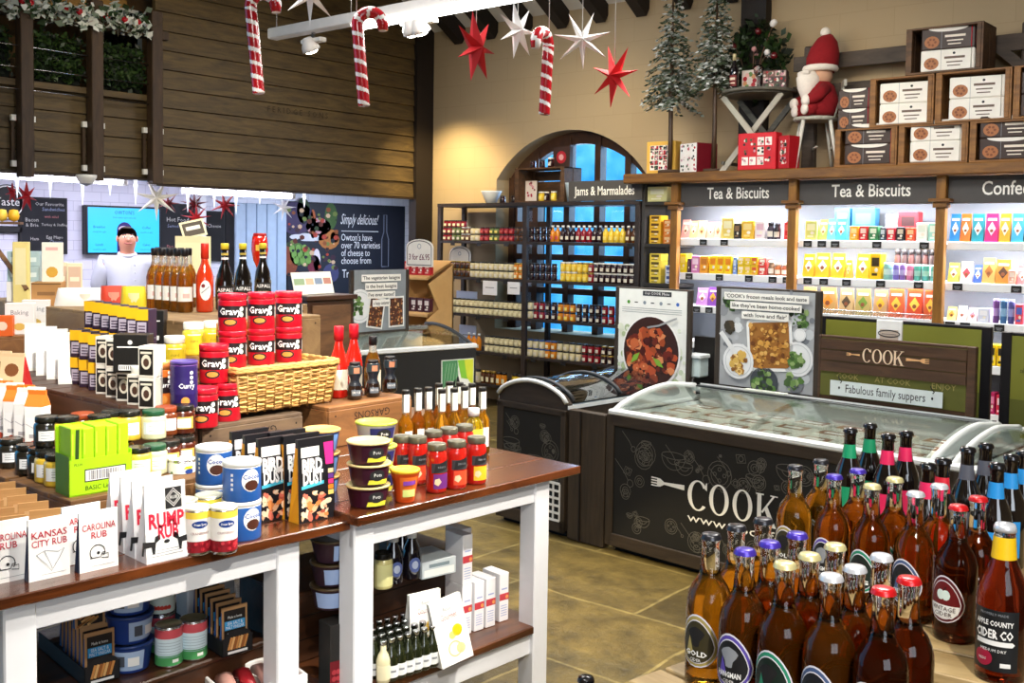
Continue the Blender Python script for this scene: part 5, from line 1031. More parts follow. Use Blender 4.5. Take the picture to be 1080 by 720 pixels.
# --- rows of kraft sachets at the front left
def d_sach(mb, w, h, o):
    q = dict(up(0, o)); mb.quad((-w*.4, h*.1), (w*.4, h*.62), C('#3a2c26', .4), **q); mb.quad((-w*.3, h*.66), (w*.3, h*.84), C('#caa070', .5), **q); q = up(0, q); mb.quad((-w*.3, h*.2), (w*.3, h*.26), GREYP, **q); mb.quad((-w*.22, h*.4), (w*.22, h*.48), GREYP, **q)
KK = [Kind(pouch('spice_sachet', 'sachet', .07, .045, .125, KRAFT, C(c, .5), d_sach, lean=.5)) for c in ('#c22a1c', '#2a5fae', '#c9a070')]
for i in range(5):
    for j in range(4):
        KK[(1 if (i, j) == (3, 3) else 0 if (i*2+j) % 3 == 0 else 2)].put((-2.5-.088*i, .93+.085*j+.012*i, .88), -.35, 'small kraft spice sachet, %s row from the packets, %s from left' % (ORD[i], ORD[j]), 'kraft spice sachets')
KJ = Kind(jar('honey_jar', 'jar', .028, .09, C('#b5651a', .15, coat=.8), C('#c2a43a', .3, .6), CREAM, (.2, .6), .9, .18))
for x, y, s in ((25, 604, 'left of the three behind the packets'), (53, 595, 'middle of the three behind the packets'), (86, 585, 'right of the three behind the packets')): place(KJ, x, y-6, .88, 'amber jar with gold lid, ' + s, 'gold lidded jars', rz=-.4)
# ------------------------------------------------------------------ goods on the tall pale crate and at the far left
CID = [(.03, 0), (.036, .006), (.037, .15), (.03, .178), (.016, .205), (.0135, .225), (.0135, .27)]
KC = Kind(bottle('juice_bottle', 'bottle', CID, [liq('#e8922a'), liq('#e8922a'), liq('#eea030'), liq('#f0b040'), CLR, CLR], BLACK, (.0155, .25, .284), lambda mb: (mb.patch(.0374, -1.0, 1.0, .05, .115, C('#f3efe6', .5), 8), mb.patch(.0377, -.3, .5, .065, .085, C('#e9b8b0', .5), 4))))
zt = 1.33
for r in range(2):
    for k in range(5):
        q = atz(163+8*k+4*r, 326+.8*k-5*r, zt); KC.put(q, -.5, 'amber juice bottle with black cap, %s row, %s from left' % (('front', 'rear')[r], ORD[k]), 'amber juice bottles')
KR2 = Kind(bottle('cordial_bottle', 'bottle', [(.03, 0), (.038, .006), (.039, .16), (.03, .19), (.017, .22), (.015, .24), (.015, .29)], C('#d63a16', .1, coat=1), C('#d8301c', .35), (.0175, .24, .31), lambda mb: (mb.cpoly([(.026*math.cos(a*PI/8), .1+.045*math.sin(a*PI/8)) for a in range(16)], WHITE, .0395), mb.cpoly([(-.01+.009*math.cos(a*PI/4), .12+.009*math.sin(a*PI/4)) for a in range(8)], C('#7a1a22', .5), .0399), mb.cpoly([(-.018, .085), (.018, .115), (.018, .12), (-.018, .09)], GREYP, .0399))))
KR2.put(atz(216, 329, zt), -.5, 'red cordial bottle with round white label on the tall crate')
BV = [(.034, 0), (.042, .008), (.043, .12), (.036, .165), (.02, .21), (.016, .23), (.016, .285)]
KV = Kind(bottle('vinegar_bottle', 'bottle', BV, C('#120d0b', .08, coat=1), C('#e8d23a', .35), (.0185, .282, .31), lambda mb: (mb.patch(.0434, -.9, .9, .02, .115, C('#16130f', .5), 10), mb.ctext('ASPALL', .024, WHITE, .0439, .095, bold=.02), mb.ctext('BALSAMIC', .013, C('#9db07a', .5), .0439, .068), mb.ctext('VINEGAR', .016, WHITE, .0439, .045)), lambda mb: (mb.patch(.0168, -2, 2, .235, .245, WHITE, 8), mb.patch(.0168, -2, 2, .255, .265, C('#c9b04a', .5), 8))))
for k, (x, y) in enumerate(((237, 327), (256, 325), (277, 321))): KV.put(atz(x, y, zt), -.5, 'black vinegar bottle with yellow cap, %s of the three' % ('left', 'middle', 'right')[k], 'black vinegar bottles')
q = atz(265, 318, zt)
Kind(bottle('liqueur_bottle', 'bottle', [(.028, 0), (.03, .01), (.008, .1), (.006, .16), (.034, .22), (.043, .27), (.042, .31), (.036, .345)], C('#d4220e', .12, coat=1), C('#b81a12', .35), (.034, .343, .36), lambda mb: (mb.patch(.044, -.6, .3, .27, .3, C('#f2c24a', .4), 5),))).put((q.x+.1, q.y-.02, zt), -.5, 'red goblet shaped bottle in front of the black vinegar bottles')
t = pouch('grain_bag', 'bag', .17, .11, .34, C('#efe2b0', .5), C('#e8d8a0', .5), lambda mb, w, h, o: (mb.quad((-w*.5, 0), (w*.5, h*.3), C('#c8781e', .5), **o),))
Kind(t).put(atz(214, 322, zt)+Vector((-.12, .02, 0)), -.5, 'tall cream paper bag with an orange foot behind the red cordial')
mb = MB(); mb.T = Matrix.Rotation(-.35, 4, 'Y') @ Matrix.Rotation(.25, 4, 'X'); mb.box(0, -.06, 0, .004, .06, .09, C('#e8dfb0', .5)); mb.quad((-.05, .01), (.05, .08), C('#4a4030', .6), (.0045, 0, 0), **UF); mb.quad((-.035, .04), (.035, .06), CREAM, (.005, 0, 0), **UF)
q = atz(214, 322, zt)+Vector((-.14, .05, .335)); single(mb, 'price_card', 'tilted price card clipped on top of the tall cream bag', 'card', q, -.5)
# loose soft packs at the back
def soft(name, w, d, h, c1, c2):
    mb = MB(); N = 10; V = []
    for j in range(6):
        v = j/5
        for k in range(16): a = 2*PI*k/16; s = (1-.55*v**3)*(1+.05*math.sin(3*a+j)); V.append((d/2*s*math.copysign(abs(math.cos(a))**.6, math.cos(a)), w/2*(1-.12*v)*math.copysign(abs(math.sin(a))**.6, math.sin(a)), h*v))
    mb.add(V, [(j*16+k, j*16+(k+1) % 16, (j+1)*16+(k+1) % 16, (j+1)*16+k) for j in range(5) for k in range(16)], C(c1, .5), True); mb.add(V, [tuple(range(16))[::-1], tuple(range(80, 96))], C(c1, .5)); mb.patch(d/2*1.02, -.5, .5, h*.25, h*.7, C(c2, .5), 6); return mb
for k, (x, y, w, h, c1, c2, s) in enumerate(((90, 322, .28, .085, '#f6f3ee', '#f1ead8', 'wide white soft pack lying in front of the chef'), (120, 322, .13, .095, '#d9452c', '#e8a08a', 'red and white soft pack beside the wide white one'), (141, 324, .12, .1, '#f0d02a', '#f6ecb0', 'yellow soft pack beside the amber juice bottles'))):
    single(soft('soft_pack', w, .1, h, c1, c2), 'soft_pack', s, 'pack', atz(x, y, zt), -.5)
K = Kind(carton('cracker_box', 'box', .05, .075, .19, C('#efe2c0', .5), lambda mb, x, w, h: (mb.quad((-w*.4, h*.1), (w*.4, h*.9), C('#d9b8a0', .5), (x, 0, 0), **UF), mb.quad((-w*.3, h*.5), (w*.3, h*.62), C('#f2e8d0', .5), (x+.0003, 0, 0), **UF))))
for k, x in enumerate((52, 64, 79)): place(K, x, 313+1.2*k, zt, 'pale pink and cream cracker box behind the white pack, %s of three' % ('left', 'middle', 'right')[k], 'cracker boxes', rz=-.5)
# stand at the far left edge
crate('wooden_crate', 'plain crate at the far left under the white goods', -5.65, 1.76, .88, -4.645, 2.3, 1.22, wood('#6b4526', '#96673a', (1, 4, 4), .6))
ZL = 1.22
def cbox(mb, x, w, h): mb.quad((-w*.3, h*.45), (w*.3, h*.6), C('#8a6238', .7), (x, 0, 0), **UF); mb.quad((-w*.5, h*.92), (w*.5, h*.96), C('#5d4022', .7), (x, 0, 0), **UF)
Kind(carton('cardboard_box', 'box', .16, .13, .11, C('#b5844c', .7), cbox)).put(atz(32, 322, 1.33)+Vector((0, .09, 0)), -.6, 'brown cardboard box below the chalkboard')
p = atz(32, 322, 1.33)+Vector((0, .09, 0))
Kind(carton('tall_carton', 'carton', .05, .09, .19, C('#f6f2e2', .5), lambda mb, x, w, h: (mb.disc(w*.3, C('#d9a83a', .5), (x, 0, h*.25), ry=h*.14, n=10), mb.quad((-w*.3, h*.8), (w*.3, h*.88), C('#e8b8b0', .5), (x, 0, 0), **UF)))).put(p+Vector((-.0, .02, .1105)), -.6, 'white carton with golden print standing on the cardboard box')
Kind(carton('tall_carton', 'carton', .06, .07, .3, C('#efdc8a', .5), lambda mb, x, w, h: mb.quad((-w*.35, h*.3), (w*.35, h*.9), C('#f2e6b0', .5), (x, 0, 0), **UF))).put(p+Vector((-.22, -.03, 0)), -.6, 'tall pale yellow carton behind the cardboard box')
K = Kind(carton('tea_caddy', 'box', .1, .15, .075, C('#a9c2c9', .45), lambda mb, x, w, h: mb.quad((-w*.4, h*.3), (w*.4, h*.6), C('#dbe8ea', .5), (x, 0, 0), **UF)))
crate('wooden_crate', 'small crate under the tan baking bags', -4.15, 1.58, .972, -3.72, 1.738, 1.12, CR1)
p = atz(8, 318, 1.33)+Vector((0, .09, 0))
Kind(carton('white_carton', 'carton', .1, .16, .1, C('#f7f5f0', .5), lambda mb, x, w, h: mb.disc(w*.2, C('#ecd98a', .5), (x, 0, h*.35), ry=h*.2, n=10))).put(p, -.6, 'white carton under the blue-grey boxes at the left edge')
for k in range(2): K.put(p+Vector((0, 0, .101+.076*k)), -.6, '%s blue-grey box stacked at the left edge of the photo' % ('lower', 'upper')[k], 'blue-grey boxes')
mb = MB(); mb.bar((0, -.14, .0), (0, .1, .0), .09, .012, CR1); mb.bar((0.02, -.1, .0), (.22, .16, -.33), .03, .02, CR1, (0, 1, 0)); mb.bar((0.0, -.1, -.005), (-.1, -.1, -.2), .03, .02, CR1)
for k, c in enumerate(('#e8b02a', '#d9922a', '#efc84a', '#e8b02a')): mb.lathe([(.0, -.03), (.022, -.02), (.028, 0), (.02, .03), (0, .034)], C(c, .4), 10, (0.01, -.1+.055*k, .036))
single(mb, 'slanted_rack', 'slanted wooden rack with golden fruit jellies at the left edge', 'rack', p+Vector((-.12, -.07, .101+.152+.14)), -.6)
# white pointed flour pouches along the dark crate
cols = ('#e07a2a', '#d9603a', '#b8a8a0', '#3a78b0')
for k, (x, y) in enumerate(((26, 390), (38, 395), (49, 399), (61, 404))):
    kk = Kind(pouch('flour_pouch', 'pouch', .075, .11, .19, C('#f6f1e8', .5), C(cols[k], .5), lambda mb, w, h, o: (mb.quad((-w*.4, h*.05), (w*.4, h*.5), C('#fbf9f4', .5), **o),), topd=.012, lean=.35))
    kk.put(atz(x, y, 1.121)+Vector((0, .045, 0)), -.5, 'white pointed flour pouch with %s gusset on the dark crate' % ('orange', 'red-orange', 'grey', 'blue')[k], 'white flour pouches')
def d_wh(mb, x, w, h): mb.quad((-w*.42, h*.5), (w*.42, h*.9), C('#f7f6f3', .5), (x, 0, 0), **UF); mb.text('Baking', .03, GREYP, (x+.0003, 0, h*.7), fit=w*.6, **UF); mb.disc(w*.2, C('#d9b85a', .5), (x+.0003, 0, h*.25), ry=h*.12, n=10)
K = Kind(carton('white_carton', 'carton', .06, .12, .14, C('#f4f2ee', .5), d_wh))
for k, (x, y) in enumerate(((22, 352), (39, 347))): place(K, x, y, ZL, 'white baking carton behind the flour pouches, %s one' % ('left', 'right')[k], 'white baking cartons', rz=-.6)
Kind(carton('orange_packet', 'packet', .05, .08, .09, C('#e8641c', .5), lambda mb, x, w, h: mb.disc(w*.25, C('#f6d8c0', .5), (x, 0, h*.5), n=10))).put(atz(4, 354, ZL), -.6, 'orange packet at the left edge beside the white baking carton')
K = Kind(pouch('bread_mix_bag', 'bag', .09, .07, .13, C('#e2c49a', .6), C('#c22a2a', .5), lambda mb, w, h, o: (mb.disc(w*.3, C('#7a4a26', .6), n=12, ry=h*.18, **dict(o, o=tuple(Vector(o['o'])+Vector(o['v'])*h*.55))),)))
for k, (x, y) in enumerate(((3, 407), (17, 410))): K.put(atz(x, y, 1.121), -1.0, 'tan baking mix bag with red gusset, %s one' % ('left', 'right')[k], 'tan baking bags')
# white gable cartons on the second slatted crate
def d_gab(mb, x, w, h): mb.quad((-w*.44, h*.02), (w*.44, h*.76), C('#fdfcfa', .5), (x, 0, 0), **UF); mb.stroke([(-w*.4, h*.62), (0, h*.54), (w*.4, h*.62)], .003, C('#c8c8cc', .5), (x+.0004, 0, 0), **UF); mb.disc(w*.17, C('#c8503a', .5), (x+.0004, 0, h*.2), n=8); mb.quad((-w*.22, h*.32), (w*.22, h*.4), C('#b0b0b6', .5), (x+.0004, 0, 0), **UF)
def gable(c):
    t = NEW('snack_carton', 'carton'); mb = MB(); w, d, h = .062, .05, .15; mb.box(-d/2, -w/2, 0, d/2, w/2, h, C('#f7f5f2', .5), .0015); mb.build('carton_body', t)
    mb = MB(); mb.prism([(-d/2, 0), (d/2, 0), (.004, .036), (.004, .05), (-.004, .05), (-.004, .036)], C(c, .5), (0, w/2, h), (1, 0, 0), (0, 0, 1), -w); mb.build('gable_top', t)
    mb = MB(); d_gab(mb, d/2+.0006, w, h); mb.build('printed_front', t); return t
KG1, KG2 = Kind(gable('#ee7a2a')), Kind(gable('#f4efe6'))
n = 0
for r in range(2):
    for k in range(5):
        q = atz(40-11.5*k, 476-3.2*k, .97)+Vector((-.07*r, .03*r, 0)); (KG1 if (k+r) % 2 == 0 else KG2).put(q, -1.0, '%s gable top white snack carton, %s row, %s from right' % ('orange' if (k+r) % 2 == 0 else 'cream', ('front', 'rear')[r], ORD[k]), 'white snack cartons')
mb = MB(); rr = random.Random(12)
K = Kind(single(soft('x', .12, .09, .045, '#f8f7f4', '#eeeeea'), 'sugar_pack', '-', 'pack', (0, 0, 0)))
for k, (x, y) in enumerate(((55, 432), (68, 430), (80, 428), (92, 432))): K.put(atz(x, y, 1.02)+Vector((0, 0, -.05)), -1.0, 'small white soft pack along the foot of the dark crate, %s from left' % ORD[k], 'small white packs')
# ------------------------------------------------------------------ lower shelf of the nearer table
ZS = .511
def d_ss(mb, w, h, o):
    q = dict(up(0, o)); mb.quad((-w*.42, h*.04), (w*.42, h*.92), C('#221c1a', .45), **q); q = up(0, q); mb.quad((-w*.4, h*.48), (w*.4, h*.68), C('#3a9ad2', .5), **q); q = up(0, q)
    at = lambda z: dict(q, o=tuple(Vector(q['o'])+Vector(q['v'])*z)); mb.text('SEA SALT &', .013, WHITE, fit=w*.6, **at(h*.62)); mb.text('MALT VINEGAR', .013, WHITE, fit=w*.7, **at(h*.53)); mb.text('Made at home', .011, WHITE, fit=w*.55, **at(h*.76)); mb.text('seasoning', .01, WHITE, fit=w*.6, **at(h*.4))
    rr = random.Random(1)
    for k in range(9): x, z = rr.uniform(-.3, .3)*w, h*rr.uniform(.08, .28); mb.stroke([(x-.012, z-.006), (x+.012, z+.006)], .006, C(rr.choice(('#c98a4a', '#e0b070', '#9a5a2a')), .5), **q)
K = Kind(pouch('seasoning_sachet', 'sachet', .078, .018, .125, C('#b08458', .6), C('#2a4f86', .5), d_ss, topd=.004, lean=.2))
def d_rack(mb): pass
for nm, (px, py), n, s, z0 in (('A', (104, 716), 7, 'at the left leg', .513), ('B', (246, 686), 6, 'at the right end', .513)):
    p = atz(px, py, z0+.0); 
    for k in range(n): K.put(p+Vector((-.045*k, .012*k, .006)), -.12, 'brown seasoning sachet, %s in the shelf tray %s' % (ORD[k], s), 'seasoning sachets under the table')
    t = thing('sachet_tray', 'black card tray of sachets on the low shelf, ' + s, 'tray', p, -.12, 'sachet trays'); mb = MB(); L_ = .045*n
    mb.box(-L_, -.046, 0, .026, .046, .004, INK); mb.box(-L_, -.046, 0, .026, -.043, .045, INK); mb.box(-L_, .043, 0, .026, .046, .045, INK); mb.build('tray', t)
    mb = MB(); mb.box(.0235, -.046, 0, .026, .046, .05, INK); mb.disc(.04, INK, (.0262, 0, .05), ry=.02, n=14, a0=0, a1=PI)
    for i in range(7): mb.stroke([(-.028+.008*i, .016), (-.018+.008*i, .05)], .007, C(('#c98a4a', '#e0b070', '#9a5a2a')[i % 3], .5), (.0265, 0, 0), **UF)
    mb.quad((-.03, .004), (.03, .011), WHITE, (.0266, 0, 0), **UF); mb.build('front_flap', t)
p = atz(104, 716, .513)+Vector((-.04, -.005, .135)); K.put(p, -.12, 'brown seasoning sachet resting on top of the left tray', 'seasoning sachets under the table')
KN = Kind(bowl('soup_tub', 'tub', .05, .06, .078, C('#2a4590', .35), C('#20386f', .35), C('#a9c0e0', .5), lambda mb, r, h: (mb.cpoly([(-.03, h*.3), (-.008, h*.3), (-.008, h*.65), (-.03, h*.65)], C('#4a4f5a', .5), r), mb.cpoly([(.0, h*.3), (.03, h*.3), (.03, h*.6), (.0, h*.6)], WHITE, r))))
p = atz(139, 704, ZS)
for k in range(3): KN.put(p+Vector((-.01, 0, .0785*k)), -.6+.8*(k == 1), 'blue soup tub on the low shelf, %s of the stack' % ('lowest', 'middle', 'topmost')[k], 'blue soup tubs')
def d_pz(mb, r, h): mb.ctext('PIZZA', .02, C('#1d3a2c', .5), r, h*.74, bold=.03); mb.ctext('SAUCE', .018, C('#1d3a2c', .5), r, h*.54, bold=.03); [mb.cpoly([(-.02+.01*k+.007*math.cos(a), h*.2+.007*math.sin(a)) for a in (0, 1.3, 2.6, 3.9, 5.2)], C('#c83a2a', .5), r+.0003*k) for k in range(5)]
def d_gr(mb, r, h): [mb.patch(r, -.9, .9, h*(.26+.07*k), h*(.275+.07*k), C('#9fb4c0', .5), 6) for k in range(6)]; mb.cpoly([(.008, h*.12), (.026, h*.12), (.026, h*.2), (.008, h*.2)], WHITE, r)
KGR = Kind(tin('tomato_can', 'can', .037, .11, [(.05, SILVER), (.3, C('#4a9a5a', .45)), (.72, C('#cfe2ea', .45)), (.94, C('#c8505a', .45)), (.96, SILVER)], C('#b9b08a', .3, .8), SILVER, d_gr))
KPZ = Kind(tin('tomato_can', 'can', .037, .11, [(.05, SILVER), (.94, C('#cfd8cc', .45)), (.96, SILVER)], SILVER, SILVER, d_pz))
for x, y, s in ((178, 699, 'left'), (204, 692, 'right')): place(KGR, x, y, ZS, 'green and red banded can on the low shelf, %s of the front pair' % s, 'banded cans', rz=-.5)
p = (atz(178, 699, ZS)+atz(204, 692, ZS))/2+Vector((-.1, .0, 0))
KGR.put(p, -.5, 'banded can behind the front pair, under the pizza sauce', 'banded cans'); KPZ.put(p+Vector((0, 0, .1105)), -.5, 'pizza sauce can raised on the rear banded can')
t = thing('meat_tray', 'white tray of red wrapped sausages on the bottom shelf', 'tray', atz(268, 728, .411), -.2)
mb = MB(); mb.box(-.09, -.12, 0, .09, .12, .012, WHITE, .004)
for a in ((-.09, -.12, -.08, .12), (.08, -.12, .09, .12), (-.08, -.12, .08, -.11), (-.08, .11, .08, .12)): mb.box(a[0], a[1], .01, a[2], a[3], .05, WHITE, .003)
mb.build('tray', t)
for k in range(4): mb = MB(); y = -.08+.052*k; mb.tube([(-.06, y, .035), (-.02, y+.008, .045), (.03, y-.004, .045), (.06, y, .036)], [.012, .02, .02, .012], C('#a8202a' if k % 2 else '#c8968a', .4), 8); mb.build('sausage', t)
# ------------------------------------------------------------------ lower shelf of the farther table
ZT = .381; ZU = .603
def cyllab(r, h, c): return lambda mb: mb.patch(r*1.01, -1.2, 1.2, h*.12, h*.42, c, 8)
MINI = [(.018, 0), (.021, .004), (.021, .066), (.016, .082), (.0085, .095), (.0085, .115)]
KM = Kind(bottle('mixer_bottle', 'bottle', MINI, C('#1f2412', .08, coat=1), SILVER, (.0105, .112, .125), lambda mb: (mb.patch(.0213, -1.3, 1.3, .012, .048, C('#eceff0', .5), 8), mb.patch(.0216, -.4, .4, .028, .034, GREYP, 3)), None, 12))
KMC = Kind(bottle('mixer_bottle', 'bottle', MINI, C('#e2d9b0', .1, coat=1), SILVER, (.0105, .112, .125), lambda mb: mb.patch(.0213, -1.3, 1.3, .012, .055, C('#ece4c0', .5), 8), None, 12))
for c in range(7):
    for r in range(4):
        q = atz(404+8.6*c, 719-2.9*c, ZT)+Vector((-.047*r, .004*r, 0)); (KMC if c == 0 and r == 0 else KM).put(q, -.4, ('pale cream' if c == 0 and r == 0 else 'dark green')+' mixer bottle with silver cap, %s row, %s from left' % (ORD[r], ORD[c]), 'small mixer bottles')
def d_coco(mb, w, h, o):
    at = lambda x, z: dict(up(0, o), o=tuple(Vector(o['o'])+Vector(o['u'])*x+Vector(o['v'])*z+Vector((.0004, 0, 0))))
    mb.text('Gourmet', .026, C('#b98a8a', .5), fit=w*.5, **at(0, h*.72)); mb.text('flour', .016, GREYP, **at(0, h*.84)); mb.disc(.018, YEL, n=12, **at(.02, h*.48)); mb.disc(.012, C('#f2dc7a', .5), n=10, **at(.0, h*.43))
    mb.ring(.024, .004, C('#d9c88a', .5), **at(.0, h*.22)); mb.disc(.016, C('#e8d29a', .5), n=10, **at(.02, h*.2))
Kd = Kind(pouch('flour_bag', 'bag', .115, .06, .2, C('#f7f6f2', .45), C('#eceae4', .5), d_coco, topd=.014, lean=.35))
p = atz(478, 696, ZT); Kd.put(p, -.25, 'white flour bag leaning forward on the shelf beside the mixer bottles', 'white flour bags', rot=(.16, -.12, -.25)); p2 = p+Vector((-.11, -.03, 0)); Kd.put(p2, -.2, 'white flour bag standing behind the leaning one', 'white flour bags')
def d_cm(mb, x, w, h): mb.quad((-w*.5, h*.44), (w*.5, h*.58), C('#c8404a', .5), (x, 0, 0), **UF); mb.disc(w*.16, C('#e8a05a', .5), (x+.0003, w*.28, h*.5), n=8); [mb.quad((-w*.36, h*(.12+.05*k)), (w*.3, h*(.135+.05*k)), C('#a8b2dc', .5), (x, 0, 0), **UF) for k in range(5)]; mb.quad((-w*.3, h*.66), (w*.3, h*.69), C('#a8b2dc', .5), (x, 0, 0), **UF)
KX = Kind(carton('milk_carton', 'carton', .09, .042, .165, C('#f2f1f4', .45), d_cm))
for k, (x, y) in enumerate(((490, 667), (503, 663), (515, 659), (529, 653))):
    p = atz(x, y, ZT); KX.put(p+Vector((-.03, 0, 0)), -.12, 'white milk carton with red band on the low shelf, %s from left' % ORD[k], 'white milk cartons')
    if k < 2: KX.put(p+Vector((-.03-.06*k, .0, .166)), -.12, 'white milk carton stacked above the low row, %s one' % ('left', 'right')[k], 'white milk cartons')
# goods on the step
BS = [(.026, 0), (.031, .006), (.032, .07), (.026, .1), (.014, .125), (.013, .16)]
K = Kind(bottle('syrup_bottle', 'bottle', BS, C('#16121a', .08, coat=1), LABW, (.0155, .13, .165), lambda mb: (mb.cpoly([(.02*math.cos(a*PI/6), .05+.024*math.sin(a*PI/6)) for a in range(12)], C('#5a6aa8', .5), .0325), mb.cpoly([(.011*math.cos(a*PI/6), .05+.013*math.sin(a*PI/6)) for a in range(12)], C('#c8d2ea', .5), .0328))))
for k, (x, y) in enumerate(((415, 614), (434, 609), (424, 604))): place(K, x, y, ZU, 'dark syrup bottle with round blue label on the step, %s of three' % ('left', 'right', 'rear')[k], 'dark syrup bottles', rz=-.4)
place(Kind(jar('pickle_jar', 'jar', .03, .11, C('#d9cf8a', .2, coat=.5), LID, C('#e8e3a0', .5), (.1, .7), 1.0, .16)), 404, 619, ZU, 'pale yellow jar beside the table leg on the step', rz=-.4)
Kind(carton('grey_box', 'box', .14, .13, .055, C('#c9d2d6', .5), lambda mb, x, w, h: (mb.quad((-w*.44, h*.1), (w*.44, h*.5), WHITE, (x, 0, 0), **UF), mb.quad((-w*.3, h*.6), (w*.3, h*.8), C('#7a8a92', .5), (x, 0, 0), **UF)))).put(atz(462, 605, ZU)+Vector((-.05, 0, 0)), -.2, 'flat grey and white box on the step beside the dark bottles')
Kind(carton('grey_box', 'box', .05, .12, .09, C('#9aa4aa', .5), lambda mb, x, w, h: mb.quad((-w*.36, h*.3), (w*.36, h*.5), C('#5a646a', .5), (x, 0, 0), **UF))).put(atz(450, 590, ZU)+Vector((-.14, 0, 0)), -.2, 'upright grey box behind the flat box on the step')
K = Kind(bowl('pudding_basin', 'bowl', .046, .058, .068, C('#3a2430', .35), C('#4a3a22', .35), C('#9fb6e0', .5)))
p = atz(356, 641, ZU)
for k in range(3): K.put(p+Vector((-.03, .0, .0685*k)), -.8+.5*k, 'dark pudding basin between the two tables, %s of its stack' % ('lowest', 'middle', 'topmost')[k], 'dark pudding basins')
K = Kind(carton('cranberry_box', 'box', .07, .062, .19, C('#2c2a28', .45), lambda mb, x, w, h: (mb.quad((-w*.5, 0), (w*.5, h*.45), C('#7a1420', .5), (x, 0, 0), **UF), mb.quad((w*.1, h*.4), (w*.46, h*.9), C('#8a9296', .5), (x+.0003, 0, 0), **UF), [mb.disc(.008, C('#c8404a', .4), (x+.0006, -w*.3+.014*(k % 4), h*(.08+.1*(k//4))), n=8) for k in range(12)])))
for k, (x, y) in enumerate(((352, 722), (365, 717))): place(K, x, y, ZT, 'dark box with red berries in the gap between the tables, %s one' % ('left', 'right')[k], 'dark berry boxes', rz=-.2)

def atd_c(px, py, D): return CAM + ray(px, py)*D
# dark cabinet with leaflets behind the basket
q = atd_c(352, 311, 6.4); mb = MB(); h = q.z
t = thing('dark_cabinet', 'dark wooden cabinet behind the wicker basket, left of the lasagne poster', 'cabinet', (q.x, q.y, 0), .0)
mb.box(-.35, -.2, 0, 0, .16, h-.03, DKW, .005); mb.build('body', t); mb = MB(); mb.box(-.37, -.22, h-.03, .02, .18, h, DKW, .004); mb.build('top', t)
mb = MB(); mb.box(-.002, -.17, h*.55, .012, .13, h-.06, CR2, .003); mb.build('door', t)
for k in range(4):
    mb = MB(); mb.T = Matrix.Rotation(-.3, 4, 'Y'); mb.box(0, -.05, 0, .004, .05, .14, C('#e6e2d4', .5)); mb.quad((-.04, .06), (.04, .1), C(('#8aa07a', '#c8a88a', '#7a8aa0', '#b07a6a')[k], .5), (.0045, 0, 0), **UF)
    single(mb, 'leaflet', 'cream leaflet standing on the dark cabinet, %s from left' % ORD[k], 'leaflet', (q.x-.1-.02*k, q.y-.17+.085*k, h+.0015), 0, 'leaflets on the cabinet')
# ------------------------------------------------------------------ the tea and biscuit shelving along the back wall
YT = 7.70
def SX(px, z, Y=YT+.05):
    x = aty(px, 250, Y).x
    for _ in range(3): x = aty(px, pr((x, Y, z))[1], Y).x
    return x
OAK = wood('#6b4212', '#9a6a22', (8, 8, 1.2), .5); OAKB = wood('#5d3a12', '#8a5c20', (1.2, 8, 8), .5); SGREY = C('#4a4745', .6); SHW = C('#f1f3f6', .4, var=.03); BACKP = C('#55585f', .6, var=.05)
PX = [-4.715, -3.645, -2.515, -1.39]; XL, XR = -5.09, -1.3; S1, S2, S3, S4, S5 = 1.705, 1.415, 1.14, .84, .5
tu = thing('shelving_unit', 'long oak and grey shelving unit with tea and biscuit signs', 'shelving', (0, 0, 0))
mb = MB(); mb.box(XL, YB-.09, 0, XR, YB-.05, 2.18, BACKP); mb.box(XL, YT+.02, 0, XL+.03, YB-.05, 2.18, C('#3a3838', .6)); mb.build('back_panel', tu)
mb = MB(); mb.box(XL-.1, YT-.14, 2.175, XR, YB-.02, 2.255, OAKB, .008); mb.build('cornice', tu)
for x in PX:
    mb = MB(); mb.box(x-.034, YT-.06, 0, x+.034, YT+.0, 2.175, OAK, .004); mb.box(x-.075, YT-.1, 1.985, x+.075, YT+.01, 2.01, OAKB, .004); mb.box(x-.05, YT-.08, 1.945, x+.05, YT+.005, 1.985, OAKB, .004); mb.build('pillar', tu)
def bay(k): return PX[k]+.036, PX[k+1]-.036
for k, t in enumerate(('Tea & Biscuits', 'Tea & Biscuits', 'Confectionery')):
    a, b = bay(k); mb = MB(); mb.box(a, YT-.015, 1.975, b, YT+.0, 2.17, SGREY, .003); mb.box(a, YT+.0, 1.975, a+.06, YT+.02, 2.17, C('#3a3634', .6))
    c = SX((778, 918, 1064)[k], 2.08, YT-.016); mb.text(t, .135, C('#f4f2ea', .5), (c if k < 2 else SX(1036, 2.07, YT-.016), YT-.0165, 2.075), (1, 0, 0), (0, 0, 1), fit=(.56, .6, .62)[k], bold=.012, align='c' if k < 2 else 'l', res=3); mb.build('sign_panel', tu)
for k in range(3):
    a, b = bay(k)
    for z in (S1, S2, S3, S4, S5): mb = MB(); mb.box(a, YT, z-.058, b, YT+.02, z, SHW, .003); mb.box(a, YT+.02, z-.02, b, YB-.09, z, SHW); mb.build('shelf', tu)
for z in (2.02, 1.655, 1.31, .9): mb = MB(); mb.box(XL+.03, YT+.02, z-.03, PX[0]-.036, YB-.09, z, C('#2e2b29', .6), .003); mb.build('side_shelf', tu)
a, b = bay(1); mb = MB()
for i in range(46): x = a+(b-a)*i/46; mb.bar((x, YT-.012, S3+.0), (x+.03, YT-.012, S3+.03), .005, .005, STEEL)
mb.tube([(a, YT-.012, S3+.032), (b, YT-.012, S3+.032)], .004, STEEL, 6); mb.build('wire_guard', tu)
TK = C('#1d1c1c', .5)
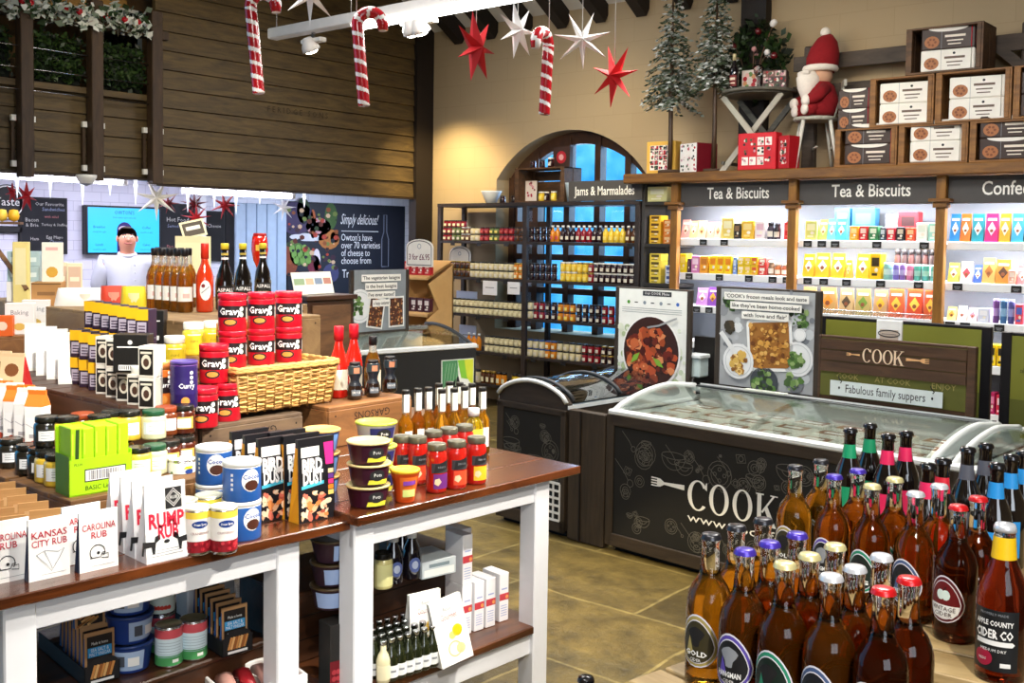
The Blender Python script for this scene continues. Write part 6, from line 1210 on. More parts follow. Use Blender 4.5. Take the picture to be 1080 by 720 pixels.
for z, xs in ((S1, (742, 764, 852, 867, 881, 925, 975, 1100)), (S2, (727, 759, 790, 815, 830, 852, 869, 893, 929, 969, 1010, 1072)), (S3, (735, 748, 1002, 1018, 1054))):
    for px in xs:
        x = SX(px, z-.03, YT); mb = MB(); mb.box(x-.034, YT-.008, z-.055, x+.034, YT-.002, z-.005, TK, .002); mb.quad((x-.022, z-.034), (x+.022, z-.028), GREYP, (0, YT-.0085, 0), (1, 0, 0)); mb.quad((x-.015, z-.045), (x+.015, z-.04), GREYP, (0, YT-.0085, 0), (1, 0, 0)); mb.build('price_ticket', tu)
for k in range(3):
    a, b = bay(k)
    for z, pw in ((2.03, 24), (S1-.022, 18), (S2-.022, 9), (S3-.022, 4)):
        mb = MB(); mb.box(a+.05, YT+.03, z-.012, b-.05, YT+.05, z, C('#ffffff', .4, emit=6, var=0)); mb.build('light_strip', tu)
        area('shelf_strip_light', ((a+b)/2, YT+.07, z-.02), b-a-.1, pw, (.93, .96, 1), target=((a+b)/2, YT+.16, z-.4), sy=.04)
UX = dict(u=(1, 0, 0), v=(0, 0, 1))
def shelf_item(kind, w, h, c1, c2, d=.1):
    mb = MB(); m1, m2 = C(c1, .45, var=.06), C(c2, .5, var=.06)
    if kind == 'B':
        mb.box(-w/2, 0, 0, w/2, d, h, m1, .003); mb.quad((-w*.34, h*.5), (w*.34, h*.84), m2, (0, -.0006, 0), **UX); mb.quad((-w*.3, h*.14), (w*.2, h*.24), m2, (0, -.0006, 0), **UX); mb.disc(w*.16, C('#f2ead8', .5), (w*.1, -.0007, h*.36), ry=h*.09, n=10, **UX)
    elif kind == 'P':
        V = [(-w/2, 0, 0), (w/2, 0, 0), (w/2, d, 0), (-w/2, d, 0), (-w*.47, d*.42, h*.9), (w*.47, d*.42, h*.9), (w*.47, d*.55, h*.9), (-w*.47, d*.55, h*.9), (-w*.48, d*.45, h), (w*.48, d*.45, h), (w*.48, d*.52, h), (-w*.48, d*.52, h)]
        mb.add(V, [(0, 1, 5, 4), (1, 2, 6, 5), (2, 3, 7, 6), (3, 0, 4, 7), (4, 5, 9, 8), (5, 6, 10, 9), (6, 7, 11, 10), (7, 4, 8, 11), (8, 9, 10, 11), (3, 2, 1, 0)], m1)
        nz_ = d*.42/(h*.9); o = (0, -.001, 0); v = (0, nz_, 1)
        mb.poly([(0, h*.22), (w*.33, h*.47), (0, h*.72), (-w*.33, h*.47)], m2, o, (1, 0, 0), v); mb.quad((-w*.36, h*.75), (w*.36, h*.84), C('#f4efe2', .5), (0, -.0012, 0), (1, 0, 0), v); mb.disc(w*.14, C('#8a4a24', .5), (0, -.0016+nz_*h*.4, h*.4), (1, 0, 0), v, n=10)
    elif kind == 'T':
        r = w/2; mb.lathe([(r, 0), (r, h*.3), (r, h*.62), (r, h*.86), (r*.97, h*.9), (r*.97, h), (r*.9, h)], [m1, m2, m1, m1, m2, m2], 14, (0, r, 0))
    elif kind == 'J':
        r = w/2; mb.lathe([(r*.9, 0), (r, h*.06), (r, h*.62), (r*.75, h*.76), (r*.75, h*.8), (r*.85, h*.8), (r*.85, h)], [m1, m1, m1, m1, m2, m2], 12, (0, r, 0)); mb.T = Matrix.Translation((0, r, 0)) @ Matrix.Rotation(-PI/2, 4, 'Z'); mb.patch(r*1.01, -1, 1, h*.15, h*.48, C('#e8e0d2', .5), 6)
    return mb
NM = {'B': ('tea_box', 'box'), 'P': ('biscuit_pouch', 'pouch'), 'T': ('tea_tin', 'tin'), 'J': ('preserve_jar', 'jar')}
def hue(h):
    import colorsys
    r, g, b = [int(h[i:i+2], 16)/255 for i in (1, 3, 5)]; H, S, V = colorsys.rgb_to_hsv(r, g, b); H *= 360
    if V < .25: return 'black'
    if S < .14: return 'white' if V > .8 else 'grey'
    if S < .4 and V > .75: return 'pale ' + ('pink' if H < 20 or H > 300 else 'cream' if H < 70 else 'green' if H < 160 else 'blue' if H < 250 else 'lilac')
    for lim, n in ((14, 'red'), (40, 'orange' if V > .6 else 'brown'), (70, 'yellow'), (165, 'green'), (195, 'teal'), (255, 'blue'), (300, 'purple'), (345, 'magenta'), (361, 'red')):
        if H < lim: return n
def row(z, items, where, dy=0., kd=None):
    for k, it in enumerate(items):
        a, b, h, kind, c1, c2 = it[:6]; n = it[6] if len(it) > 6 else 1; d = .1 if kind != 'P' else .07
        xa, xb = SX(a, z+.05), SX(b, z+.05); w = (xb-xa)*.96
        for j in range(n):
            nm, cat = NM[kind]; hh = h/n if n > 1 else h
            single(shelf_item(kind, w, hh-.001, c1, c2, d), nm, '%s %s on the %s, %s from left%s' % (hue(c1), cat, where, ORD[k], '' if n == 1 else ', %s in its stack' % ('lowest', 'second', 'third', 'fourth', 'fifth')[j]), cat, ((xa+xb)/2, YT+.03+dy, z+hh*j+.0005), 0, 'goods on the '+where)
A1 = 'top left shelf under the first tea sign'
row(S1, [(719, 728, .16, 'P', '#e8a8a0', '#f2d8c8'), (728, 736, .15, 'P', '#efc08a', '#f6e0c0'), (736, 745, .15, 'P', '#efcba0', '#e8b070'), (746, 754, .14, 'P', '#e8a890', '#f4dcc8'), (754, 761, .14, 'P', '#f0c8a8', '#e08a5a'), (762, 775, .175, 'B', '#e8cf6a', '#f4ecc0'), (775, 782, .13, 'B', '#2c2622', '#8a6a4a'), (783, 796, .15, 'B', '#e8b83a', '#f2d88a'), (797, 808, .15, 'B', '#efe4e6', '#e0b8c8'), (809, 816, .14, 'J', '#2c2434', '#1c1a20'), (816, 823, .13, 'J', '#241f26', '#1c1a20'), (828, 836, .14, 'B', '#d82a2a', '#e86a5a')], A1)
row(S2, [(718, 725, .16, 'B', '#f2d81c', '#f6e87a'), (726, 729, .12, 'B', '#3a2430', '#6a4a5a'), (730, 739, .145, 'B', '#c87ab0', '#ecd0e4'), (739, 748, .145, 'B', '#e8a02a', '#c87a2a'), (749, 757, .15, 'B', '#f2cc1c', '#e88a1c'), (757, 765, .15, 'B', '#f2cc1c', '#e88a1c'), (765, 773, .15, 'B', '#f2cc1c', '#e88a1c'), (774, 778, .14, 'B', '#6a8ad0', '#c8d4f0'), (779, 786, .15, 'B', '#e8c82a', '#f2e4d0', 2), (786, 793, .15, 'B', '#e8c82a', '#f2d0a0', 2), (793, 800, .15, 'B', '#e8c02a', '#d8603a', 2), (801, 809, .14, 'B', '#d8403a', '#f4ece0', 2), (810, 817, .12, 'J', '#8a6a52', '#d8d0c4'), (817, 824, .1, 'J', '#b8683a', '#d8d0c4'), (824, 831, .1, 'J', '#a85a3a', '#d8d0c4')], 'middle left tea shelf')
row(S3, [(735, 747, .15, 'P', '#c88ad0', '#f0d8f0'), (747, 757, .16, 'P', '#8a4ab0', '#e8a02a'), (758, 768, .16, 'B', '#3a3aa0', '#c0c8f0'), (768, 778, .16, 'B', '#3a4ab0', '#c0c8f0'), (778, 789, .16, 'B', '#4a4ab0', '#e0e4f4'), (797, 809, .13, 'P', '#b8502a', '#e8a070'), (809, 820, .13, 'B', '#e8802a', '#f2b060'), (824, 833, .14, 'B', '#efe6d8', '#d8c8a8')], 'lower left tea shelf behind the posters')
row(S1, [(850, 863, .15, 'B', '#d8dc7a', '#f0f0c0'), (864, 873, .16, 'P', '#a8c45a', '#d8e4a0'), (873, 882, .165, 'P', '#6ac0dc', '#b8e4f0'), (882, 893, .165, 'P', '#4ab4e0', '#b8e4f0'), (897, 906, .11, 'B', '#f0a82a', '#f4d88a'), (907, 916, .11, 'B', '#c82a2a', '#f0d0c0'), (917, 927, .11, 'B', '#3a7a4a', '#e0ead0'), (929, 935, .1, 'B', '#2c3a44', '#c8d0d4'), (936, 945, .1, 'B', '#d02a3a', '#f4e0d0'), (946, 955, .105, 'B', '#24242a', '#d8c8b0'), (956, 966, .1, 'B', '#e0502a', '#f4c890'), (967, 979, .135, 'B', '#f2f4ee', '#e0ece0'), (980, 989, .135, 'B', '#a0dcd0', '#e4f4ec')], 'top shelf under the second tea sign')
row(S1, [(874, 890, .25, 'B', '#2a6a9a', '#4a9ac0'), (892, 917, .25, 'B', '#24567a', '#3a7aa0'), (928, 940, .2, 'B', '#f4f4f4', '#dcdce0'), (941, 963, .22, 'B', '#b01c24', '#2a1416')], 'back of the shelf under the second tea sign', .12)
row(S2, [(847, 859, .18, 'P', '#f2bc1c', '#f6f0e0'), (860, 875, .19, 'P', '#f2bc1c', '#f6f0e0'), (877, 891, .19, 'P', '#f2bc1c', '#f6f0e0'), (892, 898, .14, 'P', '#e8981c', '#f2d080'), (903, 917, .19, 'P', '#f2c41c', '#f6f0e0'), (918, 930, .195, 'B', '#f4c40c', '#3a2a0c'), (931, 941, .13, 'T', '#8ac0b8', '#c8e4dc'), (942, 948, .125, 'T', '#7a6ac0', '#a0a0d8'), (949, 955, .125, 'T', '#8a6ab8', '#b0a8d8'), (956, 963, .12, 'T', '#d87aa0', '#e8b0c8'), (964, 971, .12, 'T', '#5ab0a0', '#a0d4c8'), (972, 980, .12, 'T', '#5ab0a8', '#a0d4c8'), (981, 988, .12, 'T', '#6ab8b0', '#a8d8d0')], 'middle shelf under the second tea sign')
row(S2, [(938+7.4*k, 945+7.4*k, .24, 'J', ('#3a1a16', '#2a1614')[k % 2], '#1c1414') for k in range(7)], 'rear of the middle tea shelf', .09)
row(S3, [(846, 861, .2, 'P', '#c8a068', '#4a3018'), (864, 882, .2, 'P', '#c89858', '#e88a1c'), (885, 900, .2, 'P', '#c8a470', '#4a3820'), (902, 918, .2, 'P', '#b8a05a', '#6a8a2a'), (921, 936, .2, 'P', '#c89868', '#e8b02a'), (937, 953, .21, 'P', '#d8602a', '#f0c040'), (956, 973, .215, 'P', '#d8481c', '#f2c84a'), (974, 988, .21, 'P', '#c8501c', '#f0c040')], 'bottom shelf under the second tea sign')
row(S1, [(1002, 1013, .2, 'P', '#2a8ad8', '#e0ecf8'), (1013, 1024, .2, 'P', '#f0701c', '#f8e4d0'), (1025, 1038, .2, 'P', '#1c8a9a', '#d8f0f0'), (1039, 1053, .2, 'P', '#d01c6a', '#f4c8dc'), (1054, 1066, .2, 'P', '#f0981c', '#f8e8c8'), (1067, 1080, .2, 'P', '#3aa0dc', '#e0f0f8'), (1081, 1094, .2, 'P', '#c8d83a', '#f0f4c8')], 'top shelf under the confectionery sign')
row(S2, [(1000, 1012, .14, 'P', '#d8cc5a', '#f2ecd0'), (1013, 1026, .15, 'P', '#efdcd0', '#c83a4a'), (1027, 1036, .13, 'P', '#3a5ab8', '#e0e8f8'), (1036, 1050, .18, 'P', '#e0b060', '#b06a2a'), (1050, 1066, .17, 'P', '#c8802a', '#4a2a14'), (1064, 1072, .1, 'B', '#e8a890', '#f4dccc'), (1073, 1084, .13, 'P', '#e87a7a', '#f8e0e0')], 'middle shelf under the confectionery sign')
row(S3, [(999, 1009, .1, 'P', '#f0d88a', '#e0a83a'), (1010, 1020, .11, 'P', '#f4efe4', '#e8b0b0'), (1021, 1031, .1, 'P', '#f0d0d4', '#e87a8a'), (1032, 1044, .1, 'B', '#d8dcec', '#f4f4fa'), (1047, 1054, .17, 'T', '#6a3a7a', '#a88ac0'), (1055, 1062, .17, 'T', '#3a6a9a', '#90b8d8'), (1063, 1070, .17, 'T', '#4a4a8a', '#9a9ad0'), (1071, 1080, .14, 'B', '#d84a5a', '#5a6ac0')], 'bottom shelf under the confectionery sign')
row(S4, [(1043, 1051, .15, 'B', '#f2d01c', '#2a241c'), (1052, 1060, .15, 'B', '#f0c81c', '#2a241c'), (1064, 1074, .14, 'B', '#7ac0dc', '#d8eef4')], 'low shelf between the two olive boards')
row(S5, [(1043, 1050, .15, 'B', '#b81c5a', '#e88ab0'), (1051, 1059, .14, 'B', '#d02a4a', '#f4d8dc'), (1063, 1072, .13, 'B', '#e84a5a', '#f8e4e4')], 'lowest shelf between the two olive boards')
# side bay at the left end: tall stacks of yellow boxes
def side(z, px, w, h, n, c1, c2, s):
    x = SX(px, z+.1)
    for j in range(n): single(shelf_item('B', w, h-.001, c1, c2, .12), 'tea_box', '%s box stacked on the %s, %s up' % (hue(c1), s, ORD[j]), 'box', (x, YT+.06, z+h*j), 0, 'boxes in the narrow end bay')
side(1.656, 690, .115, .062, 4, '#e8b82a', '#5a3a14', 'upper end shelf beside the jam posts'); side(1.656, 703, .08, .07, 3, '#e0802a', '#f0c890', 'upper end shelf beside the oak pillar')
side(1.311, 690, .115, .065, 4, '#ecd04a', '#5a4a1c', 'lower end shelf beside the jam posts'); side(1.311, 705, .08, .08, 2, '#dfe4f4', '#4a5a9a', 'lower end shelf beside the oak pillar')
single(shelf_item('B', .2, .13, '#e0dc9a', '#f2f0d0', .14), 'tea_box', 'long pale green box at the top of the end bay', 'box', (SX(693, 2.05), YT+.05, 2.021))
# ------------------------------------------------------------------ the jam shelving in front of the window
JX = [-7.555, -6.41, -5.125]; IRON = wood('#1f1917', '#362a25', (6, 6, 6), .55); JZ = [1.655, 1.29, .92, .555, .235]
tj = thing('shelving_unit', 'dark open shelving unit of jam jars in front of the arched window', 'shelving', (0, 0, 0))
for x in JX:
    for y in (YT, YT+.36): mb = MB(); mb.box(x-.025, y, 0, x+.025, y+.04, 2.02, IRON, .003); mb.build('post', tj)
mb = MB(); mb.box(JX[0]-.025, YT-.005, 1.995, JX[2]+.025, YT+.4, 2.03, IRON, .003); mb.build('top_board', tj)
for k in range(2):
    for z in JZ: mb = MB(); mb.box(JX[k]+.025, YT+.005, z-.028, JX[k+1]-.025, YT+.4, z, IRON, .002); mb.build('shelf', tj)
a, b = SX(599.5, 2.12, YT-.01), SX(677, 2.12, YT-.01); mb = MB(); mb.box(a, YT-.01, 2.032, b, YT+.01, 2.215, SGREY, .003); mb.text('Jams & Marmalades', .115, C('#f4f2ea', .5), ((a+b)/2, YT-.011, 2.12), fit=(b-a)*.82, bold=.012, res=3, **UX); mb.build('sign_panel', tj)
def mini(c, lid, lab, r=.029, h=.07, n=10, tallneck=False):
    mb = MB()
    if tallneck: mb.lathe([(r*.9, 0), (r, .004), (r, h*.6), (r*.45, h*.78), (r*.45, h*.86), (r*.5, h*.86), (r*.5, h)], [c, c, c, c, lid, lid], n)
    else: mb.lathe([(r*.9, 0), (r, .004), (r, h*.76), (r*.85, h*.84), (r*.92, h*.84), (r*.92, h)], [c, c, c, lid, lid], n)
    mb.T = Matrix.Rotation(-PI/2, 4, 'Z'); mb.patch(r*1.015, -.62, .62, h*.16, h*(.36 if tallneck else .52), lab, 6); return mb
JC = {'red': (C('#8a1420', .15, coat=.5), 'red jam jar'), 'dark': (C('#2a0f14', .15, coat=.5), 'dark plum jam jar'), 'amber': (C('#d8841c', .15, coat=.5), 'amber marmalade jar'), 'yellow': (C('#ecc83a', .2, coat=.5), 'yellow curd jar'), 'cream': (C('#d8cba0', .25, coat=.4), 'cream labelled jar'), 'brown': (C('#5a3418', .2, coat=.5), 'brown chutney jar'), 'green': (C('#5d6a34', .2, coat=.5), 'green relish jar')}
LBL = {'w': C('#d8d0be', .5), 'c': C('#ece2b8', .5), 'k': C('#22201e', .5), 'y': C('#f0d86a', .5), 'r': C('#c8504a', .5)}; LDS = {'g': C('#b89a4a', .3, .7), 'k': C('#1d1a1a', .4), 's': C('#c8cacc', .3, .7), 'w': C('#ece8e0', .4), 'b': C('#34508a', .4)}
JK = {}
def jrow(row_, bay_, z, spec, tiers=2, r=.029, h=.07, neck=False, y=.04):
    """spec: list of (colour, label, lid, count) from left to right"""
    x0, x1 = JX[bay_]+.06, JX[bay_+1]-.06; tot = sum(q[3] for q in spec); k = 0; px0 = x0
    for c, lb, ld, n in spec:
        for _ in range(n):
            x = x0+(x1-x0)*k/max(1, tot-1); k += 1
            if c is None: continue
            for t in range(tiers):
                key = (c, lb, ld, r, h, neck)
                if key not in JK:
                    JK[key] = Kind(single(mini(JC[c][0], LDS[ld], LBL[lb], r, h, 10, neck), 'preserve_jar', '-', 'jar', (0, 0, 0)))
                JK[key].put((x, YT+y, z+.0005+(h+.0005)*t), 0, '%s, %s from left on %s shelf, %s bay%s' % (JC[c][1], ORD[k-1], ('top', 'second', 'third', 'fourth', 'fifth')[row_], ('left', 'right')[bay_], '' if tiers == 1 else (', lower', ', upper')[t] if tiers == 2 else (', bottom', ', middle', ', top')[t]), 'jars on the jam shelves, row %d' % (row_+1))
jrow(0, 0, JZ[0], [('red', 'c', 'k', 2), ('green', 'w', 'k', 2), ('brown', 'c', 's', 2), ('cream', 'w', 'k', 2), ('red', 'r', 'k', 2), ('green', 'y', 'k', 2), ('red', 'r', 'k', 3), ('brown', 'k', 'k', 2)], h=.068)
for k in range(5): JK[('red', 'c', 'k', .029, .068, False)].put((JX[0]+.06+.062*k, YT+.05, JZ[0]+.1375), 0, 'red jam jar on the third tier of the top shelf, %s from left' % ORD[k], 'jars on the jam shelves, row 1')
jrow(0, 1, JZ[0], [('dark', 'k', 'k', 4), (None, 'k', 'k', 13)]); jrow(0, 1, JZ[0]+.001, [(None, 'w', 'w', 4), ('amber', 'r', 'w', 2), ('dark', 'w', 'w', 3), ('red', 'w', 'r' if False else 'w', 3), ('dark', 'w', 's', 2), ('yellow', 'y', 'w', 4), ('brown', 'c', 'w', 2)], 1, .028, .155, True, .05)
jrow(1, 0, JZ[1], [('brown', 'k', 'g', 6), ('cream', 'w', 'k', 9), ('amber', 'c', 'g', 2)], h=.078)
jrow(1, 1, JZ[1], [('dark', 'k', 'k', 5), (None, 'k', 'k', 13)], 2, .027, .08, False, .05); jrow(1, 1, JZ[1]+.001, [(None, 'w', 'k', 6), ('yellow', 'y', 'w', 3), ('yellow', 'y', 'g', 2), ('red', 'w', 'g', 1), ('dark', 'w', 'w', 7)], 2, .03, .09)
jrow(2, 0, JZ[2], [('cream', 'c', 'k', 17)], h=.074)
jrow(2, 1, JZ[2], [('cream', 'w', 'k', 1), ('red', 'w', 'k', 2), ('dark', 'w', 'k', 2), ('amber', 'y', 'k', 3), ('dark', 'w', 'k', 4), ('red', 'w', 'k', 5)], h=.084)
jrow(3, 0, JZ[3], [(None, 'c', 'k', 5), ('amber', 'w', 's', 3), (None, 'c', 'k', 8)], 1, .028, .17, True); jrow(3, 0, JZ[3]+.0, [(None, 'c', 'k', 9), ('cream', 'c', 'k', 8)], 2, .029, .078, False, .06)
jrow(3, 1, JZ[3], [('cream', 'w', 'b', 3), ('amber', 'c', 'b', 2), ('cream', 'w', 'k', 4), ('red', 'w', 'k', 3), ('dark', 'w', 'g', 5)], h=.082)
jrow(4, 0, JZ[4], [(None, 'c', 'k', 6), ('cream', 'w', 'k', 2), ('brown', 'c', 'g', 3), ('amber', 'c', 'k', 2), (None, 'c', 'k', 1), ('yellow', 'w', 'k', 2)], 1, .03, .13)
jrow(4, 1, JZ[4], [('brown', 'c', 'k', 4), ('dark', 'w', 'g', 5), ('amber', 'c', 'k', 4)], 1, .03, .12)
def tick(x, z, s): mb = MB(); mb.box(x-.03, YT-.006, z-.05, x+.03, YT-.001, z-.005, TK, .002); mb.build('price_ticket', tj)
for z in JZ[:4]:
    for k in range(7): tick(JX[0]+.2+.36*k, z, 0)
# signs and cards in the jam shelves
def psign(name, label, x0, x1, z0, z1, y, deco=None):
    t = thing(name, label, 'sign', ((x0+x1)/2, y, z0)); w, h = x1-x0, z1-z0; mb = MB()
    P = [(-w/2, 0), (w/2, 0), (w/2, h*.72)] + [(w/2*math.cos(a*PI/10), h*.72+h*.28*math.sin(a*PI/10)) for a in range(1, 10)] + [(-w/2, h*.72)]
    mb.prism(P, C('#efe8d8', .5), (0, 0, 0), (1, 0, 0), (0, 0, 1), .012); o = (0, -.001, 0)
    mb.stroke([(a*.9, h*.06+b*.88) for a, b in P+[P[0]]], .008, C('#3a2c22', .5), o, (1, 0, 0)); mb.text('3 for £6.95', h*.3, C('#6b1f28', .5), (0, -.0012, h*.34), fit=w*.78, bold=.015, **UX); mb.ring(w*.07, .006, GREYP, (0, -.0012, h*.74), **UX); mb.build('board', t); return t
psign('price_sign', 'cream arched three for price sign standing in the jam shelves', SX(466, 1.4), SX(488, 1.4), 1.291, 1.6, YT+.16)
for px0, px1, z, h, s in ((467, 489, .93, .2, 'pale blue card at the left end of the third jam shelf'), (470, 488, .557, .22, 'pale blue card at the left end of the fourth jam shelf'), (513, 528, 1.1, .14, 'white card below the white labelled jars'), (539, 552, 1.1, .12, 'white card beside the middle jam post')):
    a, b = SX(px0, z), SX(px1, z); mb = MB(); mb.box(-(b-a)/2, 0, 0, (b-a)/2, .006, h, C('#c3cde2' if 'blue' in s else '#eeeef2', .5), .002); mb.quad((-(b-a)*.3, h*.5), ((b-a)*.3, h*.56), GREYP, (0, -.0006, 0), **UX); zz = z if 'blue' in s else 1.262-h
    single(mb, 'shelf_card', s, 'card', ((a+b)/2, YT+(.25 if 'blue' in s else -.008), zz))
# things on top of the jam shelves
TZ = 2.031
a, b = SX(546, 2.2, YT+.1), SX(598, 2.2, YT+.1)
def apple_crate(label, x0, x1, z0, z1, y0, depth, m, gs=None):
    t = thing('apple_crate', label, 'crate', ((x0+x1)/2, y0, z0), 0, gs); w, h = (x1-x0)/2, z1-z0; th = .014
    mb = MB()
    for sgn in (-1, 1):
        mb = MB()
        for k in range(2): mb.box(*sorted((sgn*w, sgn*(w-th)))[:1], .0+depth*k/2+.004, 0, sorted((sgn*w, sgn*(w-th)))[1], depth*(k+1)/2-.004, h, m, .002)
        for yy in (0, depth-.03): mb.box(min(sgn*(w-th), sgn*(w-th-.03)), yy, th, max(sgn*(w-th), sgn*(w-th-.03)), yy+.03, h-th, m, .002)
        mb.build('end_boards', t)
    mb = MB()
    for k in range(3): mb.box(-w, depth*k/3+.003, 0, w, depth*(k+1)/3-.003, th, m, .002)
    mb.build('lower_boards', t); mb = MB()
    for k in range(3): mb.box(-w, depth*k/3+.003, h-th, w, depth*(k+1)/3-.003, h, m, .002)
    mb.build('upper_boards', t); mb = MB()
    for k in range(3): mb.box(-w+th, depth-.012, th+(h-2*th)*k/3+.004, w-th, depth, th+(h-2*th)*(k+1)/3-.004, m, .002)
    mb.build('back_boards', t); return t
CRD = wood('#3d2918', '#6b4a2c', (1.2, 6, 6), .6); CRL = wood('#6b4520', '#9a6a34', (1.2, 6, 6), .6)
apple_crate('dark apple crate on the jam shelves holding small jars and a card', a, b, TZ, TZ+.33, YT+.05, .28, CRD)
JN = [('dark', 'k', 'k', .029, .07, False), ('yellow', 'y', 'w', .03, .09, False), ('dark', 'w', 'w', .03, .09, False)]
for px, y, z, k, s in ((571, .12, TZ+.0145, 1, 'yellow topped jar inside the apple crate'), (576, .16, TZ+.0145, 2, 'dark jar inside the apple crate'), (584, .12, TZ+.0145, 1, 'pale yellow jar at the right inside the apple crate'), (562, .1, TZ+.331, 0, 'small dark jar on the apple crate, left'), (572, .1, TZ+.331, 0, 'small dark jar on the apple crate, middle'), (581, .1, TZ+.331, 2, 'white labelled jar on the apple crate, right'), (530, .08, TZ+.001, 0, 'small dark jar beside the white bowl'), (542, .1, TZ+.001, 0, 'small dark jar left of the apple crate')):
    JK[JN[k]].put((SX(px, z, YT+y), YT+y, z), 0, s, 'display jars over the jam shelves')
mb = MB(); mb.box(-.07, 0, 0, .07, .006, .2, C('#e8d8cc', .5)); rr = random.Random(2)
for k in range(14): mb.disc(.012, C(rr.choice(('#b02a3a', '#d89aa0', '#8a4a4a')), .5), (rr.uniform(-.05, .05), -.001-.0001*k, rr.uniform(.03, .18)), n=8, **UX)
single(mb, 'picture_card', 'pink flowered card standing inside the apple crate', 'card', (SX(560, TZ+.1, YT+.18), YT+.18, TZ+.0145))
mb = MB(); mb.box(-.1, 0, 0, .1, .05, .2, C('#3a2620', .5)); mb.ring(.06, .03, C('#a8202c', .5), (0, -.001, .1), n=14, **UX); mb.disc(.03, C('#d8a0a0', .5), (0, -.002, .1), n=10, **UX)
single(mb, 'wreath_box', 'dark gift box with a red wreath print on the apple crate', 'box', (SX(592, TZ+.4, YT+.2), YT+.2, TZ+.331))
def vase(c, r0, r1, h): mb = MB(); mb.lathe([(r0, 0), (r1, h*.9), (r1*1.06, h), (r1*.9, h), (r0*.8, .02), (.001, .02)], C(c, .35), 18); return mb
single(vase('#dfe6ee', .05, .1, .12), 'bowl', 'wide white bowl at the left end of the jam shelf top', 'bowl', (SX(518, TZ, YT+.1), YT+.1, TZ))
single(vase('#b4c4d0', .05, .075, .18), 'plant_pot', 'pale blue plant pot beside the jam sign', 'pot', (SX(594, TZ, YT-.0)-.0, YT+.14, TZ))
# ------------------------------------------------------------------ decorations on top of the tea shelving
ZD = 2.256; YD = YT-.1
GN = [C('#5d6b58', .7, var=0), C('#39462f', .7, var=0), C('#c3c8c4', .7, var=0), C('#e4e6e4', .7, var=0), C('#8b9388', .7, var=0), C('#aeb5ae', .7, var=0)]
def snowy_tree(label, px, pyb, pytop, pytrunk, Y, wpx, seed, zb=ZD):
    b = aty(px, pyb, Y); zt = aty(px, pytop, Y).z; zk = aty(px, pytrunk, Y).z; W = wid(b, wpx)/2
    t = thing('snowy_tree', label, 'artificial tree', (b.x, Y, zb), 0, 'snowy artificial trees'); rr = random.Random(seed)
    mb = MB(); mb.tube([(0, 0, .01), (.004, 0, (zk-zb)*.5), (0, .0, zk-zb), (0, 0, zt-zb)], [.022, .02, .018, .006], wood('#3b2a1c', '#5d442e', (6, 6, 1)), 8); mb.build('trunk', t)
    mb = MB(); mb.cyl(0, 0, 0, .03, .1, C('#4a3524', .7), 14, .005); mb.build('base', t)
    mb = MB(); H = zt-zk; nl = 17
    for l in range(nl):
        f = l/(nl-1); R = W*(1-f)**.8+.03; z = zk-zb+H*f; nb = max(5, int(14*(1-f)+5))
        for k in range(nb):
            a = rr.uniform(0, 6.28); L = R*rr.uniform(.65, 1.12); d = Vector((math.cos(a), math.sin(a), -.38-.25*rr.random())); n = max(3, int(L/.03))
            for i in range(n):
                p = Vector((0, 0, z+.05)) + d*(L*(i+1)/n); s = Vector((-d.y, d.x, 0))
                for q in (-1, 1):
                    e = (d*.5 + s*q*rr.uniform(.5, 1.2) + Vector((0, 0, rr.uniform(-.3, .5)))).normalized()*rr.uniform(.035, .06); w2 = e.orthogonal().normalized()*.014
                    mb.add([p, p+e*.5+w2, p+e, p+e*.5-w2], [(0, 1, 2, 3)], GN[rr.choice((0, 1, 1, 0, 3, 4, 5, 2, 4, 1))])
    mb.build('needles', t); return t
snowy_tree('snow dusted artificial fir on a bare pole, nearer the arched window', 706, 185, -12, 108, YD+.1, 54, 1)
snowy_tree('snow dusted artificial fir on a bare pole, behind the round table', 752, 184, -14, 92, YD+.17, 48, 2)
def gift(name, label, px0, px1, pyt, Y, d, c, deco, rz=0, z=ZD, cat='box'):
    a, b = aty(px0, 170, Y), aty(px1, 170, Y); h = aty((px0+px1)/2, pyt, Y).z-z; w = b.x-a.x
    t = thing(name, label, cat, ((a.x+b.x)/2, Y, z), rz); mb = MB(); mb.box(-w/2, 0, 0, w/2, d, h, C(c, .45), .003); mb.build('carton_body', t)
    mb = MB(); deco(mb, w, h); mb.build('printed_front', t); return t
def grid(c1, c2, bord, nx, nz, seed):
    def f(mb, w, h):
        rr = random.Random(seed); mb.quad((-w*.5+bord, bord), (w*.5-bord, h-bord), C(c1, .5), (0, -.0008, 0), **UX)
        for i in range(nx):
            for j in range(nz):
                x, z = -w*.5+bord+(w-2*bord)*(i+.5)/nx, bord+(h-2*bord)*(j+.5)/nz; s = (w-2*bord)/nx*.42; v = (h-2*bord)/nz*.42
                mb.quad((x-s, z-v), (x+s, z+v), C(rr.choice(c2), .5), (0, -.0012, 0), **UX)
                for _ in range(4): mb.disc(.011, C(rr.choice(('#1d1a1c', '#b01c28', '#e8e2d8', '#3a5a3a', '#c88a9a')), .5), (x+rr.uniform(-s, s)*.7, -.0016-.0002*_, z+rr.uniform(-v, v)*.7), n=7, **UX)
    return f
gift('advent_box', 'gold bordered patterned advent box behind the tree pole', 682, 712, 149, YD+.12, .1, '#e0b04a', grid('#e8e0d4', ('#f4f0ea', '#a01c28', '#24202a'), .035, 5, 5, 1))
t = gift('cracker_box', 'white spotted cracker box with dark red side right of the tree pole', 714, 738, 151, YD+.06, .22, '#7a1424', grid('#f2eee8', ('#f6f2ec', '#f2eae4'), .002, 3, 3, 2), -.35)
red = lambda s: grid('#d01826', ('#f4efe8', '#e8e2da', '#c81c2a'), .03, 4, 3, s)
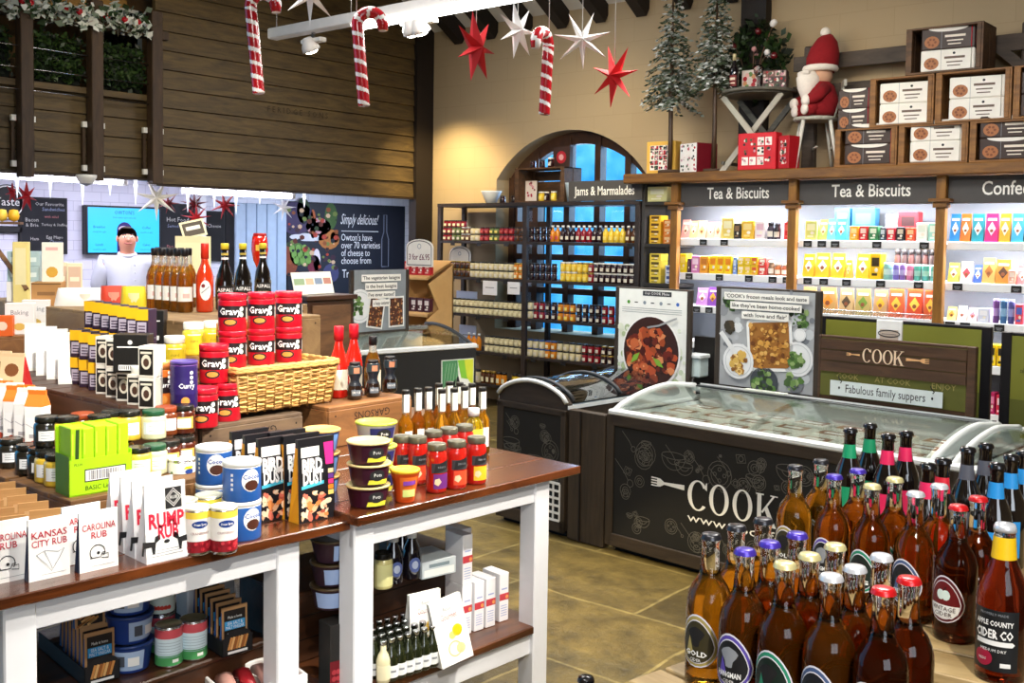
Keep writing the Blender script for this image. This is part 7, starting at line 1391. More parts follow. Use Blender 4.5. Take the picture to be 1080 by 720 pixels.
gift('cracker_box', 'large red cracker box with white panels in front of the round table', 778, 818, 140, YD-.03, .1, '#cf1624', red(3))
gift('cracker_box', 'red cracker box with a dark side beside the chair leg', 819, 833, 143, YD-.03, .12, '#b01420', red(4), -.3)
# folding round table
tp = aty(800, 97, YD+.22); t = thing('bistro_table', 'grey round folding bistro table on top of the shelving', 'table', (tp.x, YD+.22, ZD)); H = tp.z-ZD; GRY = wood('#45423a', '#6f6c60', (2, 8, 8), .55); R0 = .3
mb = MB(); mb.cyl(0, 0, H-.02, H+.005, R0, GRY, 36, .004); mb.cyl(0, 0, H-.035, H-.02, R0-.03, GRY, 30); mb.build('tabletop', t)
for y in (-.11, .16):
    for s in (-1, 1): mb = MB(); mb.bar((-.27*s, y+.02*s, .0), (.25*s, y+.02*s, H-.035), .045, .018, C('#b5b1a2', .55) if y < 0 else GRY, (0, 1, 0)); mb.build('leg', t)
mb = MB(); mb.tube([(0, -.13, H*.5), (0, .18, H*.5)], .008, STEEL, 8); mb.build('pivot_rod', t)
mb = MB(); mb.box(-.26, -.12, .06, -.235, .17, .085, GRY); mb.build('stretcher', t)
TT = ZD+H+.0055
def ontop(px, dy=-.1): return Vector((aty(px, 92, YD+.22+dy).x, YD+.22+dy, TT))
WB = [(.03, 0), (.037, .006), (.037, .17), (.03, .2), (.014, .23), (.0135, .28), (.0145, .3)]
Kind(bottle('wine_bottle', 'bottle', WB, C('#151013', .08, coat=1), C('#d8c89a', .35, .4), (.0155, .25, .305), lambda mb: (mb.patch(.0375, -1, 1, .04, .13, C('#7a1c1c', .5), 8), mb.patch(.0378, -.7, .7, .06, .07, C('#e8d8c0', .5), 6), mb.patch(.0378, -.7, .7, .09, .11, C('#e8d8c0', .5), 6)))).put(ontop(774), -PI/2, 'dark wine bottle with red label on the round folding table')
gift('gift_box', 'square gift box with a wreath print on the round folding table', 780, 797, 74, YD+.2, .05, '#e0d4cc', lambda mb, w, h: ([mb.disc(.02, C(('#b01c28', '#d89a6a', '#6a8a4a', '#e8b8b0')[k % 4], .5), (w*.3*math.cos(k*.7), -.001-.0002*k, h*.5+h*.3*math.sin(k*.7)), n=8, **UX) for k in range(9)],), 0, TT)
gift('gift_box', 'dark floral gift box at the right of the round folding table', 803, 826, 74, YD+.2, .12, '#4a3634', grid('#5a403c', ('#8a5a54', '#c8a8a0', '#3a2a2a'), .004, 4, 3, 6), .3, TT)
mb = MB(); mb.lathe([(.035, 0), (.037, .004), (.006, .012), (.005, .09), (.03, .12), (.036, .16), (.033, .19), (.031, .19), (.033, .16), (.001, .125)], GLASS, 16)
single(mb, 'wine_glass', 'clear stemmed glass between the two gift boxes', 'glass', ontop(799, -.12))
# vase of pompom twigs and the dark wreath on the wall post
DP = aty(801, 60, YB-.01); mb = MB(); mb.box(aty(787, 40, YB).x, YB-.1, 2.3, aty(813, 40, YB).x, YB, 4.4, DARKB); struct('trim_3', mb)
rr = random.Random(21); t = thing('wreath', 'dark green wreath with red baubles on the timber wall post', 'wreath', (DP.x+.05, YB-.17, aty(801, 62, YB-.17).z))
mb = MB(); leaves(mb, 520, lambda: ((.2+rr.gauss(0, .06))*math.cos(a := rr.uniform(0, 6.28)), rr.gauss(0, .03), (.22+rr.gauss(0, .06))*math.sin(a)), .08, HG[:3], rr); mb.build('foliage', t)
for k in range(5): mb = MB(); a = k*1.3; mb.lathe([(0, -.03), (.021, -.021), (.03, 0), (.021, .021), (0, .03)], C('#5f1018', .3, coat=.4), 10, (.2*math.cos(a), -.07, .22*math.sin(a))); mb.build('bauble', t)
q = ontop(793, .15); t = thing('vase', 'glass vase of twigs with white pompoms behind the gift boxes', 'vase', q); mb = MB(); mb.lathe([(.04, 0), (.05, .01), (.03, .1), (.04, .16), (.037, .16), (.027, .1), (.001, .014)], C('#a8b4bc', .1, coat=.5), 16); mb.build('vase_body', t)
rr = random.Random(4)
for k in range(9):
    a = rr.uniform(0, 6.28); e = Vector((.26*math.cos(a)-.03, .08*math.sin(a), rr.uniform(.3, .62))); mb = MB(); mb.tube([(0, 0, .02), e*.5+Vector((0, 0, .06)), e], .003, C('#6a4a3a', .6), 5); mb.build('twig', t)
    mb = MB(); r = rr.uniform(.018, .032); mb.lathe([(0, -r), (r*.7, -r*.7), (r, 0), (r*.7, r*.7), (0, r)], C('#f0ebe8' if k % 3 else '#c89090', .8), 10, tuple(e)); mb.build('pompom', t)
# small chair with the plush doll
sp = aty(860, 124, YD+.25); sz = sp.z-ZD; CHR_ = wood('#9a978c', '#c4c1b4', (8, 8, 1.5), .55); t = thing('small_chair', 'small grey wooden chair holding the red plush doll', 'chair', (sp.x, YD+.25, ZD), -2.6)
mb = MB(); mb.T = Matrix.Scale(.93, 4, (0, 1, 0)); mb.cyl(0, 0, sz-.03, sz, .17, CHR_, 26, .008); mb.build('seat', t)
for x, y in ((.1, .1), (.1, -.1), (-.1, .1), (-.1, -.1)): mb = MB(); mb.tube([(x, y, sz-.025), (x*1.6, y*1.5, 0)], [.016, .013], C('#dcd9cf', .5), 8); mb.build('leg', t)
for p, q in (((.14, -.13), (.14, .13)), ((-.14, -.13), (-.14, .13)), ((.0, -.13), (.0, .13))): mb = MB(); mb.tube([(p[0], p[1], sz*.42), (q[0], q[1], sz*.42)], .009, CHR_, 6); mb.build('stretcher', t)
for k in range(5): y = -.11+.055*k; mb = MB(); mb.tube([(-.13, y, sz-.01), (-.2, y*1.1, sz+.24)], .008, CHR_, 6); mb.build('spindle', t)
mb = MB(); mb.bar((-.2, -.15, sz+.25), (-.2, .15, sz+.25), .05, .02, CHR_, (1, 0, 0)); mb.build('top_rail', t)
t = thing('plush_doll', 'red plush doll with pointed hat and long white beard sitting on the small chair', 'doll', (sp.x+.03, YD+.25, ZD+sz+.001), -2.3); t.scale = (1.12, 1.12, 1.12)
RP = C('#8a0e18', .9, scale=60, bump=.4); WP = C('#efe6dc', .95, scale=60, bump=.4); SK = C('#d9a98a', .8)
def ell(mb, c, r, m, n=14, k=9): V = []; mb.add([(c[0]+r[0]*math.sin(PI*j/k)*math.cos(2*PI*i/n), c[1]+r[1]*math.sin(PI*j/k)*math.sin(2*PI*i/n), c[2]+r[2]*math.cos(PI*j/k)) for j in range(k+1) for i in range(n)], [(j*n+i, (j+1)*n+i, (j+1)*n+(i+1) % n, j*n+(i+1) % n) for j in range(k) for i in range(n)], m, True)
mb = MB(); mb.lathe([(.1, 0), (.135, .03), (.13, .12), (.1, .21), (.06, .25)], RP, 18); mb.build('body', t)
for s in (-1, 1):
    mb = MB(); mb.tube([(.04, .06*s, .05), (.1, .08*s, .05), (.135, .085*s, .04)], [.05, .048, .045], RP, 10); ell(mb, (.145, .085*s, .045), (.022, .045, .042), WP); mb.build('leg', t)
    mb = MB(); mb.tube([(.0, .09*s, .19), (.07, .13*s, .13), (.13, .1*s, .1)], [.045, .04, .035], RP, 10); ell(mb, (.145, .1*s, .1), (.03, .04, .04), WP); mb.build('arm', t)
mb = MB(); ell(mb, (0, 0, .29), (.085, .085, .085), SK); ell(mb, (.085, 0, .285), (.022, .022, .022), C('#d9907a', .8)); mb.build('head', t)
mb = MB(); mb.T = Matrix.Translation((0, 0, .33)) @ Matrix.Rotation(-.22, 4, 'Y') @ Matrix.Translation((0, 0, -.33)); mb.lathe([(.1, .0), (.112, .06), (.1, .14), (.07, .21), (.03, .25), (.0, .26)], RP, 16, (0, 0, .33)); mb.build('hat', t)
mb = MB(); mb.tube([(.1*math.cos(a), .1*math.sin(a), .335) for a in [2*PI*k/16 for k in range(16)]], .024, WP, 8, True); mb.build('hat_trim', t)
mb = MB(); ell(mb, (-.03, 0, .59), (.036, .036, .036), WP); mb.build('bobble', t)
mb = MB(); mb.lathe([(.0, -.15), (.035, -.1), (.075, 0), (.085, .07), (.06, .11), (0, .12)], WP, 14, (.085, 0, .2)); ell(mb, (.12, .035, .3), (.03, .05, .022), WP); ell(mb, (.12, -.035, .3), (.03, .05, .022), WP); mb.build('beard', t)
# dark timber fence panel behind
DFN = wood('#2f261e', '#54463a', (1.2, 6, 6), .65); YF = YB-.14
fx0 = aty(846, 100, YF).x; z1, z2 = aty(900, 63, YF).z, aty(900, 95, YF).z
t = thing('timber_fence', 'dark timber post and rail fence behind the crates and the chair', 'fence', (0, 0, 0))
for px, s in ((855, 0), (1085, 0)): x = aty(px, 100, YF).x; mb = MB(); mb.box(x-.055, YF-.03, ZD-.1, x+.055, YF+.03, z1+.14, DFN, .01); mb.build('post', t)
for z in (z1, z2): mb = MB(); mb.box(fx0-.06, YF-.05, z-.06, -1.35, YF-.03, z+.06, DFN, .004); mb.build('rail', t)
mb = MB(); a, b = aty(1048, 45, YF), aty(1085, 75, YF); mb.bar((a.x, YF-.04, a.z), (b.x+.1, YF-.04, b.z-.1), .07, .03, DFN, (0, 1, 0)); mb.build('brace', t)
# apple crates with boxed cakes
YC = YD+.02
def CX(px, py): q = aty(px, py, YC); return q.x, q.z
rows = [[(880, 946, 'bottom row, left'), (947, 1021, 'bottom row, middle'), (1022, 1096, 'bottom row, right')], [(917, 985, 'middle row, left'), (986, 1067, 'middle row, centre'), (1068, 1140, 'middle row, right')], [(955, 1037, 'top of the stack')]]
zs = [ZD, CX(940, 133)[1], CX(985, 77)[1], CX(990, 27)[1]]
CRM = [CRD, CRL]; boxes = []
def cakebox(dark):
    t = NEW('cake_box', 'cake box'); w, d, h = .3, .2, .125; body = C('#3a2a24', .45) if dark else C('#f0ebe0', .5); mb = MB()
    mb.box(-w/2, 0, 0, w/2, d, h, body, .006); mb.build('carton_body', t)
    mb = MB(); o = (0, -.0008, 0); TX = C('#e8dccb', .5) if dark else C('#6a5648', .5)
    mb.disc(.042, C('#a8683a', .5), (-w*.3, -.0008, h*.36), ry=.036, n=16, **UX); [mb.disc(.008, C('#7a4422', .5), (-w*.3+.02*math.cos(k), -.0012, h*.36+.018*math.sin(k)), n=6, **UX) for k in range(6)]
    mb.quad((-w*.06, h*.55), (w*.32, h*.66), TX, o, **UX); mb.quad((-w*.02, h*.36), (w*.28, h*.42), TX, o, **UX); mb.quad((.0, h*.2), (w*.24, h*.25), TX, o, **UX); mb.quad((-w*.12-.001, 0), (-w*.12+.001, h), GREYP, o, **UX)
    if dark: mb.disc(.11, C('#efe9df', .5), (0, -.001, h), ry=.022, n=18, a0=PI, a1=2*PI, **UX)
    else: mb.disc(.008, INK, (w*.12, -.0012, h*.8), n=8, **UX)
    mb.build('printed_front', t)
    mb = MB(); mb.tube([(w/2-.02, .0, h), (w/2-.02, -.003, h*.5), (w/2-.02, 0, 0)], .003, RED if dark else C('#b8b2a4', .5), 5); mb.box(w/2+.0005, .02, h*.2, w/2+.002, d-.02, h*.8, C('#8a1a22', .5) if dark else C('#d8d2c4', .5)); mb.build('ribbon', t); return t
KC1, KC2 = Kind(cakebox(False)), Kind(cakebox(True))
fill = {(0, 0): 'dd', (0, 1): 'ww', (0, 2): 'dd', (1, 0): 'ww', (1, 1): 'ww', (1, 2): 'dd', (2, 0): 'wd'}
for r, rw in enumerate(rows):
    for k, (p0, p1, s) in enumerate(rw):
        x0, x1 = CX(p0, 150-50*r)[0], CX(p1, 150-50*r)[0]; apple_crate('open apple crate above the shelving, '+s, x0+.002, x1-.002, zs[r]+.001, zs[r+1]-.001, YC, .3, CRM[0 if r == 2 else 1], 'apple crates above the shelving')
        for j, c in enumerate(fill[(r, k)]):
            (KC2 if c == 'd' else KC1).put(((x0+x1)/2+.02, YC+.03, zs[r]+.0155+.1505*j), .12, '%s cake box in the apple crate, %s, %s one' % ('dark brown' if c == 'd' else 'white', s, ('lower', 'upper')[j]), 'cake boxes in the crates', scale=(1.2, 1.1, 1.19))
x = (CX(880, 120)[0]+CX(917, 120)[0])/2
for j in range(2): KC2.put((x-.0, YC+.04, zs[1]+.0005+.1505*j), .05, 'dark cake box on the bottom left apple crate beside the chair, %s one' % ('lower', 'upper')[j], 'cake boxes in the crates', scale=(.82, 1, 1.19))
# ------------------------------------------------------------------ hanging decorations
def ceil_z(y): return H_+SL*(YB-y) if y > 4 else H_+SL*4.15
def star(label, px, py, D, rpx, m, n=7, rot=0., yaw=0., group='paper stars', top=None, lens=None):
    p = atd_(px, py, D) if not top else atx(px, py, top); R = rpx*pr(p)[2]/F_; t = thing('paper_star', label, 'star', p, facing(p)+yaw, group)
    mb = MB(); rr = random.Random(px)
    for k in range(n):
        a = rot+2*PI*k/n+PI/2; L = R*(lens[k % len(lens)] if lens else 1); w = R*.25
        tip = Vector((0, math.cos(a)*L, math.sin(a)*L)); b1 = Vector((0, math.cos(a+PI/n)*w, math.sin(a+PI/n)*w)); b2 = Vector((0, math.cos(a-PI/n)*w, math.sin(a-PI/n)*w)); f = Vector((R*.2, math.cos(a)*w*.9, math.sin(a)*w*.9)); bk_ = Vector((-R*.2, f.y, f.z))
        c0, c1 = Vector((R*.24, 0, 0)), Vector((-R*.24, 0, 0))
        mb.add([tip, b1, b2, f, bk_, c0, c1], [(0, 1, 3), (0, 3, 2), (1, 0, 4), (0, 2, 4), (1, 5, 3), (3, 5, 2), (4, 6, 1), (2, 6, 4)], m)
    mb.build('star_body', t)
    zt = (2.328 if top else ceil_z(p.y)-.02)-p.z; mb = MB(); mb.tube([(0, 0, R*.2), (0, 0, zt)], .0022, C('#e8e6e0', .6), 5); mb.build('thread', t); return t
def atd_(px, py, D): return CAM + ray(px, py)*D
SW = C('#f3f1ee', .7); SR = C('#c01a22', .65)
star('red paper star hanging left of the white ones, near the ceiling', 502, 50, 5.2, 38, SR, rot=.2, yaw=1.0)
star('white paper star seen edge-on beside the deep red star', 546, 32, 5.2, 31, SW, rot=.25, yaw=.85)
star('wide white paper star hanging above the arched window', 614, 42, 5.2, 31, SW, rot=PI/7+.05, yaw=.0)
star('bright red paper star hanging right of the wide white star', 648, 80, 5.2, 34, C('#e0242c', .65), rot=.3, yaw=-.75)
star('white paper star cut off by the top edge above the lamp bar', 327, -6, 5.2, 34, SW, rot=PI/7, yaw=.5)
star('white paper star hanging below the gallery, over the television', 165, 209, 8.3, 24, C('#fbf3e4', .6), rot=PI/7, top=-8.3)
star('dark red paper star hanging behind the white gallery star', 178, 214, 8.6, 12, C('#7a1418', .6), rot=.2, top=-8.55)
star('red paper star with long points at the far left under the gallery', 28, 207, 7.9, 17, C('#b01a26', .6), yaw=.9, top=-8.3)
star('small red paper star at the left edge over the round plaque', 13, 203, 8.3, 12, C('#a01a26', .6), yaw=.9, top=-8.3)
star('upper dark red star of the pair by the white deli post', 205, 215, 8.8, 15, C('#6a1218', .6), n=9, top=-8.4)
star('lower bright red star of the pair by the white deli post', 207, 230, 8.6, 16, C('#c01a26', .6), n=9, top=-8.28)
star('red paper star hanging over the black deli board', 237, 216, 8.9, 16, C('#a8141e', .6), rot=.2, top=-8.4)
star('white paper star hanging over the strip curtain', 299, 219, 9.3, 15, C('#f0f2fa', .6), rot=.3, yaw=.5, top=-8.4)
for k, (px, py, h, s) in enumerate(((18, 196, 26, 'at the far left'), (53, 197, 24, 'over the menu chalkboard'), (87, 198, 30, 'left of the television'), (116, 199, 18, 'over the left half of the television'), (143, 199, 26, 'over the right half of the television'), (198, 202, 26, 'over the second chalkboard'), (226, 204, 20, 'over the black board'), (249, 205, 26, 'over the dark doorway'), (274, 206, 14, 'over the strip curtain'), (321, 208, 15, 'over the dark mural'))):
    p = atx(px, py-4, XC-.02); L = h*pr(p)[2]/F_; mb = MB(); mb.lathe([(.001, -L), (.008, -L*.7), (.012, -L*.4), (.02, -L*.2), (.012, -L*.1), (.018, 0)], C('#eef2ff', .3, emit=.9, var=0), 8); single(mb, 'icicle_ornament', 'white icicle ornament hanging under the gallery boards, '+s, 'ornament', (p.x, p.y, 2.09 if px > 163 else 2.13), 0, 'icicle ornaments')
def cane(label, pxb, pyb, pxt, pyt, D, rpx, hook, yaw, hx=.3):
    """candy cane: striped tube from the foot up to a hooked top; hook is the side it bends to"""
    pb, pt = atd_(pxb, pyb, D), atd_(pxt, pyt, D); ax = pt-pb; L = ax.length; r = rpx*D/F_; t = thing('candy_cane', label, 'candy cane', pt, 0, 'striped candy canes'); hr = r*2.1
    side = (RGT*math.cos(yaw)+FWD*math.sin(yaw)).normalized()*hook; u = ax.normalized(); side = (side-u*side.dot(u)).normalized()
    pts = [-ax + u*(L-hr)*k/90. for k in range(91)] ; top = -u*hr
    pts += [top + side*(hr-hr*math.cos(a)) + u*hr*math.sin(a) for a in [PI*k/24 for k in range(1, 25)]]; pts += [pts[-1]-u*r*1.2]
    N = len(pts); n = 28; V = []; nrm = side.cross(u).normalized(); cum = 0; Fs = []; mats = []; mb = MB()
    for i, p in enumerate(pts):
        d = (pts[min(i+1, N-1)]-pts[max(i-1, 0)]).normalized(); a = nrm; b = d.cross(a).normalized(); rr_ = r*(.75 if i in (0, N-1) else 1)
        V += [p+(a*math.cos(2*PI*k/n)+b*math.sin(2*PI*k/n))*rr_ for k in range(n)]
    iR, iW = mb.mi(C('#b3121f', .25, coat=.6)), mb.mi(C('#f4efec', .35, coat=.3)); mb.v = [tuple(q) for q in V]; step = (pts[1]-pts[0]).length
    for i in range(N-1):
        for k in range(n):
            mb.f.append((i*n+k, (i+1)*n+k, (i+1)*n+(k+1) % n, i*n+(k+1) % n)); ph = (i*(step if i < 90 else hr*PI/24)/(r*2.3)+k/n) % 1; mb.m.append(iW if ph < .3 else iR); mb.sm.append(True)
    mb.f += [tuple(range(n)), tuple((N-1)*n+k for k in range(n))[::-1]]; mb.m += [iR, iW]; mb.sm += [False, False]; mb.build('cane', t)
    mb = MB(); mb.tube([(0, 0, 0), (0, 0, ceil_z(pt.y)-pt.z)], .0022, C('#d8d6d0', .6), 5); mb.build('thread', t)
cane('long striped candy cane at the top, in front of the timber cladding', 273, 99, 263, -5, 4.6, 6.3, 1, 0)
cane('striped candy cane hanging in front of the lamp bar', 384, 112, 376, 14, 5.0, 6.3, 1, 0)
cane('striped candy cane hanging between the two white stars', 574, 121, 579, 37, 5.2, 6.0, -1, 1.0)
# hanging lamp bar with tube and spot heads
a, b = atz(287, 42, 3.1), atz(500, -2, 3.1); xb1 = b.x+1.3
t = thing('lamp_bar', 'long hanging lamp bar with a lit tube and small spot heads', 'lamp', (a.x, a.y, 3.1)); L_ = xb1-a.x
mb = MB(); mb.box(0, -.045, 0, L_, .045, .075, C('#d8d2cc', .4), .008); mb.build('housing', t)
xs = atz(396, 33, 3.08).x-a.x; mb = MB(); mb.box(xs, -.06, -.03, L_-.05, .06, -.0, C('#fffdf5', .4, emit=7, var=0), .01); mb.build('lit_tube', t); area('lamp_bar_uplight', ((a.x+xs+xb1)/2, a.y, 3.2), L_-xs, 40, (1, .93, .82), target=((a.x+xs+xb1)/2, a.y+1.2, 5.2), sy=.1)
area('lamp_bar_light', ((a.x+xs+xb1)/2, a.y, 3.04), L_-xs, 45, (1, .95, .86), sy=.12)
for px in (306, 450): x = atz(px, 38, 3.14).x-a.x; mb = MB(); mb.tube([(x, 0, .07), (x, 0, ceil_z(a.y)-3.1)], .004, STEEL, 6); mb.build('suspension_wire', t)
for k, px in enumerate((322, 512, 526)):
    x = atz(px, 40, 3.05).x-a.x; mb = MB(); mb.box(x-.11, -.03, -.075, x+.11, .03, -.045, C('#e0dad2', .4), .006); mb.T = Matrix.Translation((x, -.03, -.1)) @ Matrix.Rotation(.5, 4, 'X'); mb.lathe([(.03, .06), (.06, 0), (.064, -.03), (.05, -.035)], C('#d8d2cc', .3), 16); mb.lathe([(.05, -.034), (.03, -.05), (.001, -.055)], C('#fff4d8', .4, emit=20, var=0), 14); mb.T = None; mb.box(x-.01, -.01, -.05, x+.01, .01, .01, STEEL); mb.build('spot_head', t)
# stand with slanted cardboard trays and the price sign
p = aty(436, 345, 6.95); q0 = aty(428, 300, 6.95); q1 = aty(456, 300, 6.95)
t = thing('display_stand', 'cardboard display stand with sloping trays left of the jam shelves', 'stand', (p.x, 6.95, 0)); w = (q1.x-q0.x)/2; CBD = C('#d3a566', .7)
for z in (.55, .95, 1.3): mb = MB(); mb.add([(-w, 0, z), (w, 0, z), (w, .34, z+.16), (-w, .34, z+.16), (-w, 0, z-.02), (w, 0, z-.02), (w, .34, z+.14), (-w, .34, z+.14)], [(0, 1, 2, 3), (7, 6, 5, 4), (0, 4, 5, 1)], CBD); mb.build('tray', t)
for s in (-1, 1): mb = MB(); x = s*w; mb.prism([(.36, 0), (.12, 0), (.12, .62), (.0, .9), (.16, 1.0), (.02, 1.24), (.36, 1.42)], CBD, (x, 0, 0), (0, 1, 0), (0, 0, 1), .012*s); mb.build('side_panel', t)
mb = MB(); mb.box(-w, .345, 0, w, .36, 1.43, CBD); mb.build('back_panel', t)
for r, (z, c) in enumerate(((1.3, '#c81c1c'), (.95, '#4a1a22'))):
    for k in range(4): single(shelf_item('B', w*.44, .13, c, '#f0b8a0' if r == 0 else '#e8dcd0', .05), 'sweet_packet', '%s packet on the %s sloping tray, %s from left' % (('red', 'maroon')[r], ('upper', 'lower')[r], ORD[k]), 'packet', (p.x-w*.75+w*.5*k, 6.99, z+.022), 0, 'packets on the sloping trays')
ps = psign('price_sign', 'cream arched price sign on the cardboard stand, before the dark mural', q0.x-.03, q1.x-.03, aty(436, 281, 6.95).z, aty(436, 252, 6.95).z, 6.98)
mb = MB(); mb.box(-.012, .012, 1.4-aty(436, 281, 6.95).z, .012, .03, .02, BLACK); mb.build('stem', ps)
# ------------------------------------------------------------------ the deli worker
def skin(name, verts, edges, radii, mat, parent, levels=2, root=0, paint=None):
    me = bpy.data.meshes.new(name); me.from_pydata(verts, edges, []); o = bpy.data.objects.new(name, me); COL.objects.link(o)
    sk = o.modifiers.new('skin', 'SKIN'); sk.use_smooth_shade = True
    for k, r in enumerate(radii): d = me.skin_vertices[0].data[k]; d.radius = r if isinstance(r, tuple) else (r, r); d.use_root = (k == root)
    sb = o.modifiers.new('subdivision', 'SUBSURF'); sb.levels = sb.render_levels = levels
    dg = bpy.context.evaluated_depsgraph_get(); m2 = bpy.data.meshes.new_from_object(o.evaluated_get(dg)); o.modifiers.clear(); o.data = m2; bpy.data.meshes.remove(me); m2.name = name
    m2.materials.clear(); m2.materials.append(mat)
    for p in m2.polygons: p.use_smooth = True
    o.parent = parent; return o
hp = atd_(134, 252.5, 9.75); PT = thing('person', 'person in white chef jacket and black apron behind the deli counter', 'person', (hp.x, hp.y, 0), facing(hp)+.1)
hz = hp.z+.02   # eye level
top = hz+.1; k_ = top/1.76
SKN = C('#bf8268', .55, var=.04); JKT = C('#bfc1cc', .7, var=.03, scale=20); TRS = C('#1d1d22', .8); HAIR = C('#241812', .6)
Z = lambda z: z*k_
def arm(s): return [(0, .19*s, 1.43), (-.03, .25*s, 1.16), (-.1, .2*s, .98), (-.15, .12*s, .93), (-.165, .06*s, .92)]
V = [(0, 0, .98), (0, 0, 1.2), (0, 0, 1.38), (0, 0, 1.49), (.01, 0, 1.545), (.02, 0, 1.6), (.015, 0, 1.7)]; E_ = [(0, 1), (1, 2), (2, 3), (3, 4), (4, 5), (5, 6)]; RD = [(.15, .12), (.15, .12), (.13, .1), (.055, .055), (.06, .062), (.078, .09), (.07, .085)]
for s in (-1, 1):
    b = len(V); V += arm(s); E_ += [(2, b)] + [(b+i, b+i+1) for i in range(4)]; RD += [.05, .045, .037, .03, .026]
    hb = b+4
    for j in range(4): q = V[hb]; f = len(V); V += [(q[0]-.01+.0*j, q[1]-.035*s, q[2]+.03-.02*j), (q[0]-.012, q[1]-(.065 if j in (1, 2) else .055)*s, q[2]+.022-.02*j), (q[0]+.002, q[1]-(.08 if j in (1, 2) else .07)*s, q[2]+.018-.019*j)]; E_ += [(hb, f), (f, f+1), (f+1, f+2)]; RD += [.0095, .009, .008]
    q = V[hb-1]; f = len(V); V += [(q[0]+.01, q[1]-.02*s, q[2]+.045), (q[0]+.012, q[1]-.045*s, q[2]+.06)]; E_ += [(hb-1, f), (f, f+1)]; RD += [.011, .009]
    b = len(V); V += [(0, .09*s, .88), (.01, .1*s, .5), (0, .1*s, .08), (.1, .11*s, .035)]; E_ += [(0, b)] + [(b+i, b+i+1) for i in range(3)]; RD += [.09, .065, .045, .035]
sc_ = lambda L: [(x, y, Z(z)) for x, y, z in L]
skin('body', sc_(V), E_, RD, SKN, PT)
VJ = [(0, 0, .92), (.01, 0, 1.06), (.015, 0, 1.22), (0, 0, 1.38), (0, 0, 1.475)]; EJ = [(0, 1), (1, 2), (2, 3), (3, 4)]; RJ = [(.185, .15), (.19, .165), (.185, .155), (.165, .125), (.08, .075)]
for s in (-1, 1): b = len(VJ); VJ += [(0, .2*s, 1.425), (-.02, .245*s, 1.24), (-.035, .258*s, 1.14)]; EJ += [(3, b), (b, b+1), (b+1, b+2)]; RJ += [.09, .082, .074]
skin('chef_jacket', sc_(VJ), EJ, RJ, JKT, PT)
for s in (-1, 1): skin('undersleeve', sc_([(-.03, .252*s, 1.16), (-.07, .226*s, 1.06), (-.1, .2*s, .98)]), [(0, 1), (1, 2)], [.056, .05, .044], TRS, PT, 1)
VT = [(0, 0, .98)]; ET = []; RT = [(.17, .14)]
for s in (-1, 1): b = len(VT); VT += [(0, .09*s, .86), (.01, .1*s, .5), (0, .1*s, .1)]; ET += [(0, b), (b, b+1), (b+1, b+2)]; RT += [.1, .082, .065]
skin('trousers', sc_(VT), ET, RT, TRS, PT, 1)
mb = MB()
N = 28
for z0, z1, r0, r1 in ((.98, 1.07, 1.0, 1.03),): mb.add([((.172*math.cos(a)+.008)*q, .195*math.sin(a)*q, Z(z)) for z, q in ((z0, 1.0), (z1, 1.03)) for a in [2*PI*k/N for k in range(N)]], [(k, (k+1) % N, N+(k+1) % N, N+k) for k in range(N)], TRS, True)
mb.add([(.18*math.cos(a)+.01, .2*math.sin(a), Z(z)) for z in (.55, 1.0) for a in [-1.2+2.4*k/12 for k in range(13)]], [(k, k+1, 14+k, 13+k) for k in range(12)], TRS, True); mb.build('apron', PT)
mb = MB(); hcx, hcz = .02, hz
n, kk = 20, 10
mb.add([(hcx-.012+(.094)*math.sin(PI*j/kk)*math.cos(2*PI*i/n), .089*math.sin(PI*j/kk)*math.sin(2*PI*i/n), hcz+.012+.092*math.cos(PI*j/kk)) for j in range(kk+1) for i in range(n)], [(j*n+i, (j+1)*n+i, (j+1)*n+(i+1) % n, j*n+(i+1) % n) for j in range(kk) for i in range(n) if not (j > 1 and (i < 5 or i > 14)) and j < 8], HAIR, True); mb.build('hair', PT)
fx = hcx+.088
mb = MB()
for s in (-1, 1): ell(mb, (fx-.006, .032*s, hcz+.004), (.01, .013, .006), WHITE, 8, 6); ell(mb, (fx+.002, .032*s, hcz+.004), (.005, .007, .006), INK, 8, 6)
mb.build('eyes', PT)
mb = MB()
for s in (-1, 1): mb.tube([(fx-.004, .018*s, hcz+.026), (fx-.003, .034*s, hcz+.03), (fx-.012, .05*s, hcz+.024)], .006, HAIR, 6)
mb.build('eyebrows', PT)
mb = MB(); ell(mb, (fx+.004, 0, hcz-.025), (.017, .015, .02), SKN, 10, 6); mb.build('nose', PT)
mb = MB(); mb.tube([(fx-.012, -.03, hcz-.052), (fx+.0, -.012, hcz-.06), (fx+.0, .012, hcz-.06), (fx-.012, .03, hcz-.052)], .006, C('#a85a54', .5), 6); mb.build('mouth', PT)
mb = MB()
for s in (-1, 1): ell(mb, (hcx-.002, .088*s, hcz-.015), (.02, .01, .03), SKN, 8, 6)
mb.build('ears', PT)
mb = MB()
for k in range(5): ell(mb, (.175-.012*abs(k-2), .055, Z(1.12+.07*k)), (.008, .009, .009), C('#c8cad2', .4), 8, 5)
mb.stroke([(.0, Z(1.08)), (.0, Z(1.42))], .004, C('#c4c6d2', .6), (.186, .02, 0)); mb.build('jacket_buttons', PT)
mb = MB(); mb.tube([(.062*math.cos(a)+.008, .07*math.sin(a), Z(1.5)+.018*math.cos(a)*-1) for a in [2*PI*k/16 for k in range(16)]], .02, JKT, 8, True); mb.build('collar', PT)
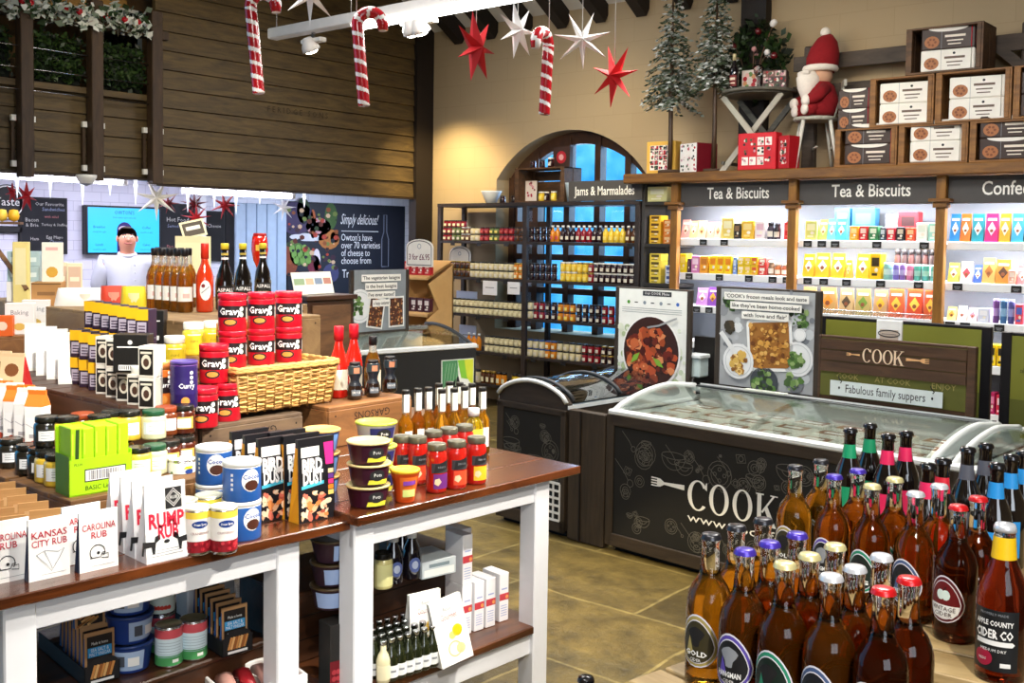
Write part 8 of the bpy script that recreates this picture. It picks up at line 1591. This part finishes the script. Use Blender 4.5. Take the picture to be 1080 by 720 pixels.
# ------------------------------------------------------------------ the cider display in the foreground
SLT = wood('#8f7448', '#c4a876', (1.0, 7, 7), .55)
def platform(label, cx, cy, rz, a, b, n, z0, z1, m=SLT):
    t = thing('slatted_crate', label, 'crate', (cx, cy, z0), rz, 'slatted crates of the cider display'); h = z1-z0
    for k in range(n): mb = MB(); mb.box(-a/2, -b/2+b*k/n+.005, h-.018, a/2, -b/2+b*(k+1)/n-.005, h, m, .002); mb.build('slat', t)
    for s in (-1, 1): mb = MB(); mb.box(min(s*a/2, s*(a/2-.018)), -b/2+.005, 0, max(s*a/2, s*(a/2-.018)), b/2-.005, h-.018, m, .002); mb.build('end_board', t)
    for s in (-1, 1): mb = MB(); mb.box(-a/2+.02, min(s*b/2, s*(b/2-.016))+.0, 0, a/2-.02, max(s*b/2, s*(b/2-.016)), h-.018, m, .002); mb.build('side_board', t)
    return t
ZC = .97; HB = .25
platform('pale slatted crate under the nearest block of cider bottles', -.645, 1.50, -.2, .5, .34, 4, .831, ZC)
platform('pale slatted crate under the rear cider and dark beer bottles', -.63, 2.24, .1, .72, .98, 9, .831, ZC)
mb = MB(); mb.box(-.4, -.68, 0, .4, .75, .8, C('#2a211b', .7), .01); mb.box(-.42, -.7, .8, .42, .77, .83, CR2, .004); single(mb, 'display_plinth', 'dark plinth carrying the cider crates', 'plinth', (-.62, 2.02, 0), 0)
PB = [(.033, 0), (.0365, .006), (.037, .02), (.037, .122), (.0362, .136), (.0335, .149), (.028, .161), (.0215, .170), (.0172, .179), (.0145, .205), (.0138, .225), (.015, .228), (.015, .235), (.0135, .24)]
BCLR = C('#f6f4ef', .02, 0, 1, 1.3, var=0)
def lq(h): return C(h, .03, 0, .93, 1.33, var=0)
AMB = [lq('#b8661a'), lq('#a5560f'), lq('#d08c22'), lq('#6f2c0a')]
def teardrop(k, s=1.): return [(s*.036*math.sin(a)*(1-.25*max(0, math.cos(a))), .072+s*(.046*math.cos(a) if math.cos(a) > 0 else .034*math.cos(a))) for a in [2*PI*i/24 for i in range(24)]]
def d_cider(c, cin, words):
    def f(mb):
        r = .0372; P = lambda s, e, m: mb.cpoly([(x, z) for x, z in teardrop(0, s)][::-1], C(m, .45, var=0), r+e)
        P(1.06, .0003, '#e6e2ea'); P(1.0, .0006, c); P(.88, .0009, '#e6e2ea'); P(.84, .0012, cin)
        if words == 'VINTAGE CIDER':
            mb.cpoly([(x, z) for x, z in ((-.0295, .068), (.0295, .068), (.027, .055), (.017, .0455), (0, .0435), (-.017, .0455), (-.027, .055))][::-1], WHITE, r+.0015)
            for dx in (-.005, .005): mb.cpoly([(dx+.008*math.cos(a), .086+.0095*math.sin(a)) for a in [i*PI/5 for i in range(10)]], C('#dff0ea', .5), r+.0015)
            mb.cpoly([(0, .094), (.002, .094), (.006, .101), (.004, .101)], INK, r+.0016)
            mb.ctext('VINTAGE', .011, C('#3a1016', .5), r+.0019, .0612, fit=.046); mb.ctext('CIDER', .01, C('#3a1016', .5), r+.0019, .0515, fit=.034)
        else:
            mb.cpoly([(.012*math.cos(a)*(1+.4*math.sin(3*a)), .085+.016*math.sin(a)) for a in [i*PI/8 for i in range(16)]], INK if cin != '#1a1a1e' else GREYP, r+.0015); mb.cpoly([(-.02, .05), (-.012, .085), (-.004, .06)], C(c, .5), r+.0015)
            mb.ctext(words, .0115, WHITE, r+.0017, .058, fit=.04, bold=.03); mb.ctext('CIDER', .007, WHITE, r+.0017, .048)
    return f
def cider(amb, cap, c, cin, words):
    m = [amb]*8+[BCLR]*5
    t = NEW('cider_bottle', 'bottle'); mb = MB(); mb.lathe(PB, m, 24); mb.build('bottle_glass', t)
    mb = MB(); CP = C(cap, .3, .35, coat=.3); n = 42
    V = []; 
    for z, r, w in ((.235, .0168, .0009), (.2395, .0158, .0004), (.2425, .0142, 0), (.2435, .011, 0), (.2436, .0, 0)): V += [((r+w*(1 if k % 2 else -1))*math.cos(2*PI*k/n), (r+w*(1 if k % 2 else -1))*math.sin(2*PI*k/n), z) for k in range(n)]
    mb.add(V, [(j*n+k, j*n+(k+1) % n, (j+1)*n+(k+1) % n, (j+1)*n+k) for j in range(4) for k in range(n)], CP, True); mb.build('crown_cap', t)
    mb = MB(); d_cider(c, cin, words)(mb); mb.build('label', t); return Kind(t)
CK = {'gold': cider(AMB[2], '#2a2a30', '#a8985a', '#3a3420', 'GOLD'), 'purple': cider(AMB[0], '#4a36b0', '#5a48a8', '#1a1a1e', 'HANGMAN'), 'cream': cider(AMB[1], '#e0d49a', '#2a8a6a', '#14241e', 'PIG'), 'silver': cider(AMB[0], '#d4d6dc', '#4a5e88', '#1a1c24', 'SILVER'), 'red': cider(AMB[3], '#d81c22', '#5a1420', '#6a0f18', 'VINTAGE CIDER')}
CN = {'gold': 'dark capped cider bottle', 'purple': 'purple capped cider bottle', 'cream': 'cream capped cider bottle', 'silver': 'silver capped cider bottle', 'red': 'red capped cider bottle'}
def caps(lst, where, dz=0):
    for k, (x, y, c, s) in enumerate(lst):
        q = atz(x, y, ZC+.244+dz); p = Vector((q.x, q.y, ZC+.0005)); CK[c].put(p, facing(p)-.55, '%s in the %s block, %s' % (CN[c], where, s), 'cider bottles')
caps([(750, 562, 'gold', 'front corner'), (777, 553, 'gold', 'behind the front corner one'), (805, 546, 'gold', 'rearmost of the dark caps'), (786, 578, 'purple', 'front one'), (812, 570, 'purple', 'middle one'), (841, 561, 'purple', 'rear one'), (828, 592, 'cream', 'front one'), (854, 583, 'cream', 'middle one'), (881, 573, 'cream', 'rear one'), (877, 605, 'silver', 'front one'), (902, 596, 'silver', 'middle one'), (930, 584, 'silver', 'rear one'), (932, 619, 'red', 'front one'), (959, 608, 'red', 'rear one')], 'nearest')
caps([(839, 490, 'gold', 'front one'), (866, 484, 'gold', 'rear one'), (880, 500, 'purple', 'front one'), (905, 494, 'purple', 'rear one'), (920, 510, 'cream', 'front one'), (944, 503, 'cream', 'rear one'), (966, 518, 'silver', 'front one'), (991, 510, 'silver', 'rear one'), (1011, 532, 'red', 'front one'), (1032, 523, 'red', 'rear one')], 'second')
BBP = [(.03, 0), (.034, .006), (.0345, .13), (.03, .15), (.018, .18), (.0145, .2), (.0138, .232), (.015, .234), (.015, .242), (.0135, .246)]
def beer(nk):
    t = NEW('beer_bottle', 'bottle'); mb = MB(); mb.lathe(BBP, C('#140e0c', .06, coat=1), 20); mb.build('bottle_glass', t)
    mb = MB(); n = 32; V = []
    for z, r, w in ((.241, .0172, .0008), (.247, .0166, .0004), (.2505, .015, 0), (.253, 0, 0)): V += [((r+w*(1 if k % 2 else -1))*math.cos(2*PI*k/n), (r+w*(1 if k % 2 else -1))*math.sin(2*PI*k/n), z) for k in range(n)]
    mb.add(V, [(j*n+k, j*n+(k+1) % n, (j+1)*n+(k+1) % n, (j+1)*n+k) for j in range(3) for k in range(n)], C('#1a191d', .2, .3, coat=.6), True); mb.build('crown_cap', t)
    mb = MB(); mb.patch(.0186, -1.25, 1.25, .178, .212, C(nk, .45), 12, .0148); mb.build('neck_label', t)
    mb = MB(); mb.patch(.0349, -.9, .9, .03, .11, C(nk, .5), 10); mb.build('label', t); return Kind(t)
BE = {c: beer(h) for c, h in (('green', '#1c9a6a'), ('pink', '#ea2a62'), ('red', '#d8283a'), ('grey', '#5a5c68'), ('blue', '#2a92dc'))}
for x, y, c, s in ((897, 452, 'green', 'front of the green pair'), (918, 447, 'green', 'rear of the green pair'), (937, 458, 'pink', 'front of the tall pink pair'), (956, 455, 'pink', 'rear of the tall pink pair'), (979, 489, 'pink', 'between the silver caps and the grey labels'), (995, 484, 'red', 'behind the lone pink one'), (1021, 472, 'grey', 'left of the grey pair'), (1040, 468, 'grey', 'right of the grey pair'), (1052, 489, 'blue', 'half hidden beside the grey pair'), (1067, 480, 'blue', 'in front at the right edge'), (1080, 476, 'blue', 'cut by the right edge')):
    q = atz(x, y, ZC+.25); p = Vector((q.x, q.y, ZC+.0005)); BE[c].put(p, facing(p)-.2, 'black beer bottle with %s neck label, %s' % (c, s), 'dark beer bottles')
# the big cider bottle at the right
BP2 = [(.035, 0), (.039, .006), (.0395, .135), (.036, .158), (.024, .188), (.0175, .205), (.0155, .235), (.0165, .238), (.0165, .246), (.014, .25)]
t = NEW('cider_bottle', 'bottle'); mb = MB(); mb.lathe(BP2, [lq('#8a2e12')]*5+[BCLR]*4, 26); mb.build('bottle_glass', t)
mb = MB(); mb.lathe([(.0178, .244), (.0175, .25), (.015, .256), (0, .258)], C('#d4d6dc', .3, .4), 24); mb.build('crown_cap', t)
mb = MB(); mb.patch(.0196, -2.4, 2.4, .2, .236, YEL, 20, .017); mb.build('neck_label', t)
mb = MB(); r = .0397; mb.patch(r, -1.0, 1.0, .022, .122, C('#17191c', .45), 14); mb.ctext('PROPERLY MADE', .006, GREYP, r+.0005, .115); mb.ctext('APPLE COUNTY', .0115, WHITE, r+.0005, .1, fit=.062, bold=.03); mb.ctext('CIDER CO', .02, WHITE, r+.0005, .082, fit=.062, bold=.03)
mb.cpoly([(-.03, .064), (.03, .064), (.034, .068), (.03, .072), (-.03, .072)], WHITE, r+.0004); mb.ctext('MEDIUM DRY', .007, WHITE, r+.0005, .056); mb.cpoly([(-.016+.016*math.cos(a), .042+.014*math.sin(a)) for a in [i*PI/8 for i in range(16)]], C('#a01a3a', .5), r+.0004); mb.ctext('REDS', .006, WHITE, r+.0008, .04, a=-.016/r); mb.cpoly([(.012, .03), (.028, .03), (.028, .037), (.012, .037)], WHITE, r+.0004); mb.build('label', t)
q = atz(1054, 714, ZC); p = Vector((q.x, q.y, ZC+.0005)); Kind(t).put(p, facing(p)-.3, 'cider bottle with black lettered label and yellow neck band at the right')
mb = MB(); mb.T = Matrix.Rotation(.25, 4, 'X'); mb.box(-.04, 0, 0, .04, .003, .09, C('#e4ecf6', .5)); [mb.quad((-.03, .02+.015*k), (.03, .024+.015*k), GREYP, (0, -.0005, 0), (1, 0, 0)) for k in range(4)]
q = atz(1052, 585, ZC+.12); single(mb, 'price_card', 'small pale blue price card standing behind the right cider bottle', 'card', (q.x, q.y+.06, ZC+.001), -.3)
# low bottles in the corner of the frame
mb = MB(); mb.box(-.16, -.2, 0, .16, .2, .53, C('#33261c', .7), .01); mb.box(-.165, -.205, .53, .165, .205, .548, CR1, .003); q = atz(640, 716, .8); single(mb, 'low_stand', 'low dark stand beside the cider plinth', 'stand', (q.x-.04, q.y, 0), 0)
for x, y, c, s in ((618, 713, 'grey', 'whose cap just shows at the bottom edge'), (686, 719, 'grey', 'whose cap tip touches the bottom edge')):
    q = atz(x, y, .8); p = Vector((q.x, q.y, .5485)); BE[c].put(p, facing(p), 'black bottle on the low stand, '+s, 'bottles on the low stand')
